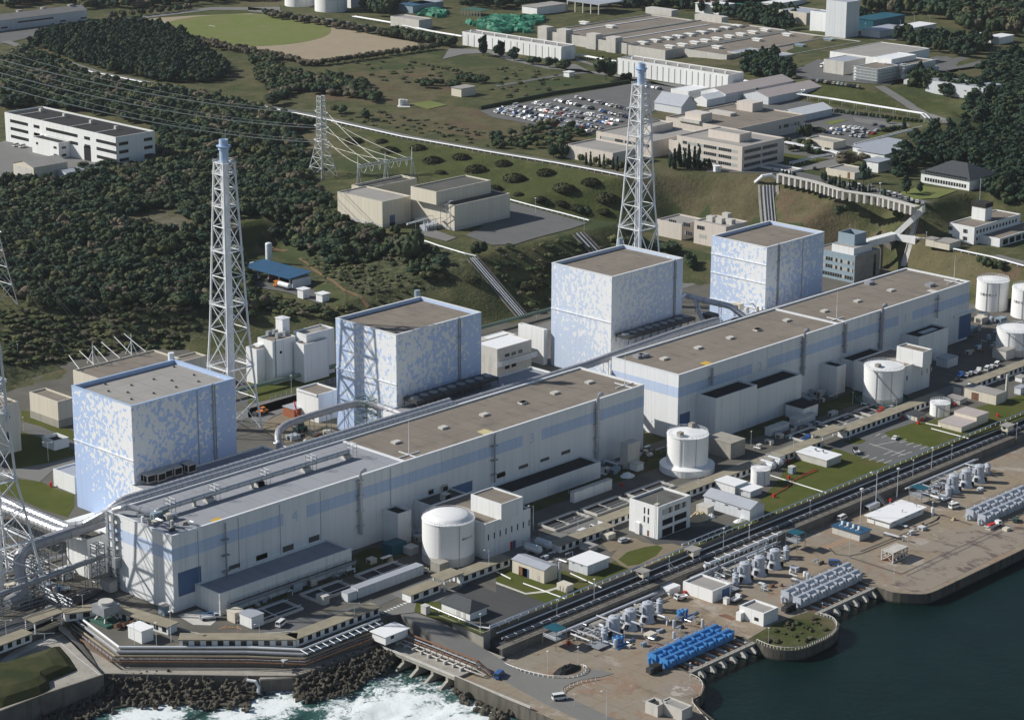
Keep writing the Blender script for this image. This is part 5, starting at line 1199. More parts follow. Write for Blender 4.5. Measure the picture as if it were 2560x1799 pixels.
def hq(name,lab,cat,c,F,R,L,base,wall,roof,z0=0.0,over=.5,h=None):
 x0,x1,y0,y1,h=solve((c,)+F,(c,)+R,(c,)+L,z0,(c,)+base if base else None,h);return hut(name,lab,cat,x0,x1,y0,y1,z0,h,wall,roof,over)
r,D=hq('pump_house','grey walled house with bright white roof by the gravel loop','building','o',(740,365),(905,297),(600,308),(737,450),'pale','roof_w',over=.4);win(r,D,'l',2.2,3.2,2.6,3.6,'steel_g','vent');win(r,D,'l',6,7,2.6,3.6,'steel_g','vent')
hq('kiosk','small grey roofed kiosk behind the bright white roofed house','building','o',(760,222),(830,203),(655,200),(760,262),'conc_w','roof_l',over=.3)
r,D=hq('container','ribbed cream tank container on the lawn','container','o',(572,535),(622,512),(493,505),(570,590),'cream','cream',over=.05);[win(r,D,'l',k*1.3+.3,k*1.3+.9,.3,D[5]-.6,'conc_w','rib',.15)for k in range(3)]
hq('container','cream container boxes beside the silver van','container','o',(905,125),(955,100),(880,95),(905,170),'cream','cream',over=.05)
OB,DO=bld('office_building','white three storey office block standing alone on the sea front','office',('k',1303,1250),('k',1567,1150),('k',1068,1180),0,('k',1303,1510),wall='white_b',roof='roof_m',par=.8)
for a,b in((2.4,8.0),(9.0,15.6)):
 for za,zb in((.3,3.1),(4.4,6.6),(8.4,10.5)):win(OB,DO,'r',a,min(b,DO[1]-DO[0]-.8),za,zb,'blinds_d' if zb>8 else 'glass')
for a in(4.2,6.0):
 for za,zb in((5.0,7.3),(8.2,10.5)):win(OB,DO,'l',a,a+.6,za,zb)
win(OB,DO,'l',4.0,4.9,.2,2.3,'rust','door');MB().box(DO[0]-.7,DO[0]+.05,DO[2]+8,DO[2]+10,0,4.2).build('porch',M['white_b'],OB)
m=MB();[m.bar((DO[0]-.35,DO[2]+1.2+s,0),(DO[0]-.35,DO[2]+1.2+s,DO[5]+1),.06)for s in(0,.7)];[m.bar((DO[0]-.35,DO[2]+1.2,z),(DO[0]-.35,DO[2]+1.9,z),.05)for z in np.arange(.5,13,.6)];m.build('ladder',M['steel'],OB)
m=MB().tube([(DO[0]+3,DO[2]+3,11.5),(DO[0]+3,DO[2]+3,15)],.08,5);m.box(DO[0]+2.3,DO[0]+3.7,DO[2]+2.3,DO[2]+3.7,11.4,11.9);m.build('aerial',M['conc_w'],OB)
hq('hut','white roofed hut touching the covered walkway','building','k',(1925,1075),(2025,1042),(1742,1040),(1925,1150),'white_b','roof_w',over=.4);hq('hut','white roofed hut between grey shed and small tank','building','k',(2050,1120),(2150,1085),(1958,1085),(2050,1175),'pale','roof_w',over=.4)
x0,x1,y0,y1,h=solve(('k',2045,1268),('k',2165,1222),('k',1690,1150),0,('k',2045,1360));r,D=gbld('warehouse','pale grey gabled shed on the lawn edge','building',x0,x1,y0,y1,0,h,h+2.0,'y','pale','roof_g');[win(r,D,'l',4+6*k,5.5+6*k,h-1.2,h-.8)for k in range(3)]
hq('container','cream metal box in front of the grey gabled shed','container','k',(1705,1255),(1757,1235),(1620,1225),(1705,1315),'conc_w','conc_w',over=.08)
def heap(lab,c,x,y,rx,ry,hh,mat,z=0.0,seed=1,name='tarpaulin_heap',cat='heap'):
 rr=random.Random(seed);p=q(c,x,y,z);n,k=14,5;V=[(p.x,p.y,z+hh)];F=[]
 for j in range(1,k+1):
  for i in range(n):
   a=2*math.pi*i/n;s=j/k;V.append((p.x+rx*s*math.cos(a)*(1+.15*rr.random()),p.y+ry*s*math.sin(a)*(1+.15*rr.random()),z+hh*(1-s**1.6)*(.75+.5*rr.random())*(1 if j<k else 0)))
 F+=[(0,1+i,1+(i+1)%n)for i in range(n)]
 for j in range(k-1):F+=[(1+j*n+i,1+(j+1)*n+i,1+(j+1)*n+(i+1)%n,1+j*n+(i+1)%n)for i in range(n)]
 return MB().add(V,F).build(name,M[mat],label=lab,cat=cat)
heap('crumpled tan tarpaulin heap beside the white office block','k',1635,1340,4.2,3.2,2.6,'tarp',seed=3);heap('small white sheeted heap beside the tan tarpaulin','k',1735,1330,1.6,1.4,1.4,'paint',seed=5);heap('flat white sheet pile before the grey gabled shed','k',1970,1358,3.2,1.6,.8,'paint',seed=6);heap('low white tarpaulin mound by the hall numbered 3','k',1060,1000,3.0,2.4,1.6,'paint',seed=8)
r,D=hq('transformer_house','concrete house with white roof and two bent vents beside the walkway','building','l',(663,868),(790,825),(437,795),(665,930),'conc_w','roof_w',over=.3)
for x,y in((580,795),(640,808)):p=q('l',x,y,D[5]);MB().tube([p,p+Vector((0,0,.9)),p+Vector((-.9,0,.9))],.3,8).build('vent_pipe',M['steel_g'],r)
hq('valve_house','cream block with rose roof, lower and nearer of two','building','l',(1752,602),(1872,545),(1600,540),(1752,648),'cream','roof_rose',over=.15);r,D=hq('valve_house','taller cream block with rose roof behind the lower one','building','l',(1872,520),(1965,480),(1718,465),(1872,598),'cream','roof_rose',over=.15)
r,D=hq('workshop','long cream workshop with grey roof and brown door','building','l',(2030,345),(2115,315),(1758,282),(2030,428),'cream','roof_l',over=.15);win(r,D,'l',8.5,12,.1,3.2,'rust','door');win(r,D,'l',17,21,.1,3.6,'conc_w','shutter')
hq('kiosk','small beige kiosk left of the long cream workshop','building','l',(1740,385),(1800,365),(1645,350),(1740,425),'conc_w','roof_l',over=.3);r,D=hq('pump_house','cream pump house with dark sloping roof and pale blue door','building','l',(1395,515),(1478,492),(1300,475),(1395,558),'cream','roof_slate',over=.3);win(r,D,'l',3,5.4,.1,2.2,'teal_wall','door')
hq('kiosk','pale kiosk cut by the right edge beyond the workshop','building','l',(2230,290),(2290,270),(2182,278),(2230,345),'pale','roof_g',over=.2);hq('kiosk','white kiosk behind the right edge walkway','building','l',(2240,205),(2290,190),(2188,192),(2240,245),'white_b','roof_l',over=.3)
p=q('l',2112,380,0);MB().tube([(p.x,p.y,0),(p.x,p.y,11)],[.7,.5],12).build('chimney',M['conc_w'],label='slim pale chimney at the corner of the long workshop',cat='chimney')
r,D=hq('quay_house','long white house with big white roof on the pump quay','building','l',(1172,1365),(1460,1250),(1000,1310),(1172,1422),'white_b','roof_w',z0=-6,over=.9);[win(r,D,'r',2+8*k,3.8+8*k,1.6,2.3)for k in range(3)]
for x,y in((1175,1225),(1065,1275),(1390,1245),(1275,1290)):p=q('l',x,y,-6+D[5]);MB().tube([p,p+Vector((0,0,.7)),p+Vector((.5,0,.9))],.2,6).build('vent_pipe',M['steel_g'],r)
r,D=hq('quay_store','concrete store with blue ribbed roof and four white vents','building','l',(930,1462),(1018,1425),(720,1392),(930,1525),'conc_w','roof_blue',z0=-6,over=.5)
for x,y in((793,1380),(838,1392),(882,1407),(926,1422)):p=q('l',x,y,-6+D[5]+.3);m=MB().box(p.x-.35,p.x+.35,p.y-.35,p.y+.35,-6+D[5],-6+D[5]+1.2);m.box(p.x-1.9,p.x-.4,p.y-.15,p.y+.15,-6+D[5]-.02,-6+D[5]+.14);m.build('roof_vent',M['paint'],r)
r,D=bld('pump_house','white flat roofed house behind the first pump row, blue shutter on shade side','building',('o',1745,575),('o',1897,512),('o',1512,492),-6,('o',1745,670),wall='white_b',roof='roof_l');win(r,D,'r',5,9,.1,3.3,'blue_door','shutter')
r,D=bld('pump_house','white flat roofed house nearest the grassy quay tip','building',('o',2155,755),('p',272,700),('o',1960,690),-6,('o',2155,860),wall='white_b',roof='roof_l');win(r,D,'l',2,3.8,1.2,2.4);MB().box(D[0]-1.8,D[0]+.05,D[2]+8,D[2]+10,-6,-3.2).build('porch',M['white_b'],r)
hq('container','white equipment cabin with roof box by the berm stair','cabin','o',(1398,560),(1490,525),(1312,512),(1398,612),'white_b','roof_w',z0=-6,over=.05);hq('container','low grey box beside the white equipment cabin','container','o',(1270,605),(1332,565),(1220,598),(1275,635),'conc_w','conc_w',z0=-6,over=.05)
r,D=hq('container','open ended grey shipping container below the berm','container','l',(1010,1245),(1085,1205),(980,1225),(1010,1280),'pale','roof_g',z0=-6,over=.03);win(r,D,'l',.2,D[3]-D[2]-.2,.2,D[5]-.4,'black','opening')
bldw('quay_block','rough concrete block with skylight roof at the bottom edge','building',*(lambda f,l,r:(f.x,r.x,f.y,l.y))(q('o',1500,1535,-2.3),q('o',1300,1470,-2.3),q('o',1600,1500,-2.3)),-6,3.7,'conc_w','roof_l',par=.3)
bldw('quay_block','rough concrete block with open roof slot at the bottom edge','building',*(lambda f,l,r:(f.x,r.x,f.y,l.y))(q('o',1305,1500,-2.3),q('o',1205,1460,-2.3),q('o',1390,1470,-2.3)),-6,3.7,'conc_w','roof_d',par=.6)
def cabin(lab,c,F,R,L,base,legs_z):
 x0,x1,y0,y1,h=solve((c,)+F,(c,)+R,(c,)+L,-1.2,(c,)+base);r=thing('lookout_cabin',lab,'cabin',(x0,y0,-3));MB().box(x0,x1,y0,y1,-1.2,-1.2+h-.2).build('wall',M['cream'],r);MB().box(x0-.5,x1+.5,y0-.5,y1+.5,-1.397+h,-1.15+h).build('roof',M['roof_l'],r)
 for x in(x0+.3,x1-.3):
  for y in(y0+.3,y1-.3):MB().box(x-.2,x+.2,y-.2,y+.2,legs_z,-1.2).build('leg',M['conc'],r)
 win(r,(x0,x1,y0,y1,-1.2,h),'l',1,2.4,.9,1.8);return r
cabin('small cream lookout cabin on legs over the sunken road, nearer','o',(1188,425),(1235,405),(1108,400),(1188,470),-3);cabin('small cream lookout cabin on legs over the sunken road, middle one','o',(1590,250),(1645,228),(1522,225),(1590,300),-3);cabin('small cream lookout cabin on legs by the orange striped quay','l',(2125,600),(2175,580),(2065,590),(2125,645),-3)
r,D=hq('pipe_house','white roofed house at the head of the outfall bridge','building','n',(1110,938),(1285,868),(1018,888),(1110,1010),'white_b','roof_w',z0=-3,over=.6);win(r,D,'r',2.2,3.6,1.4,2.4)
def canopy(lab,c,pts,zt,zb):
 P=[q(c,x,y,zt)for x,y in pts];r=thing('platform_canopy',lab,'canopy',tuple(P[0]));MB().prism(P,zt-.15,zt).build('roof',M['roof_teal'],r)
 for p in P:MB().bar((p.x,p.y,zb),(p.x,p.y,zt-.15),.12).build('post',M['steel_g'],r)
 m=MB().prism(P,zt-3.2,zt-3.0);[m.bar((*a.xy,z),(*b.xy,z),.07)for a,b in zip(P,P[1:]+P[:1])for z in(zt-2,zt-2.5)];m.build('platform',M['steel_g'],r)
canopy('teal canopy over a pump platform nearest the camera','o',((485,905),(570,868),(470,825),(378,860)),.5,-6);canopy('teal canopy over the middle pump platform','p',((430,125),(497,98),(405,68),(340,95)),.5,-6);canopy('teal canopy over the far pump platform','l',((1435,1112),(1503,1090),(1400,1058),(1335,1080)),.5,-6)
# pumps on the quay
def big_pump(lab,x,y,z=-6,H=6.9,s=1.0):
 r=thing('circulating_pump',lab,'pump',(x,y,z),'big vertical circulating pumps')
 MB().lathe(x,y,[(2.75*s,z),(2.6*s,z+.5),(1.75*s,z+H*.42),(1.68*s,z+H*.5)],22).build('bell_housing',M['machine'],r,smooth=False)
 MB().lathe(x,y,[(1.72*s,z+H*.5+.003),(1.85*s,z+H*.52),(1.85*s,z+H*.86),(1.95*s,z+H*.87),(1.95*s,z+H*.95),(1.3*s,z+H),(.6*s,z+H),(.55*s,z+H+.25)],22).build('motor',M['machine'],r)
 v=Vector((CAM[0]-x,CAM[1]-y)).normalized();
 for a in(-.5,1.5):
  d=Vector((v.x*math.cos(a)-v.y*math.sin(a),v.x*math.sin(a)+v.y*math.cos(a)));MB().box(x+d.x*2.35-.5,x+d.x*2.35+.5,y+d.y*2.35-.5,y+d.y*2.35+.5,z+.5,z+2.1).build('hatch',M['black'],r)
 a=math.atan2(v.y,v.x)-1.2;MB().box(x+1.9*math.cos(a)-.7,x+1.9*math.cos(a)+.7,y+1.9*math.sin(a)-.7,y+1.9*math.sin(a)+.7,z+H*.5,z+H*.8).build('cable_box',M['machine'],r)
 return r
PU=[((96.6,-105),(104.6,-105),(113.2,-105)),((163.6,-105.6),(171.7,-105.6),(180.6,-105.4)),((290.9,-105.6),(298.9,-106),(307.2,-106.4))]
ORD=('first','middle','last');ROW=('near pump row by the blue screens','pump row by the grey screens','far pump row under the lawn car park')
for g,row in enumerate(PU):
 for k,(x,y)in enumerate(row):big_pump('bell shaped pump, %s of three in the %s'%(ORD[k],ROW[g]),x,y)
 x0,xe=row[0][0],row[2][0]
 for k,(dx,dy)in enumerate(((-6.2,-1.2),(-4.2,.6),(9.5 if g else 8.6,2.2),(11.3 if g else 10.4,3.6))):
  bx=(x0 if k<2 else xe)+dx;r=thing('service_pump','slim grey upright pump beside the big pumps of the quay','pump',(bx,y+dy,-6),'slim upright service pumps')
  MB().lathe(bx,y+dy,[(1.0,-6),(1.0,-3.0),(1.15,-2.9),(1.15,-2.5),(.8,-2.3)],14).build('casing',M['machine'],r);MB().box(bx-1.3,bx+1.3,y+dy-1.3,y+dy+1.3,-6,-5.7).build('base',M['steel_g'],r);MB().lathe(bx,y+dy,[(.5,-2.3),(.5,-1.9),(.2,-1.8)],10).build('cap',M['machine'],r)
 rr=random.Random(11+g);root=thing('pipe_rack',('tangle of grey pipes behind the near pump row','tangle of grey pipes behind the middle pump row','tangle of grey pipes behind the far pump row')[g],'pipe rack',(x0-14,-103,-6));fr=MB()
 def pipe(pts,r_,mt):MB().tube(pts,r_,7).build('pipe',M[mt],root)
 for k in range(26):
  x=x0-13+rr.random()*(xe-x0+27);y=-102.5+rr.random()*8.5;z=-5.3+rr.random()*2.6;L=3+rr.random()*8;mt=('galv','machine','steel','galv_d')[k%4];r_=.14+rr.random()*.26
  if rr.random()<.5:pts=[(x,y,z),(x+L,y,z),(x+L,y+(rr.random()-.5)*5,z),(x+L,y+(rr.random()-.5)*5,-5.8)];pts=[pts[0],pts[1],pts[2],(pts[2][0],pts[2][1],-5.9)]
  else:pts=[(x,y,z),(x,y-L*.9,z),(x+1.2,y-L*.9,z-.2),(x+1.2,y-L*.9,-5.9)]
  pipe(pts,r_,mt);fr.bar((x,y,-6),(x,y,z),.09)
 for k in range(9):
  x=x0-12+k*(xe-x0+22)/8.5;y=-96.5-rr.random()*4;fr.bar((x,y,-6),(x,y,-2.6),.12);fr.bar((x,y-4.5,-6),(x,y-4.5,-2.6),.12);fr.bar((x,y,-2.7),(x,y-4.5,-2.7),.1);fr.bar((x,y,-4.2),(x,y-4.5,-4.2),.08)
 fr.build('frame',M['steel_g'],root)
 for k in range(12):
  x=x0-12+rr.random()*(xe-x0+24);y=-97-rr.random()*6;MB().lathe(x,y,[(.35,-6),(.35,-4.6),(.55,-4.5),(.55,-3.9),(.2,-3.7)],9).build('valve',M['machine'],root)
 for k,yy in enumerate((-93.2,-94.1,-95.4)):pipe([(x0-15,yy,-4.4+.5*k),(xe+16,yy,-4.4+.5*k)],(.5,.3,.38)[k],('galv_d','steel','galv')[k])
 MB().box(x0-2,xe+6,-98.8,-96.4,-6,-3.7).build('concrete_beam',M['conc'],root)
 MB().box(x0-13,x0-8,-110,-105,-5.5,-5.2).build('platform',M['steel_g'],root)
root=thing('pipe_bridge','white pipe on trestle legs above the middle pump row','pipe bridge',(150,-97,-6));A=q('o',1680,370,-1.5);B=q('p',300,105,-1.5);MB().tube([A,B],.6,10).build('pipe',M['steel'],root)
for k in range(8):
 p=A.lerp(B,(k+.3)/8);m=MB();[m.bar((p.x,p.y+s*1.6,-6),(p.x,p.y+s*.5,-1.6),.14)for s in(-1,1)];m.bar((p.x,p.y-1.4,-.8),(p.x,p.y+1.4,-.8),.12);m.bar((p.x,p.y-1.4,-.8),(p.x,p.y-1.2,-3),.08);m.build('trestle',M['steel'],root)
for lab,c,x,y in(('bright blue pump cluster at the near end of the first pump row','o',985,1010),('bright blue pump cluster at the far end of the first pump row','o',1505,790)):
 p=q(c,x,y,-6);r=thing('blue_pump',lab,'pump',tuple(p));rr=random.Random(int(x))
 for k in range(5):MB().lathe(p.x-1.6+k*.9,p.y+(k%2)*1.3,[(.42,-6),(.42,-4.4),(.6,-4.3),(.6,-3.5),(.3,-3.3)],9).build('pump',M['bluepaint'],r)
 MB().tube([(p.x-2,p.y-1,-5.6),(p.x+5,p.y-1,-5.6),(p.x+7,p.y-.4,-5.6)],.28,7).build('pipe',M['bluepaint'],r);MB().tube([(p.x-3,p.y-2.2,-5.7),(p.x+2,p.y-2.4,-5.7)],.22,7).build('pipe',M['bluepaint'],r);MB().box(p.x-3,p.x+4,p.y-3,p.y+2.4,-6.02,-5.88).build('base',M['conc_d'],r)
# travelling screens and intake bays
def screens(lab,x0,x1,y0,y1,mat,n,h,grp=None):
 r=thing('intake_screen',lab,'intake screen',(x0,y0,-6),grp);ym=(y0+y1)/2
 V=[];P=[(y0,-6),(y0,-6+h*.45),(y0+.9,-6+h*.75),(ym,-6+h),(y1-.4,-6+h),(y1,-6+h*.5),(y1,-6)];k=len(P)
 for X in(x0,x1):V+=[(X,a,b)for a,b in P]
 MB().add(V,[(i,i+1,k+i+1,k+i)for i in range(k-1)]+[tuple(range(k-1,-1,-1)),tuple(range(k,2*k))]).build('housing',M[mat],r)
 for i in range(n):
  a=x0+(x1-x0)*(i+.5)/n;w_=(x1-x0)/n
  g=MB().box(a-.9,a+.9,y0-.5,y0+.8,-6+h*.55,-6+h*.8).build('gearbox',M[mat],r);MB().box(a-w_*.5-.12,a-w_*.5+.12,y0-.25,y1+.1,-5.9,-6+h+.15).build('rib',M[mat],r);MB().tube([(a+.2,y0-.4,-6+h*.83),(a+1.6,y0-.4,-6+h*.83)],.35,8).build('motor',M[mat],r)
 m=MB()
 for z in(.5,1.0):m.bar((x0,y1-.3,-6+h+z),(x1,y1-.3,-6+h+z),.06)
 for i in range(n*2+1):X=x0+(x1-x0)*i/(n*2);m.bar((X,y1-.3,-6+h),(X,y1-.3,-6+h+1),.06)
 m.build('railing',M[mat],r)
 for X in(x0-1.2,x1+1.0):MB().lathe(X,ym,[(.5,-6),(.5,-4.4),(.7,-4.3),(.7,-3.8),(.3,-3.6)],10).build('drive',M[mat],r)
screens('bright blue intake screen row, the one nearer the water',88.2,121.6,-134.6,-131.6,'bluepaint',7,3.0);screens('bright blue intake screen row, the one farther inland',88.4,121.4,-129.6,-126.6,'bluepaint',7,3.2)
screens('grey intake screen row nearer the water at the middle intake',157,192,-134.4,-131.4,'machine',7,3.6,);screens('grey intake screen row farther inland at the middle intake',158,195,-128.6,-125.6,'machine',7,3.8)
screens('grey intake screen row nearer the water at the right edge',268,304,-134.4,-131.4,'machine',7,3.6);screens('grey intake screen row farther inland at the right edge',269,306,-128.6,-125.6,'machine',7,3.8)
def rack_carriage(lab,x,y):
 r=thing('rake_carriage',lab,'machine',(x,y,-6));MB().box(x-2,x+1.5,y-1.2,y+1.2,-5.2,-3.6).build('body',M['rubber'],r);MB().box(x-3.8,x-2.2,y-1,y+1,-5.4,-3.8).build('bucket',M['steel_d'],r)
 for dx in(-1.4,1.0):MB().tube([(x+dx,y-1.4,-5.4),(x+dx,y+1.4,-5.4)],.55,10).build('wheel',M['rubber'],r)
rack_carriage('black wheeled trash rake at the near end of the blue screens',84.5,-133.2);rack_carriage('black wheeled trash rake at the near end of the grey screens',153.5,-133)
rack_carriage('black wheeled machine by the flatbed truck at right',*q('l',2010,1325,-6).xy)
def intake(lab,x0,x1,n):
 r=thing('intake_bridge',lab,'intake bridge',(x0,-141,-6));MB().box(x0,x1,-141.9,-140.4,-6.6,-5.75).build('beam',M['conc'],r)
 for i in range(n+1):
  a=x0+.5+(x1-x0-1)*i/n;V=[]
  for X in(a-.55,a+.55):V+=[(X,-131.3,-14),(X,-142.6,-14),(X,-142.6,-8.2),(X,-140.3,-6.61),(X,-131.3,-6.61)]
  MB().add(V,[(0,1,2,3,4),(9,8,7,6,5),(1,6,7,2),(2,7,8,3),(3,8,9,4)]).build('pier',M['conc_w'],r)
  MB().box(a+1.6,a+2.1,-140.4,-131.3,-6.5,-6.1).build('cross_beam',M['rust'],r)if i<n else None
 m=MB();[m.bar((x0,-141.7,-5.75+z),(x1,-141.7,-5.75+z),.04)for z in(.5,1)];[m.bar((x0+(x1-x0)*i/12,-141.7,-5.75),(x0+(x1-x0)*i/12,-141.7,-4.75),.05)for i in range(13)];m.build('railing',M['steel_g'],r)
intake('concrete intake beam with open bays below the blue screens',91.45,124,6);intake('concrete intake beam with open bays below the grey screens',156.95,190,6)
def tip_ground():
 P=[(124.4,-138),(124.5,-140.8),(124,-147),(126,-151.9),(129.2,-154.6),(134.3,-155.6),(145,-155.4),(152.2,-152.8),(156.5,-147.9),(156.6,-138),(150,-137),(138,-136.5)];return sheet('tip_grass',P,M['lawn_rough'],-5.85,'rough grass on the rounded quay tip',-5.99)
tip_ground()
def lowrail(lab,pts,z,h=1.0,step=1.2,mat='conc_w'):
 P=[Vector((p[0],p[1],z))for p in pts];r=thing('railing',lab,'railing',tuple(P[0]));m=MB();acc=0
 for a,b in zip(P,P[1:]):
  m.tube([a+Vector((0,0,h)),b+Vector((0,0,h))],.12,4);d=(b-a).length;s=-acc%step
  while s<d:p=a.lerp(b,s/d);m.box(p.x-.12,p.x+.12,p.y-.12,p.y+.12,z,z+h);s+=step
  acc=(acc+d)%step
 m.build('rail',M[mat],r)
lowrail('pale railing round the grassy quay tip',smooth_line([(124.6,-141.5),(124,-147.3),(125.8,-151.9),(129.2,-154.6),(134.1,-155.6),(145.1,-155.4),(152.3,-152.9),(156.6,-148),(156.6,-143)],4),-5.9);lowrail('low pale railing round the bare quay tip at bottom',smooth_line([(89.5,-143),(88.9,-147),(85.5,-151.3),(80,-154.4),(74,-156.6),(64,-175)],3),-6,.7,2.5)
def stripe(c,pts,w_,mat,z=-6,dz=.05,name='quay_line'):
 P=[q(c,x,y,z+dz)for x,y in pts];mb=MB()
 for a,b in zip(P,P[1:]):s=Vector(((b-a).y,-(b-a).x,0)).normalized()*w_/2;mb.add([a-s,a+s,b+s,b-s],[(0,1,2,3)])
 struct(name,mb,M[mat])
for pts in(((940,1605),(1300,1460),(1560,1350),(1575,1325)),((1590,1310),(1840,1392)),((1580,1325),(1560,1345),(1500,1380))):stripe('l',pts,.7,'asph_d')
stripe('p',[(690,225),(740,275),(850,290),(960,265),(1575,20)],.6,'asph_d',dz=.08);stripe('p',[(850,300),(1270,435)],.6,'asph_d',dz=.06);stripe('p',[(1270,435),(2050,75)],.35,'asph_d',dz=.07);stripe('p',[(1310,452),(2090,90)],.35,'asph_d',dz=.07)
for k in range(9):stripe('l',[(640+k*24,1560-k*9),(690+k*24,1585-k*9)],.35,'paint_o',dz=.09)
sheetq('quay_patch','p',[(1190,520),(1420,600),(2258,190),(2258,60),(1900,30),(1340,240),(1600,260)],(lambda t:t.done(t.mix(t.ramp(t.noise(.16,6,.75,stretch=(1,.5,1)),.5,.62),t.mix(t.noise(.08,4,.6),(.235,.195,.15),(.27,.235,.195)),t.mix(t.noise(.3,3,.5),(.10,.055,.05),(.12,.10,.09))),.9))(NT('worn_quay_concrete')),-6,.04)
sheetq('quay_patch','o',[(1340,1370),(1420,1310),(1560,1330),(1620,1400),(1500,1430),(1420,1420)],(lambda t:t.done(t.mix(t.ramp(t.noise(.4,5,.7),.5,.6),(.23,.20,.165),(.42,.36,.32)),.9))(NT('flaking_quay_concrete')),-6,.05)
for c,pts in(('o',[(1360,1510),(1560,1600)]),('p',[(410,490),(455,478),(515,500),(470,520)])):
 if len(pts)>2:sheetq('steel_plate',c,pts,M['steel_g'],-6,.06)
sheetq('steel_plate','o',[(1790,768),(1850,757),(1940,795),(1900,808)],M['rust'],-6,.06)
f=q('p',1200,350,-6);r_=q('p',1315,300,-6);l_=q('p',1105,325,-6);x0,x1,y0,y1=f.x,r_.x,f.y,l_.y;r=thing('pallet_crate','pale open concrete crate frame standing on the loading quay','frame',(x0,y0,-6));H_=3.6
for x in np.linspace(x0,x1,5):
 for y in(y0,y1):MB().box(x-.2,x+.2,y-.2,y+.2,-6,-6+H_).build('post',M['conc_w'],r)
m=MB();[m.box(x0-.3,x1+.3,y-.22,y+.22,z,z+.4)for y in(y0,y1)for z in(-5.9,-6+H_*.5,-6+H_)];[m.box(x-.2,x+.2,y0,y1,-6+H_+.003,-6+H_+.35)for x in np.linspace(x0,x1,12)];m.bar((x0,y0,-6),(x0,y1,-6+H_),.15);m.bar((x0,y1,-6),(x0,y0,-6+H_),.15);m.build('beam',M['conc_w'],r);MB().box(x0+.4,x1-.4,y0+.4,y1-.4,-5.8,-5.0).build('slatted_floor',M['rust'],r)
heap('heap of black seaweed and tyres inside the curved kerb','o',570,1215,5.4,2.6,2.0,'rubber',-6,9)
# sunken pipe road
root=thing('pipe_rack','long rack of pipes along the sunken road','pipe rack',(62,-88,-3))
for k,(y,z,r_,mt)in enumerate(((-84.6,-1.0,.22,'steel'),(-86.9,-2.2,.35,'galv_d'),(-88.3,-2.3,.28,'steel_d'),(-85.6,-2.4,.45,'steel_d'))):MB().tube([(63,y,z),(520,y,z)],r_,6).build('pipe',M[mt],root)
m=MB()
for x in range(64,520,4):m.bar((x,-89,-3),(x,-89,-1.4),.08);m.bar((x,-89,-1.5),(x,-87.6,-1.5),.08)
m.bar((63,-89,-1.4),(520,-89,-1.4),.09);m.build('handrail',M['steel_g'],root)
rail('white guard rail along the top of the sunken road wall',[(62,-82.4,.2),(120,-82.4,.2),(200,-82.4,.2),(300,-82.4,.2),(400,-82.4,.2),(520,-82.4,.2)],.9,'steel',3.6,thick=.28)
rail('short white guard rail above the office drive',[q('o',x,y,.15)for x,y in((1500,215),(1920,45))],.9,'steel',3.6)
def stairs(lab,a,b,w_=1.4):
 a,b=Vector(a),Vector(b);r=thing('steel_stair',lab,'stair',tuple(b));d=(b-a);s=Vector((d.y,-d.x,0)).normalized()*w_/2;m=MB()
 for k in(-1,1):m.tube([a+s*k,b+s*k],.13,4);m.tube([a+s*k+Vector((0,0,1)),b+s*k+Vector((0,0,1))],.06,4)
 m.build('stringer',M['steel_g'],r);m=MB();n=10
 for i in range(n+1):p=a.lerp(b,i/n);m.bar(p-s,p+s,.12)
 m.build('treads',M['steel_g'],r).name='tread_flight'
ST=['steel stair down the berm wall beside the near teal canopy','steel stair down the berm wall next to the white cabin','steel stair down the berm wall behind the long white quay house','steel stair up from the sunken road near the far teal canopy','steel stair beside the middle lookout cabin','steel stair at the left of the blue roofed concrete store']
for lab,(c,xa,ya,xb,yb)in zip(ST,(('o',430,705,490,770),('o',1390,370,1510,505),('l',1050,1120,1140,1225),('l',1170,970,1290,1070),('o',1995,90,2060,165),('l',1440,0,1440,0))):
 if xa==xb:continue
 stairs(lab,q(c,xa,ya,-.1 if xa<700 else-1.5),q(c,xb,yb,-5.5))
# outfall: seawall terraces, bridge, ramp road
def pz(c,z,pts):return[q(c,x,y,z)for x,y in pts]
SW=[(-34,-14),(-8.5,-44.5),(5.5,-53.6),(36.5,-57.8)]
def offs(pts,d):
 P=[Vector((p[0],p[1],0))for p in pts];o=[]
 for i in range(len(P)):
  t=Vector((0,0,0))
  if i:t+=(P[i]-P[i-1]).normalized()
  if i<len(P)-1:t+=(P[i+1]-P[i]).normalized()
  t.normalize();o.append(P[i]+Vector((t.y,-t.x,0))*d)
 return o
front=pz('m',0,[(640,775),(975,1030),(2000,1030)])+pz('n',0,[(430,1050),(1050,805)])
front=[Vector((p.x,p.y,0))for p in front]
t1=pz('m',-3,[(500,885),(975,1130),(2000,1135)])+pz('n',-3,[(380,1140),(1000,962)])
strip_wall('retaining_wall',[p.xy for p in front],-6,.3,.35,M['conc'],'concrete wall under the corridor terrace at the outfall','wall')
struct('pipe_terrace',MB().prism([p.xy for p in front]+[(p.x,p.y)for p in reversed(t1)],-12,-3.02),M['conc_d'],'stained terrace carrying pipes along the outfall')
prom=pz('m',-5,[(490,880),(830,1250),(2000,1268)])+pz('n',-5,[(380,1268),(600,1198),(1040,1015)])
struct('promenade',MB().prism([(p.x,p.y)for p in t1]+[(p.x,p.y)for p in reversed(prom)],-13,-5),M['conc'],'stained concrete promenade along the outfall shore')
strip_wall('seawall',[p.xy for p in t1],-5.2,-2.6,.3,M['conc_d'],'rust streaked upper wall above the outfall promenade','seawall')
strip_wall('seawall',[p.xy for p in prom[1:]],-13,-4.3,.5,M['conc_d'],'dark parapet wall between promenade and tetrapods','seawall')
def ptube(lab,pts,r_,mat,n=8):return MB().tube(pts,r_,n).build('pipe',M[mat],label=lab,cat='pipe')
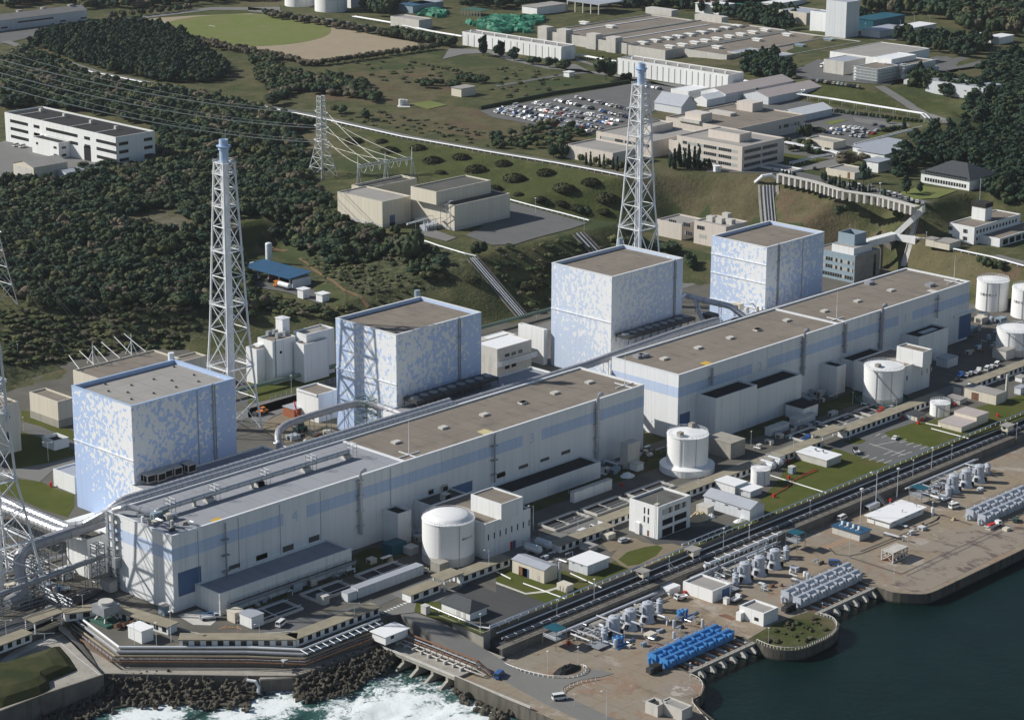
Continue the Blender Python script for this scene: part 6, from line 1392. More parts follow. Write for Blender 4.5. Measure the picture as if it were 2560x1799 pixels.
def along(z,off):return[Vector((p.x,p.y,z))for p in offs([p.xy for p in front],off)]
for lab,off,z,r_,mt in(('white pipe highest along the outfall wall',.9,.6,.38,'steel'),('silver pipe second along the outfall wall',1.9,-.6,.5,'galv'),('yellowish pipe along the outfall terrace',3.2,-1.6,.36,'tan_roof'),('thin grey pipe along the outfall terrace',4.3,-2.2,.25,'steel_g'),('rusty pipe along the outer edge of the terrace',5.6,-2.5,.26,'rust')):ptube(lab,along(z,off),r_,mt)
root=thing('pipe_rack','rusty low rack of posts along the outfall terrace','pipe rack',(0,-40,-3));m=MB();P=along(-3,4.6)
for a,b in zip(P,P[1:]):
 k=int((b-a).length/2.4)
 for i in range(k):p=a.lerp(b,i/k);m.bar(p,p+Vector((0,0,1.7)),.08)
 for zz in(.9,1.7):m.bar(a+Vector((0,0,zz)),b+Vector((0,0,zz)),.08)
m.build('frame',M['rust'],root)
m=MB();P=along(-.1,2.0)
a,b=P[-2],P[-1]
for i in range(12):p=a.lerp(b,i/12);d=Vector(((b-a).y,-(b-a).x,0)).normalized();m.bar(p-d*1.4+Vector((0,0,.7)),p+d*2.2+Vector((0,0,.3)),.14)
m.build('pipe_sleepers',M['steel'],label='row of white sleepers slanting beside the bridge head house',cat='sleepers')
lowrail('grey railing along the pipe terrace on the right of the outfall',[p.xy for p in t1[3:]],-3,1.1,2.0,'steel_g')
struct('ramp',MB().add([tuple(q('m',490,800,0)),tuple(q('m',640,775,0)),tuple(t1[0]+Vector((3,-1,0))),tuple(q('m',830,1245,-4.9)),tuple(q('m',620,1010,-2.4)),tuple(q('m',470,880,-.2))],[(0,1,2,5),(5,2,3,4)]),M['conc'],'concrete ramp falling to the promenade')
gm=MB();mp=[q('m',x,y,-1.5)for x,y in((-300,1180),(0,1150),(300,1060),(480,1000),(560,1090),(625,1190),(480,1250),(395,1285),(405,1345),(330,1390),(0,1500),(-300,1560))]
struct('left_bank',MB().prism([q('m',x,y,-2.2).xy for x,y in((-600,1300),(-300,1120),(0,1010),(240,935),(470,880),(830,1250),(380,1400),(0,1545),(-600,1800))],-13,-2.25),M['conc'],'pale path and bank at the lower left corner')
M['mound']=lawn_mat('rough_mound_grass',(.035,.045,.018),(.07,.07,.03),(.085,.08,.04))
cxm=sum(p.x for p in mp)/len(mp);cym=sum(p.y for p in mp)/len(mp);V=[(cxm,cym,.6)];F=[];n=len(mp)
for j,(s,zz)in enumerate(((.5,.5),(.8,-.4),(1,-2.24))):V+=[(cxm+(p.x-cxm)*s,cym+(p.y-cym)*s,zz)for p in mp]
F+=[(0,1+i,1+(i+1)%n)for i in range(n)]
for j in range(2):F+=[(1+j*n+i,1+(j+1)*n+i,1+(j+1)*n+(i+1)%n,1+j*n+(i+1)%n)for i in range(n)]
struct('grass_mound',gm.add(V,F),M['mound'],'rough grass mound at the lower left corner')
strip_wall('seawall',[q('m',x,y,-2.2).xy for x,y in((-600,1800),(0,1545),(380,1400),(830,1252))],-13,-1.7,.5,M['conc_d'],'low wall curving from the left edge to the promenade','seawall')
lowrail('railing down the edge of the left ramp',[q('m',x,y,-1.2).xy for x,y in((480,960),(620,1080),(820,1235))],-3.4,1.1,2,'steel_g')
sheetq('road','m',[(-200,1000),(0,905),(240,800),(480,800),(560,640),(700,560),(860,560),(1100,680),(900,712),(510,748),(240,910),(0,1005)],M['asph_d'],dz=.07)
sheetq('footpath','m',[(0,1140),(120,1050),(330,965),(450,955),(460,985),(340,1010),(160,1090),(0,1200)],M['conc_w'],-2.2,.1)
lowrail('white picket fence at the lower left gate',[q('m',x,y,-1).xy for x,y in((-100,1040),(250,950))],-1.5,2.0,1.2,'paint');lowrail('white double gate between the canopy and the picket fence',[q('m',x,y,-1).xy for x,y in((255,955),(445,945))],-1.5,2.0,4,'paint')
bx=36.2
br=thing('outfall_bridge','concrete bridge deck on piers over the foaming outfall','bridge',(bx,-93,-6))
MB().box(bx,44.5,-93,-57.5,-6.3,-5.2).build('deck',M['conc'],br);MB().box(bx-.25,bx+.15,-125,-57.5,-5.2,-4.5).build('parapet',M['conc_w'],br)
for k in range(5):
 y=-62.5-k*6.6;V=[]
 for Y in(y-.55,y+.55):V+=[(bx+7,Y,-13),(bx-3.0,Y,-13),(bx-3.0,Y,-9.4),(bx+.2,Y,-7.6),(bx+.2,Y,-6.31),(bx+7,Y,-6.31)]
 MB().add(V,[(0,1,2,3,4,5),(11,10,9,8,7,6),(1,7,8,2),(2,8,9,3),(3,9,10,4),(0,6,7,1)]).build('pier',M['conc'],br)
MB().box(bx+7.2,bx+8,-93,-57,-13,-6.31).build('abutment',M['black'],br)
struct('bridge_approach',MB().box(44.5,58,-93,-57,-13,-5.2),M['conc'],'concrete deck beside the outfall bridge')
strip_wall('seawall',[(36,-93),(34.6,-125.3),(34,-180)],-14,-4.6,.4,M['tidewall'],'pale stained quay wall right of the outfall','seawall')
rd=[(55,-52,0.08),(54,-60,-.4),(53,-68,-1.4),(52.5,-78,-3.0),(51.8,-90,-4.6),(50,-105,-5.7),(47,-125,-5.93),(44,-165,-5.93)]
A_,B_=offset_strip(rd,8.4);V=[]
for(a,b,c)in zip(A_,B_,rd):V+=[(a.x,a.y,c[2]),(b.x,b.y,c[2]),(a.x,a.y,-8),(b.x,b.y,-8)]
F=[]
for i in range(len(rd)-1):k=i*4;F+=[(k,k+4,k+5,k+1),(k,k+2,k+6,k+4),(k+1,k+5,k+7,k+3)]
struct('ramp_road',MB().add(V,F),M['road'],'ramp road falling from the yard to the quay')
strip_wall('retaining_wall',[(58.6,-56),(58.4,-83.2),(61.3,-83.2)],-6,.3,.3,M['conc'],'stained wall at the corner of lawn and ramp road','wall')
kerb=[(56.2,-84),(55.2,-92),(54.6,-100),(55.8,-108),(58.5,-114),(62.5,-117.6),(67,-118.3),(70.5,-116.5),(70.8,-114)]
lowrail('white curved barrier between ramp road and bare quay bay',smooth_line(kerb,3),-6,.9,1.6,'paint')
lowrail('short white curved barrier by the white van',[q('o',x,y,-5.2).xy for x,y in((515,1400),(540,1360),(600,1320),(690,1290),(830,1265))],-6,.9,1.6,'conc_w')
sheetq('ramp_road_fork','o',[(-40,1120),(180,1195),(430,1268),(600,1275),(720,1215),(850,1210),(950,1240),(830,1270),(680,1290),(560,1340),(515,1400),(300,1330),(0,1240)],M['road'],-6,.12)
root=thing('pipe_rack','rusty red pipe rack leaning along the ramp road','pipe rack',(47,-70,-5));m=MB()
for k in range(14):
 y=-60-k*2.6;x=44.6+k*.02;m.bar((x,y,-5.2),(x,y,-2.2),.12);m.bar((x-2.4,y,-5.2),(x-2.4,y,-3.4),.1);m.bar((x,y,-2.3),(x-2.4,y,-3.4),.09)
m.build('frame',M['rust'],root)
for k,(x,z,r_,mt)in enumerate(((44.7,-2.1,.34,'rust'),(43.9,-2.7,.2,'steel_g'),(43.2,-3.2,.25,'rust'),(42.4,-3.6,.22,'conc_w'),(41.6,-4.6,.25,'conc_w'))):MB().tube([(x,-59,z),(x+.3,-94,z),(x+1.6,-98.5,-5.1)],r_,7).build('pipe',M[mt],root)
for k in range(9):MB().box(40.5+.3*(k%2),43,-62-k*3.6,-61.4-k*3.6,-5.2,-4.2).build('saddle',M['conc_w'],root)
def tetrapod_mesh():
 m=MB();D4=[Vector((0,0,1)),Vector((.943,0,-.333)),Vector((-.471,.816,-.333)),Vector((-.471,-.816,-.333))]
 for d in D4:m.tube([Vector((0,0,0)),d*.55,d*1.25,d*1.42],[.62,.52,.36,.22],7)
 me=bpy.data.meshes.new('tetrapod');me.from_pydata(m.v,[],m.f);me.materials.append(M['tetra']);return me
TM=tetrapod_mesh();rr=random.Random(5)
def tetra(x,y,z,s,lab,grp):
 o=bpy.data.objects.new('tetrapod',TM);COL.objects.link(o);o.location=(x,y,z);o.rotation_euler=(rr.random()*6,rr.random()*6,rr.random()*6);o.scale=(s,s,s);tag(o,lab,'tetrapod',grp)
def field(poly,n,smin,smax,lab,grp,ztop,zbot,topline):
 xs=[p[0]for p in poly];ys=[p[1]for p in poly];pts=[];tries=0
 while len(pts)<n and tries<40000:
  tries+=1;x=min(xs)+rr.random()*(max(xs)-min(xs));y=min(ys)+rr.random()*(max(ys)-min(ys))
  if not inpoly(np.array([x]),np.array([y]),poly)[0]:continue
  s=smin+rr.random()*(smax-smin)
  if any((x-a)**2+(y-b)**2<(.72*(s+c))**2 for a,b,c in pts):continue
  pts.append((x,y,s))
  dmin=min(((Vector((x,y))-Vector(a)).length if(Vector(b)-Vector(a)).length<1e-6 else abs((Vector(b)-Vector(a)).normalized().cross(Vector((x,y))-Vector(a))))for a,b in zip(topline,topline[1:]))
  tetra(x,y,ztop-(ztop-zbot)*min(1,dmin/9.5)+rr.random()*.5,s,lab,grp)
tl=[p.xy for p in pz('m',-5,[(700,1300),(870,1275),(2000,1275)])]
field([p.xy for p in pz('m',-7.5,[(120,1613),(420,1440),(720,1300),(870,1272),(2000,1285),(2080,1390),(1990,1500),(1180,1475),(800,1530),(480,1640)])],195,.85,1.25,'brown concrete tetrapod in the breakwater heap left of the sluice','tetrapods left of the sluice',-5.8,-9.0,tl)
tl2=[p.xy for p in pz('n',-5,[(380,1275),(600,1205),(1040,1020),(1160,1060)])]
field([p.xy for p in pz('n',-7.5,[(385,1290),(620,1190),(1040,1010),(1160,1065),(1150,1170),(760,1390),(380,1460)])],150,.8,1.15,'dark concrete tetrapod in the heap between sluice and bridge','tetrapods between sluice and bridge',-5.6,-9.0,tl2)
struct('rubble_bed',MB().prism([p.xy for p in pz('m',-9,[(-100,1680),(420,1450),(830,1250),(2000,1262),(2080,1390),(1990,1500),(1180,1470),(800,1530),(480,1620)])],-14,-9.0),M['tetra'],'dark rubble bed under the tetrapods')
struct('rubble_bed',MB().prism([p.xy for p in pz('n',-9,[(380,1265),(620,1180),(1040,1010),(1160,1065),(1150,1160),(760,1380),(380,1460)])],-14,-9.0),M['tetra'],'dark rubble bed between sluice and bridge')
RM=bpy.data.meshes.new('rock');mb_=MB().lathe(0,0,[(.1,-.8),(.9,-.5),(1,.1),(.6,.7)],7);RM.from_pydata(mb_.v,[],mb_.f);RM.materials.append(M['tetra'])
for k in range(46):
 a=rr.random();x=34.3-rr.random()*5*(.4+a);y=-95-a*26;o=bpy.data.objects.new('rock',RM);COL.objects.link(o);o.location=(x,y,-8.8+rr.random()*1.0-(34.3-x)*.12);o.rotation_euler=(rr.random()*3,rr.random()*3,rr.random()*6);s=.5+rr.random()*.7;o.scale=(s,s*1.2,s);tag(o,'brown boulder at the foot of the wall right of the outfall','rock','boulders right of the outfall')
ptube('white outfall pipe bending into the foam',[q('m',1990,1290,-5),q('m',2060,1300,-5.2),q('m',2085,1345,-7),q('m',2085,1400,-9.2)],.55,'steel')
sl_=thing('sluice','dark sluice opening with posts under the promenade','sluice',tuple(q('m',2120,1300,-6)));a=q('m',2095,1290,-6);b=q('n',360,1275,-6);d=(b-a).normalized();s_=Vector((d.y,-d.x,0))
for k in range(4):p=a.lerp(b,k/3)+s_*.8;MB().box(p.x-.3,p.x+.3,p.y-.3,p.y+.3,-13,-5.2).build('post',M['conc'],sl_)
MB().add([tuple(a+s_*.6+Vector((0,0,-8))),tuple(b+s_*.6+Vector((0,0,-8))),tuple(b+s_*.6+Vector((0,0,.4))),tuple(a+s_*.6+Vector((0,0,.4)))],[(0,1,2,3)]).build('opening',M['black'],sl_);MB().prism([(a+s_*.4).xy,(b+s_*.4).xy,(b+s_*2.2).xy,(a+s_*2.2).xy],-5.2,-4.7).build('walkway',M['conc'],sl_)
# settling pits along the halls
def pit(lab,x0,x1,y0,y1,name='settling_pit'):
 r=thing(name,lab,'settling pit',(x0,y0,0));t=.5
 m=MB();[m.box(a,b,c,d,-1.6+1.65,.9)for a,b,c,d in((x0,x1,y0,y0+t),(x0,x1,y1-t,y1),(x0,x0+t,y0+t,y1-t),(x1-t,x1,y0+t,y1-t))];m.build('rim',M['conc_w'],r)
 MB().box(x0+t,x1-t,y0+t,y1-t,.06,.12).build('floor',M['asph_d'],r);xm=x0+(x1-x0)*.42;MB().add([(xm-.3,y0+t,.13),(xm+.3,y0+t,.13),(xm+1.8,y1-t,.13),(xm+1.2,y1-t,.13),(xm-.3,y0+t,.8),(xm+.3,y0+t,.8),(xm+.3,y1-t,.8),(xm-.3,y1-t,.8)],[(4,5,6,7),(0,1,5,4),(1,2,6,5),(3,0,4,7)]).build('cross_wall',M['conc_w'],r)
 m=MB();[m.bar((x0,yy,1.5),(x1,yy,1.5),.12)for yy in(y0+1.2,y1-2.5)];m.build('beam_pipe',M['steel'],r)
pit('open grey settling pit nearest the camera by the white trucks',13,31,-28,-18);pit('open grey settling pit behind the long container',38,55,-27,-18);pit('open grey settling pit beside the round tank',62,80,-27,-18.5)
pit('open pit with pale sloping walls left of the office',141,160,-38,-29);pit('open pit with pale sloping walls behind the office',163,183,-38,-29.5);pit('open pit with pale walls right of the office',187,207,-38,-30)
pit('dark open pit under the two level stair annex',283,300,-40,-31);pit('dark open pit with beams beside the far tank',305,325,-40,-31);pit('dark open pit nearest the far tank',329,346,-40,-31)
for k,(x0,x1,y0,y1,h,lab)in enumerate(((50,80,-33.5,-30,3.4,'long pale grey container among the pits'),(45.5,49.5,-33.5,-30.4,3.0,'short pale grey container beside the long one'))):hut('container',lab,'container',x0,x1,y0,y1,0,h,'pale','roof_g',.05)
x0=q('k',655,1225,0).x;hut('concrete_screen','white double walled slab standing by the pits','wall',x0,x0+21,-22.5,-20.5,0,4.2,'white_b','conc_w',.05)
for lab,c,x,y,w_,d_,h_,wl,rf in(('pale rusty box at the end of the annex','m',1895,835,4,4,3.6,'cream','cream'),('white box shed with grey roof beside the rusty box','m',2030,878,5,6,4,'white_b','roof_g'),('white shed between pipes and slanting walkway','m',1145,1000,4.6,7,4.4,'white_b','roof_w'),('grey box with rust at the lower stair tower','m',890,590,3,5,4,'conc_w','conc'),('grey concrete kiosk at the foot of the big domed tank','n',1545,430,4.4,4.4,3.2,'conc','conc'),('pale wheeled skid by the hall corner door','m',1325,775,2,3,3.4,'teal_wall','conc_w'),('pale square cabinet by the guard house lawn','n',1435,770,2,2.4,3,'conc_w','conc_w'),('grey boxy cabinet at the pit edge','n',610,690,2.6,3.6,3,'conc_w','conc_w'),('cream box beside the round tank','n',1310,290,4,4,2.6,'conc_w','conc_w'),('dark blue box container behind the round tank','n',1160,300,7,5,4,'roof_teal','roof_teal'),('white louvred cabinet at the end of the hall numbered 3','k',1060,945,7,4,10,'conc_w','conc_w'),('small white cube cabinet with teal door','k',1140,965,3.6,4,3,'white_b','conc_w'),('concrete culvert block right of the skirted tank','k',1890,865,9,12,6.5,'conc','conc'),('white low block with black roof below the outside stair','l',475,555,10,9,5.5,'white_b','roof_d'),('pale double block by the dark pits','l',215,680,12,3,3.2,'pale','conc_w'),('blue and white toilet cabin on the lawn','l',390,985,2.2,2.2,2.8,'teal_wall','conc_w'),('low pale slab block before the stair annex','l',430,600,12,4,3,'pale','conc_w'),('green housing base of the cooling unit','m',860,880,8,10,.8,'green_steel','green_steel'),('grey boxes beyond the far service block','l',1640,130,8,6,4,'pale','roof_g'),('white store hut by the low broad tank','l',2110,70,7,7,4.5,'conc_w','roof_l'),('small white machine cabinet on the pump quay','o',1860,685,1.6,1.6,2.2,'white_b','conc_w')):
 z=-6 if c in 'op' else 0;p=q(c,x,y,z);hut('cabinet' if w_<4.5 else 'outbuilding',lab,'cabinet' if w_<4.5 else 'building',p.x,p.x+w_,p.y,p.y+d_,z,h_,wl,rf,.1 if wl==rf or h_<3 else .25)
p=q('m',860,800,.8);r=thing('cooling_unit','grey louvred cooling tower unit on a green base at left','cooling unit',(p.x,p.y,.8));MB().box(p.x-3.2,p.x+3.2,p.y-3.2,p.y+3.2,3.2,6.2).build('casing',M['steel_g'],r);MB().cyl(p.x,p.y,6.2,7.2,2.4,n=16).build('fan_ring',M['conc_w'],r)
for sx in(-1,1):
 for sy in(-1,1):MB().bar((p.x+sx*2.6,p.y+sy*2.6,.8),(p.x+sx*1.2,p.y+sy*1.2,3.3),.35).build('leg',M['conc_w'],r)
for k in range(3):a=q('m',930+k*60,880-k*10,.3);MB().tube([(a.x,a.y,1.2),(a.x+3.4,a.y+.5,1.2)],.8,10).build('vessel',M['rust'],r)
for lab,c,x,y in(('horizontal tank with dished ends, left of two behind the cream house','o',360,290),('horizontal tank with dished ends, right of two behind the cream house','o',445,250),('white horizontal tank beside the small white tank','l',250,960),('white horizontal tank farther from the small white tank','l',310,930)):
 p=q(c,x,y,0);r=thing('pressure_vessel',lab,'tank',tuple(p));MB().tube([(p.x,p.y,2),(p.x+.01,p.y+.7,2),(p.x+.01,p.y+6.5,2),(p.x,p.y+7.2,2)],[.9,1.45,1.45,.9],14).build('shell',M['steel'],r)
 for dy in(1.5,5.5):MB().box(p.x-1,p.x+1,p.y+dy-.3,p.y+dy+.3,0,1).build('saddle',M['conc'],r)
 m=MB();[m.bar((p.x+sx,p.y+sy,0),(p.x+sx,p.y+sy,4.2),.1)for sx in(-1.6,1.6)for sy in(0,7)];[m.bar((p.x+sx,p.y,zz),(p.x+sx,p.y+7,zz),.08)for sx in(-1.6,1.6)for zz in(3.4,4.2)];m.build('frame',M['steel_g'],r)
for i,(c,x,y)in enumerate((('l',353,890),('l',360,1020),('l',240,1170),('l',1405,580),('l',1440,555),('l',1700,435),('o',588,1005),('o',1522,600),('l',1283,535),('l',2045,520),('k',1012,1080),('l',1180,1208))):
 z=-6 if(c=='o' or y>1190)else 0;p=q(c,x,y,z);MB().box(p.x-.45,p.x+.45,p.y-.4,p.y+.4,z,z+1.3).build('fire_cabinet',M['red'],label='small red fire hose cabinet standing on the plant grounds',cat='fire cabinet',group='red fire cabinets')
for lab,c,pts in(('red fire main pipe across the lawn','l',((470,985),(590,940))),('red fire main pipe from the small tank to the lawn','l',((220,1160),(350,1085),(400,1030),(590,950)))):ptube(lab,[q(c,x,y,.4)for x,y in pts],.16,'red',6)
for lab,c,pts in(('thin white pipe crossing the lawn to the sunken road','l',((205,990),(670,1135))),('white kerb pipe across the far lawn','l',((1465,572),(1590,600))),('white pipe across the lawn right of the car park','l',((1510,615),(1810,695))),('white pipe on the lawn beside the container','o',((220,510),(560,635))),('white pipe at the left lawn edge','o',((0,415),(120,475))),('pale pipe by the loop drive lawn','o',((600,430),(850,545)))):ptube(lab,[q(c,x,y,.35)for x,y in pts],.22,'paint',6)
rail('white guard rail round the guard house lawn',[q('n',x,y,.1)for x,y in((1460,712),(1870,880),(1950,890),(2258,768))],.8,'steel',4)
root=thing('pipe_rack','pipe shelf along the low annex of the hall numbered 4','pipe rack',(14,-13,0));a=q('m',1840,690,3);b=q('n',860,330,3)
for k in range(3):MB().tube([(a.x,a.y-.3-k*.5,2.2+k*.9),(b.x,b.y-.3-k*.5,2.2+k*.9)],.25,6).build('pipe',M[('steel_g','galv_d','steel_d')[k]],root)
m=MB();[m.bar((x,a.y-.2,0),(x,a.y-.2,4.4),.12)for x in np.linspace(a.x,b.x,14)];m.build('frame',M['steel_g'],root)
LAMP={}
def lamp(c,x,yt,yb,lab,z=0.0,arm='double'):
 p=qt(c,x,yb)if z is None else q(c,x,yb,z);h=min(14,max(4,hz(c,x,yt,p)-p.z));key=arm
 if key not in LAMP:
  r=thing('street_lamp',lab,'street lamp',(0,0,0),'street lamps of the plant');MB().tube([(0,0,0),(0,0,.88),(0,0,1)],[.011,.008,.007],5).build('pole',M['steel'],r)
  if arm=='double':[MB().tube([(0,0,.97),(s*.07,-s*.07,1.0),(s*.15,-s*.15,1.0)],.006,4).build('arm',M['steel'],r)for s in(-1,1)];[MB().box(s*.15-.03,s*.15+.03,-s*.15-.02,-s*.15+.02,.985,1.008).build('lamp_head',M['paint'],r)for s in(-1,1)]
  elif arm=='curved':MB().tube([(0,0,.85),(-.02,.01,.95),(-.09,.05,1.0),(-.16,.08,1.01)],.007,4).build('arm',M['steel'],r);MB().box(-.20,-.14,.06,.1,1.0,1.02).build('lamp_head',M['paint'],r)
  else:MB().box(-.05,.05,-.03,.03,1.0,1.03).build('lamp_head',M['paint'],r)
  LAMP[key]=r;o=r
 else:o=copy_tree(LAMP[key])
 o.location=p;o.scale=(h,h,h);o['label']=lab;o['group']='street lamps of the plant'
for a in(('n',860,668,840,'double lamp behind the walkway facing the outfall',0,'double'),('n',95,838,1015,'lamp at the bend of the outfall walkway',0,'curved'),('m',672,600,780,'curved lamp behind the left walkway',0,'curved'),('m',55,805,1005,'lamp by the white picket fence',0,'double'),('m',1085,830,1005,'thin lamp left of the white shed',0,'head'),('m',1262,830,1010,'thin lamp right of the white shed',0,'head'),('m',1380,740,985,'thin mast at the slanting walkway',0,'head'),('n',1942,240,430,'curved lamp beside the round tank',0,'curved'),('n',1873,760,915,'thin lamp on the guard house lawn corner',0,'head'),('k',300,1235,1440,'curved lamp at the first service block corner',0,'curved'),('k',660,1330,1490,'curved lamp by the white cars',0,'curved'),('k',1630,975,1130,'curved lamp behind the hut roofs',0,'curved'),('k',1255,560,668,'lamp between the two halls',0,'head'),('k',585,1020,1140,'thin lamp before the black roofed annex',0,'head'),('k',2055,640,760,'thin lamp at the stair annex lawn',0,'head'),('o',490,645,790,'lamp by the near berm stair',-3,'head'),('o',790,480,660,'lamp behind the near pump row',-3,'head'),('o',1395,295,430,'lamp at the middle lookout cabin',-3,'head'),('o',1832,70,250,'tall lamp behind the middle pipes',-3,'head'),('o',2040,40,180,'lamp near the white pipe bridge',-3,'head'),('o',415,1060,1230,'lamp on the curved barrier island',-6,'head'),('o',660,1025,1185,'lamp at the tip of the curved barrier',-6,'head'),('o',890,1375,1600,'curved lamp on the bare quay at bottom',-6,'curved'),('o',1562,1155,1300,'lamp at the blue screen corner',-6,'head'),('o',630,1405,1500,'lamp by the white van barrier',-6,'head'),('p',195,872,1010,'lamp on the grassy quay tip',-6,'head'),('p',628,672,770,'lamp at the end of the intake beam',-6,'head'),('p',848,130,280,'lamp on the round kerb island',-6,'head'),('p',1315,110,250,'lamp beside the crate frame',-6,'head'),('p',1205,425,520,'lamp at the loading quay corner',-6,'head'),('l',38,1392,1520,'lamp left of the blue roofed store',-3,'head'),('l',530,1195,1330,'lamp on the sunken road by the small tank lawn',-3,'head'),('l',1060,945,1250,'tall curved lamp behind the long white quay house',-6,'curved'),('l',1232,940,1180,'tall lamp behind the long white house roof',-6,'head'),('l',935,1105,1380,'tall lamp between store and long white house',-6,'head'),('l',1510,770,945,'tall lamp at the sunken road under the car park',-3,'head'),('l',1360,870,1000,'lamp left of the car park on the sunken road',-3,'head'),('l',1672,750,870,'lamp right of the car park on the sunken road',-3,'head'),('l',1515,1210,1345,'lamp in front of the white minibus',-6,'head'),('l',2195,575,700,'lamp beside the far lookout cabin',-3,'head'),('l',1225,390,545,'curved lamp before the far tank walkway',0,'curved'),('l',850,555,710,'curved lamp at the tan gate canopy',0,'curved'),('l',395,690,850,'curved lamp by the blue truck',0,'curved'),('l',875,325,430,'thin lamp near the dark pits',0,'head'),('i',390,725,880,'lamp on the shaded lawn left of the first reactor',0,'double'),('i',190,525,635,'lamp beside the cream switch block',0,'head'),('j',350,190,330,'white lamp on the lawn behind the second reactor',0,'head'),('g',325,1070,1150,'double lamp at the foot of the slope',0,'double'),('g',1625,600,680,'curved lamp left of the far reactor',0,'curved'),('g',1620,705,770,'low curved lamp beside the far reactor road',0,'curved'),('g',318,180,335,'slim lamp on the terrace lawn',22,'head'),('g',710,345,450,'slim lamp at the terrace corner',22,'head'),('f',1487,675,740,'short lamp on the wild slope',None,'head'),('e',145,1355,1440,'lamp on the shaded stepped slope',None,'head'),('m',1920,870,905,'low sign post on the apron',0,'head')):lamp(*a)
# small clutter of the yards and roofs
CK={'service_box':('small grey or cream service box','box'),'pipe_run':('short low run of pipe on posts','pipe'),'small_vessel':('small upright grey vessel','vessel'),'pallet_stack':('low stack of stored material','stack')}
def clutter(where,n,x0,x1,y0,y1,z,seed,k_=1.0):
 rr=random.Random(seed);done_=[]
 for i in range(n):
  for _ in range(30):
   x,y=x0+rr.random()*(x1-x0),y0+rr.random()*(y1-y0)
   if all((x-a)**2+(y-b)**2>5*k_ for a,b in done_):break
  done_.append((x,y));kd=rr.choice(['service_box','service_box','pipe_run','pipe_run','small_vessel','pallet_stack']);m=MB();s=k_*(.7+.7*rr.random())
  if kd=='service_box':
   w_,d_,h_=s*(.7+rr.random()),s*(.6+.8*rr.random()),s*(.9+1.3*rr.random());m.box(x-w_,x+w_,y-d_,y+d_,z,z+h_);m.box(x-w_-.08,x+w_+.08,y-d_-.08,y+d_+.08,z+h_+.003,z+h_+.12);m.mi=1;m.box(x-w_-.03,x-w_*.98,y-d_*.6,y+d_*.6,z+.2,z+h_*.8);mt=[M[rr.choice(['pale','cream','conc_w','machine','teal_wall'])],M['louvre']]
  elif kd=='pipe_run':
   L=s*(2+4*rr.random());dx,dy=((L,0),(0,L))[rr.random()<.5];zz=z+.5+rr.random()*1.6
   for q_ in range(rr.choice([1,2,3])):o=q_*.5;m.tube([(x+(o if dy else 0),y+(o if dx else 0),zz),(x+dx+(o if dy else 0),y+dy+(o if dx else 0),zz),(x+dx+(o if dy else 0),y+dy+(o if dx else 0),z)],.14+.1*rr.random(),6)
   m.mi=1;[m.bar((x+dx*t,y+dy*t,z),(x+dx*t,y+dy*t,zz),.08)for t in(0,.5)];mt=[M[rr.choice(['galv','steel','machine','steel_g'])],M['steel_g']]
  elif kd=='small_vessel':r_=.5*s+.2;h_=1.2+1.8*rr.random();m.lathe(x,y,[(r_,z),(r_,z+h_),(r_*.6,z+h_+r_*.3),(.1,z+h_+r_*.4)],10);m.mi=1;m.tube([(x+r_,y,z+.4),(x+r_+1.2,y,z+.4)],.12,5);mt=[M[rr.choice(['machine','steel','conc_w'])],M['steel_g']]
  else:
   for q_ in range(3):m.box(x-s+.2*q_,x+s-.1*q_,y-s*.6,y+s*.6-.2*q_,z+.35*q_,z+.35*q_+.3)
   mt=[M[rr.choice(['rust','conc','tarp','steel_d','paint'])],M['rust']]
  a=CK[kd];m.build(kd,mt,label=a[0]+' '+where,cat=a[1],group=kd.replace('_',' ')+'s '+where)
for i,(wh,n,x0,x1,y0,y1,z,k_)in enumerate((('behind the big domed tank and stepped block',14,100,110,-13,-1.5,.06,1),('at the end of the low black roofed annex',20,197,232,-11,-1.5,.08,1),('between round tank and service block',10,129,146,-16,-3,.06,1),('between the stair annex and the narrow block',12,328,342,-15,-4,.06,1),('at the far end of the farther hall',16,391,456,-20,-14.5,.06,1.1),('in the yard between the two nearest reactors',30,98,157,66,112,.1,1.2),('in the pipe field at the left edge',46,-56,-6,30,88,.06,1.2),('on the near corner of the grey hall roof',14,1.5,12,2,24,25.92,.9),('on the link roof by the nearest reactor',14,44,94,45,60,17.02,1),('on the link roof by the second reactor',10,166,236,42,58,16.62,1),('on the link roof between the farther reactors',26,342,379,36,66,17.02,1.1),('around the water tanks at the right edge',26,459,512,-30,12,.06,1.3),('near the settling pits',14,12,82,-17,-12.8,.06,.9),('in front of the cream house and vessels',12,106,124,-62,-52,.08,.8),('behind the middle reactors',20,230,288,108,140,.06,1.3),('along the outfall terrace',10,0,34,-52.5,-50.6,-2.98,.7),('beside the near pump row',18,88,122,-124,-111,-5.98,.8),('beside the middle pump row',14,160,196,-122,-111,-5.98,.8),('on the far loading quay',12,230,300,-128,-112,-5.98,.9),('on the grass by the service road',16,262,345,-34,-27,.08,.9))):clutter(wh,n,x0,x1,y0,y1,z,40+i,k_)
for k in range(12):p=q('i',(850,1060,1240,1405,875,1030,1240,1385,1060,1420,1565,1600)[k],(262,270,222,122,318,328,335,232,382,285,188,240)[k],44.7);MB().cyl(p.x,p.y,44.6,45.2,.45,n=8).build('roof_vent',M['steel_d'],[o for o in COL.objects if o.name=='reactor_building'][0])
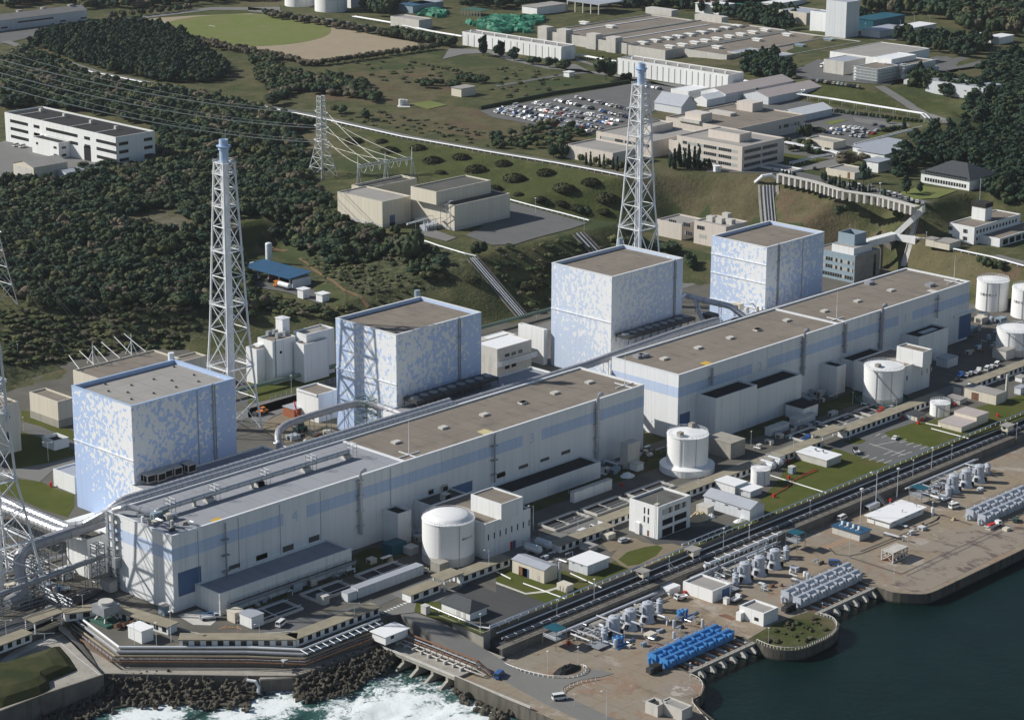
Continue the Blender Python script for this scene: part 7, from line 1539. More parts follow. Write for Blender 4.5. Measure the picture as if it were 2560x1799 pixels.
# vehicles
def car_mesh(name,kind,paint):
 L,W_,H_={'sedan':(4.6,1.75,1.42),'wagon':(4.6,1.75,1.5),'van':(4.8,1.85,2.05),'kei':(3.4,1.5,1.6)}[kind];x,w_=L/2,W_/2
 prof={'sedan':[(-x,.35),(-x,.85),(-x*.72,.95),(-x*.45,H_),(x*.22,H_),(x*.5,.92),(x*.98,.78),(x,.35)],'wagon':[(-x,.35),(-x*.98,.95),(-x*.85,H_),(x*.2,H_),(x*.52,.95),(x*.98,.8),(x,.35)],
   'van':[(-x,.35),(-x,1.1),(-x*.96,H_),(x*.55,H_),(x*.82,1.15),(x*.99,.95),(x,.35)],'kei':[(-x,.35),(-x,1.0),(-x*.9,H_),(x*.45,H_),(x*.72,1.0),(x*.98,.85),(x,.35)]}[kind]
 m=MB();n=len(prof)
 def sec(yy,k):return[(px,yy*(1-.18*max(0,(pz_-.9)/(H_-.9))*k),pz_)for px,pz_ in prof]
 a,b=sec(-w_,1),sec(w_,1);m.add(a+b,[(i,(i+1)%n,n+(i+1)%n,n+i)for i in range(n)]+[tuple(range(n-1,-1,-1)),tuple(range(n,2*n))])
 return m,prof,(L,W_,H_)
def glass_boxes(m,prof,dims,kind):
 L,W_,H_=dims;tops=[p for p in prof if p[1]>=H_-1e-6];i0=prof.index(tops[0]);i1=prof.index(tops[-1]);b0,b1=prof[i0-1],prof[i1+1];zb=max(b0[1],.92)+.06;w_=W_/2
 g=MB()
 def lerp(p,r_,z):t=(z-p[1])/(r_[1]-p[1]+1e-9);return p[0]+(r_[0]-p[0])*t
 zt=H_-.10;k=lambda z:w_*(1-.18*max(0,(z-.9)/(H_-.9)))+.015
 xa0,xa1=lerp(b0,tops[0],zb),lerp(b0,tops[0],zt);xb0,xb1=lerp(b1,tops[-1],zb),lerp(b1,tops[-1],zt)
 for s in(-1,1):g.add([(xa0+.15,s*k(zb),zb),(xb0-.15,s*k(zb),zb),(xb1-.15,s*k(zt),zt),(xa1+.15,s*k(zt),zt)],[(0,1,2,3)if s<0 else(3,2,1,0)])
 for x0,x1,o in((xb0,xb1,.02),(xa0,xa1,-.02)):g.add([(x0+o,-k(zb)+.12,zb),(x0+o,k(zb)-.12,zb),(x1+o,k(zt)-.12,zt),(x1+o,-k(zt)+.12,zt)],[(0,1,2,3)])
 return g
CARS={}
def car(kind,col,p,rz,lab,grp=None,simple_=False,cat='car',name='parked_car'):
 key=(kind,col,simple_)
 if key not in CARS:
  m,prof,dims=car_mesh(name,kind,col);g=glass_boxes(m,prof,dims,kind);L,W_,H_=dims
  if simple_:
   nm=len(m.f);m.v,off=m.v+g.v,len(m.v);m.f+=[tuple(off+i for i in f)for f in g.f];m.m+=[1]*len(g.f)
   for dx in(-L*.3,L*.3):
    m.mi=2;m.box(dx-.3,dx+.3,-W_/2-.02,W_/2+.02,0,.62)
   o=m.build(name,[M['car_'+col],M['glass_l'],M['rubber']])
  else:
   o=thing(name,lab,cat,(0,0,0));m.build('body',M['car_'+col],o);g.build('window',M['glass_l'],o)
   for dx in(-L*.3,L*.3):
    for s in(-1,1):MB().tube([(dx,s*(W_/2-.2),.32),(dx,s*(W_/2+.03),.32)],.32,10).build('wheel',M['rubber'],o)
   for s in(-1,1):MB().box(L/2-.06,L/2+.02,s*W_*.36-.16,s*W_*.36+.16,.62,.76).build('headlight',M['paint'],o)
  CARS[key]=o
 else:o=copy_tree(CARS[key])
 o.location=p;o.rotation_euler=(0,0,rz);o['label']=lab;o['category']=cat;o.name=name
 if grp:o['group']=grp
 elif 'group' in o.keys():del o['group']
 return o
def ctruck(lab,p,rz,cabc,bedc,load=None,L=5.6,cat='truck'):
 r=thing('flatbed_truck',lab,cat,tuple(p));r['_w']=[0,0,0];r.rotation_euler=(0,0,rz);x=L/2
 MB().box(-x,x*.4,-.95,.95,.75,.95).build('flatbed',M[bedc],r);MB().box(-x,x,-.5,.5,.45,.74).build('chassis',M['steel_d'],r)
 m=MB();[m.box(-x,x*.4,s*.95-.05,s*.95+.05,.951,1.35)for s in(-1,1)];m.box(-x-.05,-x+.05,-.9,.9,.951,1.35);m.build('side_board',M[bedc],r)
 c=MB().add([(x*.45,-.95,.6),(x,-.95,.6),(x,-.95,1.3),(x*.9,-.95,2.15),(x*.45,-.95,2.15),(x*.45,.95,.6),(x,.95,.6),(x,.95,1.3),(x*.9,.95,2.15),(x*.45,.95,2.15)],[(0,1,2,3,4),(9,8,7,6,5),(1,6,7,2),(2,7,8,3),(3,8,9,4),(0,4,9,5)]).build('cab',M[cabc],r)
 MB().add([(x+.02,-.85,1.32),(x+.02,.85,1.32),(x*.9+.03,.85,2.05),(x*.9+.03,-.85,2.05)],[(0,1,2,3)]).build('windscreen',M['glass_l'],c)
 for s in(-1,1):MB().box(x*.52,x*.86,s*.955-.01,s*.955+.01,1.35,1.95).build('window',M['glass_l'],c)
 for dx in(-x*.6,x*.7):
  for s in(-1,1):MB().tube([(dx,s*.7,.42),(dx,s*1.0,.42)],.42,10).build('wheel',M['rubber'],r)
 if load:MB().box(-x*.7,x*.1,-.7,.7,.96,1.7).build('load',M[load],r)if load!='crane' else MB().tube([(x*.3,0,1),(x*.3,0,2.6),(-x*.8,0,2.2)],.16,6).build('crane_arm',M['bluepaint'],r)
 return r
PI=math.pi
def qv(c,x,y,z):return q(c,x,y,z+.1)
car('van','white',qv('n',268,850,0),.35,'white minivan on the apron facing the outfall',cat='van',name='minivan');car('van','white',qv('k',695,1465,0),.1,'white minivan behind the walkway near the pits',cat='van',name='minivan');ctruck('small white pickup with empty bed near the pits',qv('k',800,1430,0),3.0,'car_white','car_silver',None,3.8)
ctruck('small white truck left of two beside the round tank',qv('n',1345,440,0),2.4,'car_white','car_silver',None,3.8);ctruck('small white truck right of two beside the round tank',qv('n',1410,425,0),2.3,'car_white','car_silver','tarp',3.8)
ctruck('white flatbed truck with blue crane arm at the hall door',qv('m',1690,800,0),-.55,'car_white','car_white','crane',6.5);ctruck('white and blue truck behind the left stack leg',qv('m',515,575,0),2.6,'bluepaint','car_white',None,4)
car('wagon','silver',qv('o',1035,175,0),-.15,'silver van parked beside the cream container boxes',cat='van',name='minivan');car('sedan','white',qv('l',1220,700,0),.25,'white sedan alone in the lawn car park');ctruck('dark pickup truck in the lawn car park',qv('l',905,815,0),.9,'car_black','car_silver',None,4.4)
ctruck('bright blue truck on the road by the dark pits',qv('l',500,710,0),.15,'car_blue','car_blue',None,4.4);ctruck('red fire truck cab by the far tank road',qv('l',1098,488,0),.3,'red','red','rust',4);car('van','blue',qv('n',2025,1265,-6),.35,'blue van parked on the outfall bridge road',cat='van',name='minivan');car('van','white',qv('o',515,1445,-6),-.5,'white station van beside the curved white barrier',cat='van',name='minivan')
ctruck('white pickup behind the first pump row',qv('o',1490,640,-6),2.9,'car_white','car_white',None,4.6);ctruck('white pickup between the two white quay houses',qv('o',1935,655,-6),.1,'car_white','car_silver',None,4.4);car('van','blue',qv('p',735,365,-6),-.9,'blue van with red roof load on the open quay',cat='van',name='minivan');car('van','white',qv('l',1700,1255,-6),-.25,'long white minibus beside the far pump row',cat='van',name='minibus')
ctruck('white crane truck with grey bed on the loading quay',qv('l',2010,1410,-6),-.15,'car_white','car_silver','red',7.5);car('wagon','green',qv('l',2190,1360,-6),.4,'dark green wagon by the crane truck');car('van','white',qv('l',790,1350,-6),.1,'white van behind the blue roofed store',cat='van',name='minivan')
for lab,c,x,y,k,col,rz in(('white van first in the row behind the right walkway','l',1960,145,'van','white',.3),('white van second in the row behind the right walkway','l',2040,110,'van','white',.3),('white pickup like van in the right row','l',2000,125,'wagon','white',.3),('silver car in the row by the far service block','l',1800,190,'sedan','silver',.3),('white car in the row by the far service block','l',1830,180,'kei','white',.3),('black car at the left end of the right vehicle row','l',1715,230,'sedan','black',.3)):car(k,col,qv(c,x,y,0),rz+PI/2*.0,lab,cat='van' if k=='van' else 'car',name='minivan' if k=='van' else 'parked_car')
ctruck('white flatbed truck among the vans behind the right walkway',qv('l',1880,170,0),.2,'car_white','car_white',None,6);ctruck('blue pickup beside the far service block',qv('l',1745,200,0),.3,'car_blue','car_blue',None,4.2)
for i,(x,y)in enumerate(((1980,1425),(2115,1435))):p=q('l',x,y,-6);MB().box(p.x-1.2,p.x+1.2,p.y-1,p.y+1,-6,-4.9).build('crate',M['cream'],label=('cream crate stack in front of the crane truck','cream crate to the right of the crane truck')[i],cat='crate')
# plateau: grounds
Z=ZP
M['dirt_pale']=gravel('sandy_sports_ground',(.30,.245,.17),.15,.3)
def pl(name,c,pts,mat,dz=.2,label=None,z=None):return sheetq(name,c,pts,M[mat],Z if z is None else z,dz,label)
pl('sports_ground','z',[(312,52),(340,42),(430,36),(560,31),(650,38),(760,62),(850,82),(935,96),(938,108),(880,118),(720,140),(650,126),(560,110),(480,92),(380,70),(330,60)],'dirt_pale',.2,'bare earth sports ground')
el=[q('z',545+197*math.cos(t)*1.0,69+36*math.sin(t),Z)for t in np.linspace(0,2*PI,40,endpoint=False)]
sheet('playing_field',[p.xy for p in el],M['field'],Z+.3,'oval of mown grass inside the sports ground')
pl('parking_lot','c',[(-130,895),(1080,680),(1500,690),(1400,830),(1180,950),(1330,960),(800,1080),(750,1085),(-20,950)],'asph',.22,'big car park asphalt')
pl('road','c',[(-380,395),(-80,400),(160,470),(400,540),(640,520),(800,600),(1500,690),(1500,720),(1180,640),(800,580),(420,560),(100,490),(-60,430),(-260,440),(-430,480)],'road',.24);pl('road','c',[(640,490),(1000,600),(1870,760),(2100,760),(2258,800),(2258,740),(2000,690),(1870,745),(980,590),(650,470)],'road',.26)
pl('road','c',[(0,690),(580,590),(800,580),(800,592),(590,605),(0,705)],'asph',.21);pl('paving','d',[(0,690),(250,720),(600,850),(1450,990),(1750,1020),(1950,1060),(1450,1110),(880,1230),(450,1390),(1270,1560),(1530,1640),(1100,1613),(700,1480),(280,1400),(-300,1390),(-300,900)],'asph',.2,'office forecourt asphalt')
pl('road','d',[(880,950),(1480,1030),(1760,1010),(1960,1040),(2000,1075),(1500,1085),(1050,1210),(830,1330),(420,1390),(700,1260),(1430,1080),(900,985)],'road',.3);pl('lawn','d',[(640,990),(780,965),(840,975),(700,1010)],'field',.34);pl('lawn','d',[(260,1080),(330,1068),(380,1080),(270,1100)],'field',.34);pl('lawn','d',[(1140,950),(1390,975),(1395,1000),(1200,985)],'lawn',.34);pl('lawn','d',[(320,1240),(700,1290),(430,1350),(300,1330)],'lawn',.34)
pl('lawn','d',[(1010,1190),(1430,1085),(1490,1090),(1030,1210)],'lawn',.36);pl('lawn','d',[(1250,1560),(1430,1500),(1720,1540),(1560,1600),(1380,1613)],'field',.34);pl('lawn','d',[(1000,1080),(1270,1050),(1280,1080),(1000,1150)],'lawn',.36)
A_,B_=offset_strip([qt('d',x,y).xy for x,y in((1090,700),(1190,760),(1330,850),(1480,935),(1620,1000))],7);drape('road',(A_,B_),M['road'],.4,6)
A_,B_=offset_strip([qt('d',x,y).xy for x,y in((1960,1040),(2000,1150),(2040,1280),(2140,1420),(2200,1613))],6);drape('road',(A_,B_),M['road'],.4,6)
pl('yard_paving','d',[(420,560),(600,480),(900,560),(880,640),(1080,680),(1700,560),(2000,520),(1650,430),(1500,470),(1300,600),(1180,690),(520,640),(420,630)],'asph',.25,'depot yard asphalt',36)
pl('yard_paving','d',[(900,290),(1360,170),(1450,175),(1900,320),(1700,340),(1600,330),(1200,330)],'road',.3,None,36);pl('yard_paving','b',[(1480,60),(1900,130),(2258,110),(2258,180),(1720,220),(1500,150)],'road',.25);pl('yard_paving','c',[(-60,110),(560,130),(1100,90),(880,60),(400,160),(0,200)],'road',.25,None,31);pl('lawn','c',[(640,380),(1060,425),(980,470),(660,450)],'lawn_rough',.2)
pl('road','a',[(640,190),(900,160),(1700,62),(2258,60),(2258,85),(1700,85),(900,185),(700,215)],'road',.25);pl('road','b',[(0,60),(300,95),(900,190),(1300,290),(1560,360),(1500,375),(1250,310),(850,240),(300,125),(0,95)],'road',.25);pl('yard_paving','a',[(0,260),(680,190),(820,215),(300,290),(100,340),(0,360)],'asph',.25)
pl('tennis_court','a',[(690,400),(890,380),(900,440),(800,440)],'conc_w',.3);pl('pump_plot','b',[(1200,855),(1300,845),(1310,870),(1210,870)],'conc_w',.3);pl('lawn','b',[(1300,840),(1470,815),(1605,850),(1450,885)],'field',.3)
pl('yard_paving','a',[(-100,1180),(70,1130),(320,1190),(900,1340),(560,1400),(280,1480),(0,1470)],'road',.35,None,22)
# plateau: buildings
def gq(name,lab,cat,x0y0x1y1,z0,ze,zr,axis,wall,roof):return gbld(name,lab,cat,*x0y0x1y1,z0,ze,zr,axis,wall,roof)
W4,D4_=bld('warehouse','white four storey windowed block with black roof, above the forest at left','building',('a',943,1107),('a',1258,1057),('a',70,900),22,('a',943,1357),wall='white_b',roof='roof_d',sink=1,par=.9)
LY=D4_[3]-D4_[2];
for xa,xb,rows in((775,935,((1120,1145),(1178,1203),(1237,1262),(1295,1320))),(678,725,((1095,1110),(1155,1170))),(370,622,((1020,1040),(1075,1095))),(270,317,((995,1010),(1050,1065))),(80,222,((945,970),(1002,1027),(1060,1085),(1115,1140)))):
 ya_,yb_=qx('a',xb,rows[0][0],D4_[0]).y,qx('a',xa,rows[0][0],D4_[0]).y
 for k in range(len(rows)):zc=22+D4_[5]-4.3-k*4.6;win(W4,D4_,'l',ya_-D4_[2],yb_-D4_[2],zc-22-.9,zc-22+.9,'glass')
for a,b in((2.0,8.5),(19.5,25.5)):
 for k in range(4):zc=D4_[5]-4.3-k*4.6;win(W4,D4_,'r',a,min(b,D4_[1]-D4_[0]-1),zc-.9,zc+.9,'glass')
ya_=qx('a',733,1230,D4_[0]).y;win(W4,D4_,'l',ya_-D4_[2],ya_-D4_[2]+6.5,.2,8.5,'black','doorway');ya_=qx('a',325,1150,D4_[0]).y;win(W4,D4_,'l',ya_-D4_[2],ya_-D4_[2]+6.5,.2,9,'conc_w','shutter')
for x,y in((330,905),(520,945),(735,1000),(935,1048)):p=q('a',x,y,22+D4_[5]-.9);MB().box(p.x-16,p.x+.5,p.y-.35,p.y+.35,22+D4_[5]-.91,22+D4_[5]-.3).build('roof_duct',M['conc_w'],W4);MB().box(p.x-.8,p.x+.8,p.y-.9,p.y+.9,22+D4_[5]-.92,22+D4_[5]+1.4).build('roof_vent',M['conc_w'],W4)
f=q('a',478,1285,22);r,D=bldw('warehouse_porch','white two storey porch block attached to the windowed block','building',f.x,D4_[0]-.08,f.y,f.y+26,22,9.5,'white_b','roof_d',sink=.5);win(r,D,'r',2,5,1.2,2.6);win(r,D,'r',2,5,5.6,7);win(r,D,'l',2,5,1.2,2.6);win(r,D,'l',2,5,5.6,7);win(r,D,'l',20,22,5.6,7)
x0,x1,y0,y1,h=solve(('a',275,1352),('a',567,1310),('a',115,1310),22,('a',275,1455));r,D=gbld('shed','cream arched shed with tall doors beside the windowed block','building',x0,x1,y0,y1,22,h,h+2.6,'x','cream','roof_tan' if 'roof_tan' in M else 'roof_l')[:2];win(r,D,'l',1.5,(y1-y0)-1.5,.1,h-1,'conc_w','door')
f=q('a',640,1425,22);gbld('shed','low pale sloping shed half hidden by trees at left','building',f.x-8,f.x+14,f.y,f.y+9,22,3.4,4.2,'x','pale','roof_g')
h1=q('a',703,165,Z);hh_=hz('a',700,82,h1)-Z;r,D=gbld('warehouse','long grey roofed warehouse in the top left corner','building',q('a',-300,290,Z).x,h1.x,h1.y,q('a',640,40,Z+hh_+4).y+10,Z,hh_,hh_+3.5,'x','pale','roof_l');
for xa,xb,y in((140,432,150),(485,530,172),(650,698,148),(10,62,225)):a=qy('a',xa,y,h1.y);b=qy('a',xb,y,h1.y);MB().box(a.x,b.x,h1.y-.06,h1.y+.05,min(a.z,b.z)-.2,max(a.z,b.z)*.0+min(a.z,b.z)+1.0).build('window',M['glass'],r)
for x,y in((155,90),(350,68),(570,45)):p=q('a',x,y,Z+hh_+3.5);MB().box(p.x-2,p.x+2,p.y-1.5,p.y+1.5,Z+hh_+1,Z+hh_+4.4).build('roof_vent',M['roof_l'],r)
def ribbed(lab,F,R,L,base,n):
 r,D=bld('warehouse',lab,'warehouse',F,R,L,Z,base,wall='white_b',roof='roof_l',par=.5);LY=D[3]-D[2];s=LY/n
 for k in range(n+1):MB().box(D[0]-.12,D[0]+.05,D[2]+k*s-.3 if k else D[2],D[2]+k*s+.3 if k<n else D[3],Z,Z+D[5]-1.4).build('rib',M['steel_g'],r)
 for k in range(0,n-1,2):p=(D[0]+(D[1]-D[0])*.35,D[2]+(k+1.3)*s);MB().cyl(p[0],p[1],Z+D[5]-.6,Z+D[5]+1.1,.8,n=10).build('roof_vent',M['paint'],r)
 win(r,D,'r',(D[1]-D[0])*.3,(D[1]-D[0])*.72,.1,D[5]*.62,'pale','shutter')
 return r,D
ribbed('white ribbed warehouse farther left, beside the sports ground trees',('c',527,378),('c',652,362),('b',1732,255),('c',527,492),16);ribbed('white ribbed warehouse nearer, behind the car park',('c',1870,605),('c',1998,582),('c',968,470),('c',1870,742),19)
ZQ=31
def store(lab,F,R,L,h,roof='roof',z=ZQ):return bld('waste_store',lab,'building',F,R,L,z,None,h,'conc_w',roof,.8,None,3)
SH_=[store('farthest brown roofed bay of the great concrete store',('c',740,300),('c',1560,158),('c',350,255),7),store('second brown roofed bay of the great concrete store',('c',1055,352),('c',1990,205),('c',745,305),6.8),store('third bay of the great concrete store, rows of white roof lights',('c',1365,408),('d',330,240),('c',1075,362),6),store('grey roofed bay of the great concrete store with few roof lights',('c',1860,445),('d',618,285),('c',1565,388),5.6),store('rightmost grey bay of the great concrete store, two blue roof lights',('d',400,435),('d',955,335),('c',1865,446),5.4)]
for c,x0_,y0_,x1_,y1_ in(('c',240,210,350,290),('c',425,228,538,290),('c',637,268,750,380),('c',825,290,940,385)):
 p=q(c,(x0_+x1_)/2-10,y0_+55,ZQ+7);i=0 if x0_<700 else 1;X0=SH_[i][1][0];MB().box(X0-2.5,X0+5,p.y-4.5,p.y+4.5,ZQ-2,ZQ+10).build('stair_tower',M['conc_w'],SH_[i][0])
for i,(c,x,y,w_)in enumerate((('c',1330,110,14),('c',1730,165,14))):p=q(c,x,y,ZQ+6.8);MB().box(p.x-3,p.x+5,p.y-13,p.y+13,ZQ+6,ZQ+10.5).build('roof_house',M['conc_w'],SH_[i][0])
for i,pts in((2,(('c',1183,355),('c',1283,337),('c',1383,318),('c',1468,303),('c',1562,288),('c',1660,270),('c',1756,252),('c',1850,235),('c',1945,218),('c',1405,385),('c',1505,370),('c',1605,352),('c',1690,336),('c',1783,320),('c',1882,302),('c',1977,285),('c',2073,268),('d',172,250))),(3,(('c',1783,388),('c',2108,328),('d',350,287))),(4,(('d',455,375),('d',685,330))),(0,(('c',712,192),('c',925,222)))):
 D=SH_[i][1]
 for c,x,y in pts:p=q(c,x,y,ZQ+D[5]-.6);m=MB().box(p.x-1.8,p.x+1.8,p.y-3,p.y+3,ZQ+D[5]-.9,ZQ+D[5]+.5);m.box(p.x-2.2,p.x+2.2,p.y-3.8,p.y+3.8,ZQ+D[5]+.503,ZQ+D[5]+1.0);m.build('roof_light',M['teal_wall' if i==4 else 'paint'],SH_[i][0])
for i,(a,b)in((0,(('c',560,262),('c',1290,137))),(1,(('c',960,322),('c',1700,195)))):D=SH_[i][1];A=q(*a,ZQ+D[5]-.55);B=q(*b,ZQ+D[5]-.55);MB().box(A.x,B.x,A.y-.8,A.y+.8,ZQ+D[5]-.62,ZQ+D[5]-.35).build('roof_walkway',M['pale'],SH_[i][0])
f=q('c',2215,560,Z+3);r,D=bld('workshop','grey blue roofed workshop with a dark garage door by the pines','building',('c',2228,468),('d',395,435),('c',1868,415),Z+1,None,5.5,'conc_w','roof_g',.2,None,2);win(r,D,'l',30,37,.1,4,'black','doorway');win(r,D,'r',5,18,.1,4,'black','opening')
def pb_(lab,F,R,L,h=None,base=None,z=Z,wall='pink',roof='roof_l',par=.7,name='office_wing',cat='building',sink=1):return bld(name,lab,cat,F,R,L,z,base,h,wall,roof,par,None,sink)
r,D=pb_('white roofed flat building behind the grey gabled hall',('c',1550,738),('c',1718,705),('c',1395,718),base=('c',1550,795),wall='white_b',roof='roof_w',par=.2)
x0,x1,y0,y1,h=solve(('c',1493,862),('c',1685,848),('c',1180,845),Z,('c',1493,925));gbld('gymnasium','grey gabled hall beside the big car park','building',x0,x1,y0,y1,Z,h,h+6,'y','pale','roof_g')
x0,x1,y0,y1,h=solve(('c',1700,805),('c',1930,755),('c',1590,790),Z,('c',1700,865));gbld('gallery','white roofed gabled shed right of the grey gabled hall','building',x0,x1,y0,y1,Z,h,h+2.5,'x','white_b','roof_w');f=q('c',1850,835,Z);gbld('gallery','tan roofed shed behind the white gabled one','building',f.x,f.x+70,f.y,f.y+20,Z,6,9,'x','pale','roof_rose')
r,D=pb_('low flat auditorium wing at the left end of the offices',('c',940,1235),('c',1200,1190),('c',560,1165),base=('c',940,1345))
r,D=pb_('two storey office wing right behind the auditorium',('c',1260,1140),('c',1560,1045),('c',797,1060),h=9.5);win(r,D,'l',2,D[3]-D[2]-3,5.6,7.2,'blinds')
r2,D2=pb_('small roof block on the two storey office wing',('c',1255,1020),('c',1430,985),('c',1090,1012),h=4,z=Z+9,name='roof_block',sink=.4)
r,D=pb_('wide flat roofed office hall behind the main office',('d',-60,1040),('d',295,890),('c',1280,960),h=10,roof='roof');win(r,D,'r',40,D[1]-D[0]-4,4.5,6.5,'blinds')
for c,x,y in(('c',1632,975),('c',2045,885)):p=q(c,x,y,Z+9.4);MB().box(p.x-5,p.x+5,p.y-6,p.y+6,Z+9,Z+14.5).build('roof_house',M['pink'],r)
for c,x,y in(('c',1580,980),('c',1830,920)):p=q(c,x,y,Z+9.4);MB().box(p.x-3,p.x+3,p.y-8,p.y+8,Z+9.2,Z+11).build('roof_ducts',M['conc_w'],r)
r,D=pb_('low dark fronted link wing beside the main office',('d',-70,1052),('d',268,1035),('d',-330,1000),h=6)
MO,DM=pb_('three storey main office with ribbon windows and roof house',('c',1980,1185),('d',320,1108),('c',1455,1092),base=('c',1980,1385),name='main_office',cat='office')
for k,zz in enumerate((2.0,5.8,9.6)):
 a,b=3,DM[3]-DM[2]-4;win(MO,DM,'l',a,b,zz,zz+1.7,'blinds');win(MO,DM,'r',2,DM[1]-DM[0]-6,zz,zz+1.9,'blinds_d')
zt=Z+DM[5];X0,X1,Y0,Y1,_=solve(('c',1965,1085),('c',2038,1060),('c',1742,1035),zt-.7,None,4.5);block(MO,X0,X1,Y0,Y1,zt-.8,zt+3.8,M['pink'],M['roof_l'],.4,.4,'roof_house','house_roof')
bldw('main_office_wing','lower stepped bay at the left of the main office','office',DM[0]+1.5,DM[0]+15,DM[3]+.05,DM[3]+7,Z,DM[5]-3.5,'pink','roof_l',sink=1)
p=q('c',1782,1385,Z);tank('small white drum tank in front of the main office','c',1752,1812,1390,1335,Z,rails=False)
x0,x1,y0,y1,h=solve(('d',430,935),('d',668,868),('d',300,905),Z,('d',430,993));gbld('warehouse','white roofed gabled shed right of the office hall','building',x0,x1,y0,y1,Z,h,h+3,'x','pale','roof_w');f=q('d',300,880,Z);gbld('warehouse','rose roofed low shed behind the white gabled one','building',f.x+5,f.x+60,f.y+14,f.y+34,Z,5,8,'x','pale','roof_rose')
r,D=pb_('cream flat roofed substation hut between car park and walkway',('d',718,1150),('d',795,1122),('d',530,1105),base=('d',718,1212),wall='cream');r,D=pb_('cream flat roofed store beside a dark pine',('d',890,1395),('d',1000,1355),('d',695,1345),base=('d',890,1450),wall='cream');win(r,D,'l',3,4.6,0.2,3.5,'rust','door')
for lab,x,y,w_,d_,h_,rf in(('grey roofed bicycle shed right of the walkway roofs',1040,1260,34,14,4,'roof_g'),('grey roofed open shed by the dark trees',1130,1310,24,18,4.6,'roof_g'),('white gate house under the dark pines',1080,1395,12,9,6,'roof_g')):f=q('d',x,y,Z);hut('shed',lab,'shed',f.x,f.x+w_,f.y,f.y+d_,Z,h_,'white_b',rf,.6)
r=thing('covered_walkway','long white roofed walkway crossing in front of the main office','covered walkway',(0,0,Z));P=[q('d',x,y,Z+3.5)for x,y in((325,1145),(520,1185),(720,1222),(790,1250))]
for a,b in zip(P,P[1:]):s=Vector(((b-a).y,-(b-a).x,0)).normalized()*1.8;MB().add([a-s,a+s,b+s,b-s,a-s+Vector((0,0,.35)),a+s+Vector((0,0,.35)),b+s+Vector((0,0,.35)),b-s+Vector((0,0,.35))],[(3,2,1,0),(4,5,6,7),(0,1,5,4),(1,2,6,5),(2,3,7,6),(3,0,4,7)]).build('roof',M['roof_w'],r)
m=MB();[m.box(p.x-.2,p.x+.2,p.y-.2,p.y+.2,Z,Z+3.5)for a,b in zip(P,P[1:])for p in(a.lerp(b,t/4)for t in range(4))];m.build('post_row',M['steel'],r)
r,D=pb_('white bridge wing with three square windows by the main office',('d',380,1380),('d',400,1345),('d',150,1300),base=('d',380,1400),wall='white_b');[win(r,D,'l',2+k*5,3.6+k*5,D[5]*.4,D[5]*.7)for k in range(3)]
r=thing('covered_walkway','long white colonnade walkway along the top of the brown slope','covered walkway',tuple(q('d',280,1400,Z)));P=[q('d',x,y,Z+4)for x,y in((280,1405),(420,1400),(560,1465),(800,1540),(1100,1613))]+[q('h',x,y,Z+4)for x,y in((1090,165),(1400,250))]
P=[P[0],P[2],P[3],P[5],P[6]]
for a,b in zip(P,P[1:]):
 s=Vector(((b-a).y,-(b-a).x,0)).normalized()*1.8;u=Vector((0,0,.4));MB().add([a-s,a+s,b+s,b-s,a-s+u,a+s+u,b+s+u,b-s+u],[(3,2,1,0),(4,5,6,7),(0,1,5,4),(1,2,6,5),(2,3,7,6),(3,0,4,7)]).build('roof',M['conc_w'],r);k=max(1,int((b-a).length/3.6))
 for i in range(k):p=a.lerp(b,i/k);n_=a.lerp(b,(i+.32)/k);MB().prism([(p-s*.9).xy,(p+s*.9).xy,(n_+s*.9).xy,(n_-s*.9).xy],Z-.5,Z+4).build('wall_pier',M['conc_w'],r)
r=thing('covered_stair','white covered stair climbing the slope from the bridge','covered stair',(540,95,14));A=q('h',1450,235,Z+3);B=Vector((533,84,17));B=q('h',1215,455,17);C_=q('h',975,520,16.5)
def covered(a,b,w_,hh,mat,n=1):
 for i in range(n):
  p,t=a.lerp(b,i/n),a.lerp(b,(i+1)/n);s=Vector(((b-a).y,-(b-a).x,0)).normalized()*w_/2;d_=Vector((0,0,-hh));MB().add([p-s,p+s,t+s,t-s,p-s+d_,p+s+d_,t+s+d_,t-s+d_],[(0,1,2,3),(7,6,5,4),(0,4,5,1),(1,5,6,2),(2,6,7,3),(3,7,4,0)]).build('stair_bay',M[mat],r)
covered(A,B,4.2,4,'white_b',6);covered(B,C_,4.2,3.6,'white_b',1);D_=q('h',1395,495,16.5);covered(B,D_,3.4,3.4,'white_b',1);E_=q('h',1640,505,16);covered(D_,E_,2.4,1,'white_b',1)
for p in(A.lerp(B,.55),B,B.lerp(C_,.45),B.lerp(D_,.8)):MB().box(p.x-.9,p.x+.9,p.y-.9,p.y+.9,gz(p.x,p.y)-2,p.z-3.4).build('pier',M['conc_d'],r)
p=q('h',1182,500,14);MB().box(p.x-2,p.x+4,p.y-2,p.y+4,-1,13).build('tower_pier',M['conc_d'],r)
OF,DOF=bld('office_block','pale teal banded office block beside the farthest reactor','office',('h',890,645),('h',1118,590),118,0,('h',885,865),wall='teal_wall',roof='roof',par=.5)
for za,zb,mt in((1.4,3.2,'blinds_d'),(5.3,7.1,'blinds'),(9.0,10.8,'blinds')):win(OF,DOF,'l',.8,DOF[3]-DOF[2]-.5,za,zb,mt)
MB().box(DOF[0]+.02,DOF[1],DOF[2]-.12,DOF[2]-.01,0,DOF[5]).build('end_wall',M['conc'],OF);win(OF,DOF,'r',16,18,1,12,'glass','window',.16)
zt=DOF[5];bldw('roof_house','white roof storey on the teal banded office','building',DOF[0]+1,DOF[1]-5,DOF[2]+1.5,DOF[2]+15,zt-.4,3.9,'white_b','roof_l',par=.2);bldw('cooling_screen','pale blue open topped screen on the teal office roof','screen',DOF[0]+6,DOF[0]+16,DOF[2]+5,DOF[2]+15,zt+3.3,5.6,'teal_wall','roof_d',par=4)
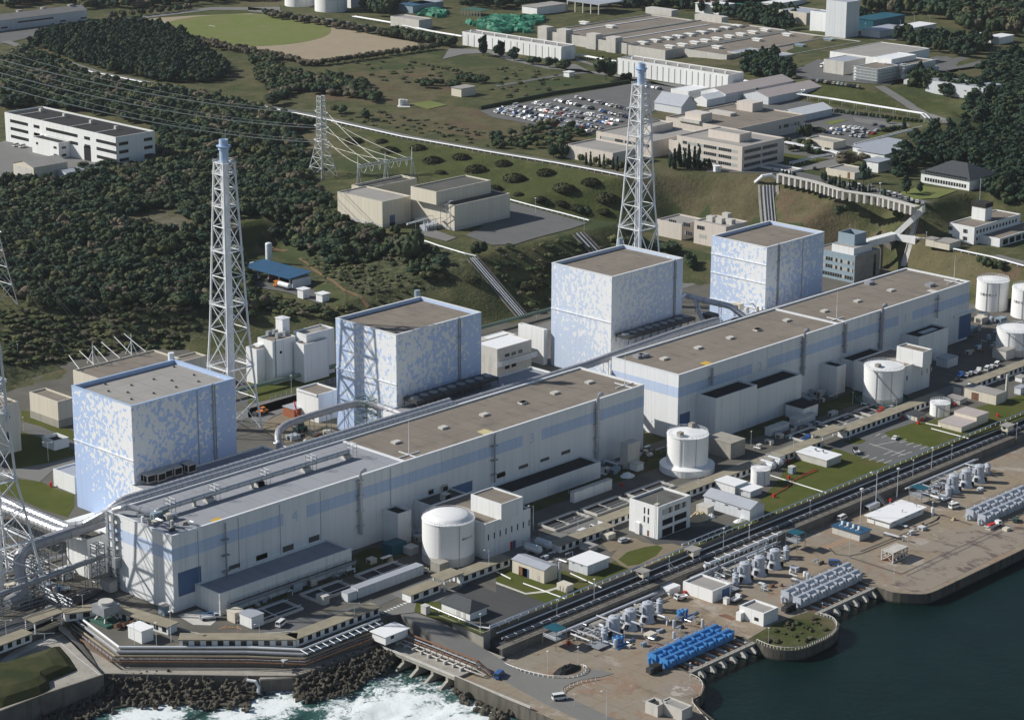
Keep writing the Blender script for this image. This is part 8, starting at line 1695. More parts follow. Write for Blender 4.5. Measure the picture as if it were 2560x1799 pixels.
r,D=pb_('pinkish windowless hall left part behind the farther stack',('g',1495,390),('g',1655,340),('g',1285,350),base=('g',1495,520),z=8,sink=1)
r,D=pb_('pinkish office with rows of small windows behind the reactors',('g',1855,410),('g',2070,372),('g',1565,365),h=12,z=8,sink=1)
for k in range(3):win(r,D,'l',14+k*9.5,19+k*9.5,D[5]-4.2,D[5]-2.2,'blinds_d');
for k in range(5):win(r,D,'l',3+k*9.5,8+k*9.5,D[5]-8.6,D[5]-6.6,'blinds')
for x,y in((1735,355),(1810,370),(1860,330),(1890,380)):p=q('g',x,y,8+D[5]);MB().box(p.x-1.6,p.x+1.6,p.y-2,p.y+2,8+D[5]-.6,8+D[5]+2.2).build('roof_cooler',M['conc_w'],r)
TW,DT=bld('tower_office','white two storey office with black topped square tower on the bluff','office',('h',1860,415),('h',2230,305),('h',1650,378),15,None,9.0,'white_b','roof',.5,None,1)
for k in range(13):
 for za in(1.8,5.4):win(TW,DT,'r',2+k*(DT[1]-DT[0]-4)/13,3.4+k*(DT[1]-DT[0]-4)/13,za,za+1.7)
for a in(4,13):
 for za in(1.4,5.2):win(TW,DT,'l',a,a+2.6,za,za+2.0,'blinds_d')
zt=15+9;X0,X1,Y0,Y1,_=solve(('h',1950,225),('h',2015,212),('h',1842,205),zt-.5,None,9.0);block(TW,X0,X1,Y0,Y1,zt-.6,zt+8.6,M['white_b'],M['roof_l'],.4,.3,'tower','tower_roof');MB().box(X0-.3,X1+.3,Y0-.3,Y1+.3,zt+6.2,zt+8.61).build('tower_band',M['roof_d'],TW);MB().tube([(X1-1,Y1-1,zt+8.6),(X1-1,Y1-1,zt+20)],.12,5).build('mast',M['steel'],TW)
r,D=bldw('tower_office_wing','single storey wing with big windows before the tower office','office',DT[0]+5,DT[1]+25,DT[2]-12,DT[2]-.1,15,4.4,'white_b','roof',par=.4,sink=1);[win(r,D,'r',3+k*6,7.5+k*6,.6,3.4)for k in range(11)]
for lab,x,y,w_,d_,h_ in(('low cream hut left of the tower office',1655,600,10,9,3.6),('pale boxes beside the bluff rail',1530,575,5,5,4)):f=q('h',x,y,15);hut('hut',lab,'hut',f.x,f.x+w_,f.y,f.y+d_,15,h_,'cream','roof_l',.3)
rail('white rail round the edge of the tower office bluff',[qt('h',x,y)+Vector((0,0,.3))for x,y in((1220,520),(1400,562),(1690,605),(2000,670),(2258,742))],.8,thick=.45)
drape('road',([qt('h',x,y)for x,y in((1980,650),(2130,690),(2258,720))],[qt('h',x,y)for x,y in((2060,640),(2170,670),(2258,690))]),M['road'],.4,5)
x0,x1,y0,y1,h=solve(('d',1818,1455),('d',1920,1420),('d',1395,1395),Z,('d',1815,1540));hip('clubhouse','white villa with grey hipped roof among dark pines',x0,x1+12,y0,y1,Z,h,h+6,'white_b','roof_slate');cl=[o for o in COL.objects if o.name.startswith('clubhouse')][0];D=(x0,x1,y0,y1,Z,h)
for k in range(16):
 for za in(1.2,5.0):win(cl,D,'l',2+k*(y1-y0-4)/16,3.2+k*(y1-y0-4)/16,za,za+1.9)
ZS=36
r,D=bld('depot_hall','wide pale roofed depot hall on the embankment','building',('d',1090,470),('d',1455,385),('d',690,415),ZS,None,9,'white_b','roof_w2' if 'roof_w2' in M else 'roof_l',.3,None,2)
def scaff(lab,F,R,L,base,h=None,roof='roof'):
 r,D=bld('scaffolded_building',lab,'building',F,R,L,ZS,base,h,'white_b',roof,.4,None,2);m=MB()
 for z in np.arange(1.8,D[5]+1,1.9):m.box(D[0]-1.6,D[0]-.1,D[2]-1.6,D[3],ZS+z,ZS+z+.16);m.box(D[0]-.1,D[1],D[2]-1.6,D[2]-.1,ZS+z,ZS+z+.16)
 for y in np.arange(D[2]-1.6,D[3],3):m.bar((D[0]-1.6,y,ZS),(D[0]-1.6,y,ZS+D[5]+1),.09)
 for x in np.arange(D[0],D[1],3):m.bar((x,D[2]-1.6,ZS),(x,D[2]-1.6,ZS+D[5]+1),.09)
 m.build('scaffold',M['galv_s'],r);return r,D
scaff('front block wrapped in scaffolding above the grass bank',('d',1068,562),('d',1290,515),('d',890,535),('d',1068,675));scaff('right block of the scaffolded building above parked lorries',('d',1290,535),('d',1590,490),('d',1180,500),None,9);r,D=pb_('white roofed middle block behind the scaffolding',('d',1190,480),('d',1382,440),('d',1060,455),h=12,z=ZS,wall='white_b',roof='roof_w',par=.2);r,D=pb_('pale left block behind the scaffolded front',('d',805,500),('d',1010,470),('d',680,470),h=9,z=ZS,wall='conc_w',roof='roof_g',par=.3)
x0,x1,y0,y1,h=solve(('d',1930,712),('d',2105,683),('d',1490,640),ZS,None,6);bldw('warehouse','pale blue roofed warehouse behind the embankment pines','building',x0,x1,y0,y1,ZS-2,8,'pale','roof_g',par=.05)
r,D=bld('tower_block','tall white windowless tower block beyond the great store','building',('d',720,112),('d',785,98),('d',535,88),33,('d',720,300),wall='white',roof='roof_g',par=.4,sink=3);[win(r,D,'l',38,42,z_,z_+1.6)for z_ in(D[5]*.3,D[5]*.68)]
r,D=bld('silo_house','grey tall plant house behind the white tower block','building',('d',830,20),('d',955,5),('d',665,0),38,None,24,'pale','roof_g',.3,None,3);f=q('d',500,215,33);bldw('pale_house','small cream house left of the white tower block','building',f.x,f.x+24,f.y,f.y+26,31,12,'cream','roof_g',par=.2)
for lab,c,x,y,z,w_,d_,h_,wl,rf in(('teal container block beside the far road','d',1040,240,37,40,18,7,'roof_teal','roof_teal'),('white roofed shed in the far yard','d',1330,285,36,34,14,5,'white_b','roof_w'),('grey roofed shed left of the far yard','d',1090,310,36,34,16,5,'pale','roof_g'),('small white hut at the far right','d',2060,360,37,18,10,5,'white_b','roof_w'),('grey concrete block with pale roof behind the sports ground','b',1378,245,30,1,1,1,'conc_w','conc_w'),('blue roofed shed behind the concrete block','b',1330,110,31,26,16,6,'teal_wall','roof_blue'),('light blue roofed shed beside green sheeting','b',1400,95,31,24,14,6,'teal_wall','roof_g'),('white and grey house beside the oil tanks','b',830,65,31,40,20,8,'white_b','roof_g'),('long pale hut in the storage yard','c',330,125,32,34,16,6,'white_b','roof_l'),('red brown roofed depot at the top','c',1740,75,34,60,30,7,'red_roof','red_roof'),('green roofed depot at the top','c',2010,100,34,60,24,6,'green_tarp','green_tarp'),('white roofed depot at the top','c',1800,110,34,50,24,6,'white_b','roof_w'),('green roofed shed at the top right corner of the store','d',20,95,34,44,24,6,'green_tarp','green_tarp'),('white roofed shed beside the green roofed one','d',250,95,34,40,24,6,'white_b','roof_w'),('small pump hut on the dry field','b',1720,785,30,13,9,5.5,'cream','roof_l'),('little white cabinet by the field road','c',590,625,30,5,5,3.4,'white_b','roof_w')):
 if h_==1:continue
 p=q(c,x,y,z);hut('shed',lab,'shed',p.x,p.x+w_,p.y,p.y+d_,z-2 if z>30 else z,h_+2 if z>30 else h_,wl,rf,.5)
r,D=bld('concrete_block','grey concrete block with pale roof behind the sports ground','building',('b',1378,165),('b',1505,152),('b',1152,130),Z,('b',1378,250),wall='conc_w',roof='roof_l');
r=thing('carport','grey roofed open vehicle shelter at the top edge','shed',tuple(q('c',700,105,33)));p=q('c',600,85,33);q2=q('c',860,105,33);MB().box(p.x,p.x+28,q2.y-4,p.y+4,40,40.8).build('roof',M['roof_g'],r);[MB().box(p.x,p.x+.8,y,y+.8,31,40).build('post',M['conc_w'],r)for y in np.linspace(q2.y-3,p.y+3,5)]
r=thing('pavilion','green netted frame shelter beside the storage yard','shelter',tuple(q('b',1850,140,31)));p=q('b',1720,125,31);q2=q('b',1990,130,31);MB().box(p.x,p.x+12,q2.y,p.y,36,36.4).build('roof',M['green_steel'],r);[MB().box(p.x,p.x+.4,y,y+.4,30,36).build('post',M['steel_g'],r)for y in np.linspace(q2.y,p.y-1,7)]
SM={}
def mound_mesh(seed):
 rr=random.Random(seed);n,k=10,4;V=[];F=[]
 for j in range(k+1):
  s=j/k
  for i in range(n+1):t=PI*i/n;V.append((-4+8*s,math.cos(t)*2.6*(1+.1*rr.random()),math.sin(t)*3.0*(.85+.3*rr.random())))
 for j in range(k):F+=[(j*(n+1)+i,(j+1)*(n+1)+i,(j+1)*(n+1)+i+1,j*(n+1)+i+1)for i in range(n)]
 F+=[tuple(range(n,-1,-1)),tuple(range(k*(n+1),(k+1)*(n+1)))]
 me=bpy.data.meshes.new('sheeted_stack');me.from_pydata(V,[],F);me.materials.append(M['green_tarp']);return me
SMS=[mound_mesh(s)for s in range(4)];rr=random.Random(21)
for c,poly,n in(('b',((1765,195),(2010,150),(2258,190),(2258,275),(2100,245),(1900,235)),46),('c',((0,150),(300,160),(420,175),(300,215),(60,275),(0,280)),40),('b',((1350,130),(1480,85),(1590,110),(1570,145),(1450,130)),14)):
 P=[q(c,x,y,31).xy for x,y in poly];xs=[p[0]for p in P];ys=[p[1]for p in P];pts=[];t_=0
 while len(pts)<n and t_<5000:
  t_+=1;x=min(xs)+rr.random()*(max(xs)-min(xs));y=min(ys)+rr.random()*(max(ys)-min(ys))
  if not inpoly(np.array([x]),np.array([y]),P)[0]or any((x-a)**2+(y-b)**2<36 for a,b in pts):continue
  pts.append((x,y));o=bpy.data.objects.new('sheeted_stack',SMS[len(pts)%4]);COL.objects.link(o);o.location=(x,y,gz(x,y)-.2);o.rotation_euler=(0,0,rr.random()*3);s=.8+rr.random()*.5;o.scale=(s,s,s);tag(o,'rounded stack under green sheeting in the storage yard','stack','green sheeted stacks in the storage yard')
def rackline(lab,c,pts,h,z=None,cols=2,wd=2.4):
 P=[(qt(c,x,y)if z is None else q(c,x,y,z))for x,y in pts];r=thing('pipe_rack',lab,'pipe rack',tuple(P[0]));m=MB()
 for a,b in zip(P,P[1:]):
  s=Vector(((b-a).y,-(b-a).x,0)).normalized()*wd/2
  for k in range(cols):o=s*(-1+2*k/max(1,cols-1))+Vector((0,0,h));MB().tube([a+o,b+o],.33,6).build('pipe',M['steel'],r)
  n=max(1,int((b-a).length/8))
  for i in range(n):p=a.lerp(b,i/n);m.bar(p-s,p-s+Vector((0,0,h)),.16);m.bar(p+s,p+s+Vector((0,0,h)),.16);m.bar(p-s+Vector((0,0,h-.3)),p+s+Vector((0,0,h-.3)),.14)
 m.build('frame',M['steel'],r)
rackline('white pipe rack along the foot of the grass bank','d',((-10,690),(240,735),(480,770),(430,800),(700,840),(1100,905),(1440,960),(1480,1000)),3.4);rackline('white pipe rack beside the far avenue lawn','d',((900,1205),(1060,1160),(1250,1110),(1450,1060)),3.0,Z);rackline('white pipe rack between the two ribbed warehouses','c',((655,470),(820,500),(960,525)),2.6,Z);rackline('white pipe line right of the nearer ribbed warehouse','c',((2000,690),(2258,735)),2.6,Z);rackline('white pipe line behind the sports ground','b',((850,155),(1150,205),(1500,280),(1730,318)),2.2,Z);rackline('white pipe rack by the head of the brown slope','d',((380,1345),(560,1300),(700,1275)),2.2,Z)
m_=qt('h',190,60);MB().tube([m_+Vector((-3,6,0)),m_+Vector((-2,2,4)),m_+Vector((2,-1,4.5)),m_+Vector((5,-5,1))],1.0,8).build('pipe_bend',M['steel'],label='white bundle of pipe bends at the top of the brown slope chute',cat='pipe')
rr=random.Random(99);names_=['white']*9+['silver']*6+['black']*4+['navy']*2+['red','grey','grey','blue','beige']
LABC={k:'%s car parked in the rows of the big car park'%k for k in set(names_)}
def row(c,xa,ya,xb,yb,n,rot,lab,grp,skip=.08,jit=.3):
 A,B=q(c,xa,ya,Z+.3),q(c,xb,yb,Z+.3)
 for i in range(n):
  if rr.random()<skip:continue
  p=A.lerp(B,(i+.5)/n);col=rr.choice(names_);kd=rr.choice(['sedan','sedan','wagon','kei','van']);car(kd,col,Vector((p.x+(rr.random()-.5)*jit,p.y,Z+.3)),rot+(PI if rr.random()<.3 else 0),lab%(col if col!='navy' else 'dark navy'),grp,True)
for(xa,ya,xb,yb,n)in((750,1075,-10,905,36),(860,1045,60,870,36),(960,1010,150,855,36),(1010,985,300,835,30),(1095,960,480,812,24),(1110,900,640,790,20)):
 row('c',xa,ya,xb,yb,n,0,'%s car parked in the rows of the big car park','cars of the big car park',.10 if n>30 else .2)
row('c',800,1062,20,888,30,0,'%s car parked in the rows of the big car park','cars of the big car park',.15)
row('c',1330,725,1210,700,6,0,'%s car parked in the small group behind the grey gabled hall','cars behind the grey gabled hall',0)
for(xa,ya,xb,yb,n)in((1000,1115,650,1070,10),(1060,1085,700,1045,10),(1090,1060,800,1030,8),(1130,1030,1030,1005,3)):row('d',xa,ya,xb,yb,n,0,'%s car parked in the tree edged staff car park','cars of the staff car park',.12)
for(xa,ya,xb,yb,n)in((1120,1215,1280,1270,7),(1380,1150,1480,1180,4),(1230,1190,1300,1215,3)):row('d',xa,ya,xb,yb,n,0,'%s car parked by the grey roofed sheds','cars by the grey roofed sheds',.1)
for i,(x,y,k,c_)in enumerate(((570,1365,'sedan','black'),(640,1450,'wagon','silver'),(690,1468,'wagon','grey'),(850,1500,'sedan','white'),(925,1510,'van','white'),(1015,1505,'sedan','silver'))):car(k,c_,q('d',x,y,Z+.3),.6,('black car alone on the forecourt drive','silver wagon left of two on the forecourt','grey wagon right of two on the forecourt','white sedan behind the colonnade','white minibus behind the colonnade','silver sedan near the forecourt shadow')[i],None,True)
for i in range(8):a=q('d',1120+i*46,1560+i*12,Z+.3);car(('sedan','van','van','van','wagon','sedan','sedan','sedan')[i],('black','white','white','silver','silver','white','white','silver')[i],a,.5,'car in the slanting row below the villa lawn','cars below the villa lawn',True)
for i,(x,y)in enumerate(((130,1180),(180,1188))):car('van','white',q('a',x,y,22.5),.2,('white van left of two by the windowed block','white van right of two by the windowed block')[i],None,True)
for i in range(12):a=q('d',560+i*33,655+i*4.5,36.4);car(rr.choice(['van','wagon','kei']),rr.choice(['white','beige','black','silver']),a,.3,'vehicle in the row along the top of the grass bank','vehicles on the grass bank',True)
def lorry(lab,c,x,y,z,rz,s=1):r=thing('lorry',lab,'lorry',tuple(q(c,x,y,z)));r['_w']=[0,0,0];r.rotation_euler=(0,0,rz);r.scale=(s,s,s);MB().box(-4,2,-1.2,1.2,.9,3.6).build('box_body',M['car_white'],r);c_=MB().box(2.2,4,-1.15,1.15,.6,2.9).build('cab',M['car_white'],r);MB().box(3.3,4.03,-1.17,1.17,1.7,2.6).build('windscreen',M['glass_l'],c_);[MB().tube([(dx,s_*.8,.5),(dx,s_*1.15,.5)],.5,10).build('wheel',M['rubber'],r)for dx in(-2.8,3)for s_ in(-1,1)]
lorry('white box lorry on the depot yard','d',660,545,36.3,2.8);lorry('white box lorry parked before the scaffolded block','d',1270,640,36.3,.8);lorry('white coach like lorry right of the scaffolding','d',1535,575,36.3,.1);lorry('white lorry in the far right yard','d',1910,305,37.3,.2);lorry('white lorry behind the pale blue warehouse','d',1320,685,36.3,.2)
for a in(('d',888,232,278,'lamp left of the far sheds',36,'curved'),('d',975,190,275,'lamp by the teal container block',36,'head'),('d',1260,165,240,'curved lamp in the far yard',36,'curved'),('d',1370,110,205,'curved lamp left of two on the far road',37,'curved'),('d',1495,122,215,'curved lamp right of two on the far road',37,'curved'),('d',1935,960,1055,'curved lamp at the avenue junction',30,'curved'),('d',2030,915,1000,'curved lamp beside the dark woods',30,'curved'),('d',2065,1140,1240,'tall lamp on the right avenue',30,'head'),('d',1025,1155,1210,'lamp beside the avenue pipe rack',30,'head'),('h',1090,60,245,'tall white mast below the colonnade',30,'head'),('h',850,395,460,'mast behind the teal office',20,'head'),('h',1467,455,560,'white mast on the bluff by the bridge',15,'head')):lamp(*a)
for k,(c,x,yt,yb)in enumerate((('a',1520,268,330),('a',1720,310,370),('a',1928,350,405),('b',135,390,440),('b',350,430,480),('b',920,425,480),('b',1160,390,450),('b',1360,360,420),('b',150,60,110),('b',345,95,150),('b',560,130,190),('b',740,165,225),('b',940,205,260))):lamp(c,x,yt,yb,'dark pole among the trees along the %s edge of the sports ground'%('near' if k<8 else 'far'),Z,'head')
for i,(c,x,y)in enumerate((('a',1345,215),('a',1710,238))):p=q(c,x,y,Z+.4);m=MB();m.bar((p.x,p.y-3.6,p.z),(p.x,p.y-3.6,p.z+2.5),.1);m.bar((p.x,p.y+3.6,p.z),(p.x,p.y+3.6,p.z+2.5),.1);m.bar((p.x,p.y-3.6,p.z+2.5),(p.x,p.y+3.6,p.z+2.5),.1);m.build('football_goal',M['paint'],label=('white football goal at the left end of the grass oval','white football goal toward the middle of the grass oval')[i],cat='goal')
for i,(x,y)in enumerate(((1230,855),(1250,850),(1275,848))):p=q('b',x,y,Z);MB().cyl(p.x,p.y,Z,Z+4.2-i*.5,1.2,n=10).build('small_tank',M['paint'],label='small white drum on the pump plot in the dry field',cat='tank',group='drums of the pump plot')
# vegetation
nr=np.random.default_rng(3)
def crown_arrays(seed,kind):
 r_=np.random.default_rng(seed);C_=[];
 if kind=='pine':lobes=[(r_.normal(0,.28),r_.normal(0,.28),.8+.95*i/5,.62-.07*i)for i in range(6)];nq,sz=150,.20
 elif kind=='cone':lobes=[(0,0,.4+.45*i,.62-.115*i)for i in range(5)];nq,sz=130,.26
 else:lobes=[(r_.normal(0,.38),r_.normal(0,.38),.75+.5*r_.random(),.50+.2*r_.random())for i in range(7)];nq,sz=170,.20
 V=[];F=[]
 for k in range(nq):
  lx,ly,lz,lr=lobes[r_.integers(len(lobes))];d=r_.normal(size=3);d/=np.linalg.norm(d);d[2]=d[2]*.8+.12
  p=np.array([lx,ly,lz])+d*lr*(.86+.22*r_.random());n=d*1.0+r_.normal(size=3)*.30;n/=np.linalg.norm(n)
  u=np.cross(n,r_.normal(size=3));u/=np.linalg.norm(u);w_=np.cross(n,u);s=sz*(.6+.8*r_.random());b=len(V)
  V+=[p+u*s*.9,p+w_*s*.7+n*s*.2,p-u*s*.9,p-w_*s*.7-n*s*.15];F.append((b,b+1,b+2,b+3))
 for lx,ly,lz,lr in lobes:
  b=len(V);m=8;rr_=lr*.93
  for j in range(6):
   t=(j/5-.5)*PI*.96
   for i in range(m):a=2*PI*i/m+j*.5;V.append(np.array([lx+rr_*math.cos(t)*math.cos(a)*(.86+.28*r_.random()),ly+rr_*math.cos(t)*math.sin(a)*(.85+.3*r_.random()),lz+rr_*math.sin(t)*.85]))
  for j in range(5):
   for i in range(m):F.append((b+j*m+i,b+j*m+(i+1)%m,b+(j+1)*m+(i+1)%m,b+(j+1)*m+i))
 return np.array(V),np.array(F,int)
KIND={k:[crown_arrays(s+i*7,k)for i in range(4)]for s,k in((1,'broad'),(2,'pine'),(3,'cone'))}
TMS={}
def tree_mesh(kind,i,mat):
 if(kind,i,mat)not in TMS:
  V,F=KIND[kind][i];me=mesh_np('tree',V,F);me.polygons.foreach_set('use_smooth',[True]*len(F));me.materials.append(M[mat]);TMS[(kind,i,mat)]=me
 return TMS[(kind,i,mat)]
def tree(x,y,z,R_,H_,kind,mat,lab,grp=None,parts=True,name=None):
 i=int(nr.integers(4));name=name or{'pine':'pine_tree','cone':'conifer_tree','broad':'broadleaf_tree'}[kind];zs=H_/{'pine':2.0,'cone':2.4,'broad':1.75}[kind]
 c=bpy.data.objects.new('crown' if parts else name,tree_mesh(kind,i,mat));COL.objects.link(c);c.scale=(R_,R_,zs);c.rotation_euler=(0,0,nr.random()*6)
 if parts:
  r=thing(name,lab,'tree',(x,y,z),grp);c.parent=r;t=bpy.data.objects.new('trunk',TRUNK);COL.objects.link(t);t.parent=r;t.scale=(R_*.6,R_*.6,H_*.62)
 else:c.location=(x,y,z);tag(c,lab,'tree',grp)
tb=MB().tube([(0,0,-.1),(.03,0,.5),(0,.03,1)],[.13,.09,.05],6);tb.bar((0,0,.6),(.5,.2,.95),.03);tb.bar((0,0,.65),(-.4,.3,.95),.03)
TRUNK=bpy.data.meshes.new('trunk');TRUNK.from_pydata(tb.v,[],tb.f);TRUNK.materials.append(M['trunk'])
def poly_pts(P,spacing,n_max=100000):
 xs=[p[0]for p in P];ys=[p[1]for p in P];A=(max(xs)-min(xs))*(max(ys)-min(ys));n=int(A/(spacing*spacing));gx_=np.arange(min(xs),max(xs),spacing);gy_=np.arange(min(ys),max(ys),spacing)
 X,Y=np.meshgrid(gx_,gy_);X=X.ravel()+nr.uniform(-.42,.42,X.size)*spacing;Y=Y.ravel()+nr.uniform(-.42,.42,Y.size)*spacing;k=inpoly(X,Y,P);return np.stack([X[k],Y[k]],1)
def PZ(c,*pts):return[qt(c,x,y).xy for x,y in pts]
WOODS=[
(PZ('z',(0,150),(60,105),(210,180),(420,215),(640,262),(700,290),(660,300),(690,370),(690,420),(600,360),(470,330),(360,330),(350,290),(120,240),(0,245)),6.2,(3.4,5.0),(5,8),'mix'),
(PZ('z',(60,105),(110,80),(250,62),(330,60),(410,85),(515,160),(500,185),(330,188),(300,170),(205,170)),6.2,(3.6,5.0),(7,10),'pine'),
(PZ('z',(0,405),(120,395),(180,375),(350,375),(355,330),(470,335),(600,365),(700,430),(755,470),(750,500),(700,520),(610,485),(530,490),(455,510),(370,462),(270,490),(180,500),(0,520)),5.6,(3.2,5.2),(4.5,7.5),'mix'),
(PZ('z',(0,515),(190,500),(280,500),(380,520),(455,520),(530,500),(545,600),(560,650),(600,690),(560,710),(400,690),(300,690),(120,700),(40,690),(0,690)),5.4,(3.0,4.8),(4,7.5),'mix'),
(PZ('z',(610,485),(700,520),(760,500),(830,515),(860,530),(840,560),(880,545),(960,560),(1000,590),(960,640),(930,620),(900,570),(800,600),(720,590),(660,560),(620,545)),5.6,(2.8,4.4),(3.5,6.5),'mix'),
(PZ('z',(2030,400),(2100,330),(2160,290),(2240,300),(2295,330),(2295,470),(2230,430),(2200,380),(2090,370)),8,(4.2,5.6),(7,10),'pine'),
(PZ('z',(2150,270),(2210,180),(2290,150),(2400,200),(2400,470),(2295,420),(2230,320)),8.5,(4.4,5.8),(6,9),'pine'),
(PZ('z',(2230,420),(2295,440),(2400,470),(2400,520),(2290,480),(2240,450)),7,(4,5),(9,12),'pine'),
(PZ('d',(1340,640),(1480,620),(1700,690),(1880,720),(1990,760),(1990,830),(1850,820),(1650,790),(1480,760),(1350,720)),7.5,(4.2,5.4),(8,11),'pine'),
(PZ('d',(1850,560),(2258,420),(2500,500),(2500,860),(2258,850),(2100,800),(2060,700),(1900,620)),9,(4.4,5.8),(6,9),'pine'),
(PZ('d',(1180,320),(1300,290),(1500,330),(1700,350),(1950,350),(2000,430),(1800,470),(1480,440),(1300,390)),9,(4.4,5.6),(9,12),'pine'),
(PZ('d',(1000,0),(2300,-40),(2500,330),(2258,320),(2000,300),(1750,230),(1500,140),(1300,130),(1150,160),(1000,120)),12,(5,7.5),(10,14),'mix'),
(PZ('d',(800,180),(1000,150),(1150,170),(1000,230),(860,240),(880,290),(800,270)),9,(4,5.5),(8,11),'pine'),
(PZ('c',(1480,50),(1700,90),(1750,120),(2258,160),(2258,240),(2000,200),(1850,165),(1500,90)),10,(4.5,6),(9,12),'pine'),
(PZ('d',(0,100),(200,120),(430,130),(440,200),(360,260),(0,190)),9,(4.5,6),(9,12),'pine'),
(PZ('c',(-400,-60),(1600,-60),(1620,30),(1500,70),(1100,90),(900,60),(560,40),(0,90),(-280,70),(-360,20)),12,(5,7),(9,13),'mix'),
(PZ('c',(1985,480),(2258,470),(2258,640),(2100,620),(1990,590)),8.5,(4.4,5.6),(7,10),'pine'),(PZ('d',(0,480),(200,480),(430,580),(420,640),(250,650),(0,600)),8.5,(4.4,5.6),(7,10),'pine'),
(PZ('b',(960,40),(1100,0),(1190,60),(1150,150),(1000,140)),8,(5,6.5),(11,14),'broad'),
(PZ('a',(0,-40),(2258,-60),(2258,10),(1650,40),(1000,90),(700,80),(560,20),(0,80)),12,(5,6.5),(8,12),'mix'),
(PZ('d',(1500,1060),(1750,1050),(2000,1180),(2050,1380),(1850,1330),(1480,1310),(1290,1400),(1260,1480),(1180,1380),(1300,1180),(1480,1170)),8,(4.2,5.6),(7,10),'pine'),
(PZ('d',(1850,1420),(2100,1400),(2258,1500),(2258,1660),(1950,1660),(1880,1560)),8,(4.2,5.6),(6,9),'pine'),
(PZ('d',(330,1150),(500,1170),(720,1240),(600,1290),(330,1240)),8,(2.5,3.5),(4,6),'broad'),
]
allp=[]
for P,sp,rr_,hh_,mix in WOODS:
 for x,y in poly_pts(P,sp):
  k=mix if mix!='mix' else('pine' if nr.random()<.35 else 'broad');u=nr.random();u=u**2*1.5-.25;allp.append((x,y,rr_[0]+(rr_[1]-rr_[0])*u,hh_[0]+(hh_[1]-hh_[0])*nr.random(),k))
SCRUB=[(PZ('b',(70,570),(240,560),(470,640),(760,640),(830,690),(960,670),(1020,800),(1040,830),(900,820),(700,770),(400,750),(200,700)),6.5,(2.6,4.2),(4.5,7.5),'broad'),(PZ('b',(0,440),(250,490),(270,550),(0,530)),7,(2.5,3.6),(4,6),'broad'),(PZ('a',(2060,560),(2258,560),(2400,700),(2258,830),(2080,650)),7,(2.6,4),(4,6),'broad'),(PZ('f',(200,340),(420,300),(700,320),(800,400),(700,430),(500,520),(400,600),(250,560),(200,480)),5.6,(2.6,4),(5,8),'broad'),
(PZ('f',(-100,900),(300,930),(400,1000),(700,1030),(900,1080),(700,1150),(300,1150),(-60,1050)),4.4,(1.5,2.6),(1.6,3),'scrub'),(PZ('f',(420,640),(800,720),(1400,900),(1440,980),(1000,1060),(640,830)),4.6,(1.0,1.9),(.9,1.9),'scrub'),(PZ('f',(880,440),(1430,560),(1440,760),(1150,720),(950,600)),4.8,(1.3,2.4),(1.4,3.0),'scrub'),(PZ('e',(0,1080),(300,1100),(900,1060),(1500,1060),(1600,1180),(1500,1380),(1000,1420),(560,1480),(0,1560)),4.4,(1.3,2.5),(1.3,2.8),'scrub'),(PZ('g',(0,600),(600,520),(1000,560),(950,640),(440,800),(420,1080),(200,1060),(0,830)),6,(1.2,2.6),(1.2,3.0),'scrub'),(PZ('b',(650,960),(1300,1060),(2200,1240),(2258,1150),(1500,960),(1000,900)),9,(1.0,2.0),(.8,1.7),'scrub'),(PZ('b',(700,480),(1300,500),(2200,640),(2258,760),(1700,700),(1000,650)),14,(1.2,2.4),(.9,1.8),'scrub'),(PZ('c',(0,520),(580,610),(700,620),(500,760),(0,860)),12,(1.2,2.2),(.9,1.8),'scrub'),(PZ('g',(1500,680),(1730,760),(1720,960),(1540,920)),5.5,(2.5,3.6),(5,8),'broad'),(PZ('c',(0,1080),(560,1000),(720,1100),(560,1180),(300,1230),(0,1200)),9,(2.2,3.6),(3,5.5),'broad')]
for P,sp,rr_,hh_,mix in SCRUB:
 for x,y in poly_pts(P,sp):allp.append((x,y,rr_[0]+(rr_[1]-rr_[0])*nr.random(),hh_[0]+(hh_[1]-hh_[0])*nr.random(),mix))
KEEP=[PZ('z',(550,590),(620,575),(760,650),(770,690),(690,690),(560,645)),PZ('z',(755,440),(930,400),(1140,420),(1330,490),(1200,550),(1000,530),(860,520),(755,490)),PZ('a',(70,1120),(1268,1100),(1268,1310),(943,1370),(560,1400),(700,1430),(300,1480),(-100,1480)),PZ('a',(690,395),(895,375),(930,440),(800,450)),PZ('e',(-160,980),(250,1000),(260,1080),(-60,1110))]
ap=np.array([p[:4]for p in allp]);kk=np.array([p[4]for p in allp]);ok=np.ones(len(ap),bool)
for P in KEEP:ok&=~inpoly(ap[:,0],ap[:,1],P)
A_,B_=offset_strip([(e.x+3.5,e.y)for e in edge],13);SP=[p.xy for p in A_]+[p.xy for p in reversed(B_)];ok&=~inpoly(ap[:,0],ap[:,1],SP);ok&=~((ap[:,1]<160)&(ap[:,0]<470))
D4b=D4_;ok&=~((ap[:,0]>D4_[0]-8)&(ap[:,0]<D4_[1]+5)&(ap[:,1]>D4_[2]-5)&(ap[:,1]<D4_[3]+8))
ap,kk=ap[ok],kk[ok];zz=ground_np(ap[:,0],ap[:,1])-.2
dist=np.sqrt((ap[:,0]-CAM[0])**2+(ap[:,1]-CAM[1])**2)/np.maximum(ap[:,2]*ap[:,3],.1)**.5
def mat_of(k):
 u=nr.random()
 if k=='scrub':return 'leaf' if u<.35 else 'leaf_y' if u<.78 else 'leaf_b'
 return('pine' if u<.8 else 'leaf')if k=='pine' else('leaf' if u<.62 else 'pine' if u<.76 else 'leaf_y' if u<.88 else 'leaf_b')
TL={'pine':('dark green pine standing in the woods on the hillside','pines of the hillside woods'),'broad':('olive green broadleaf tree standing in the woods on the hillside','broadleaf trees of the hillside woods')}
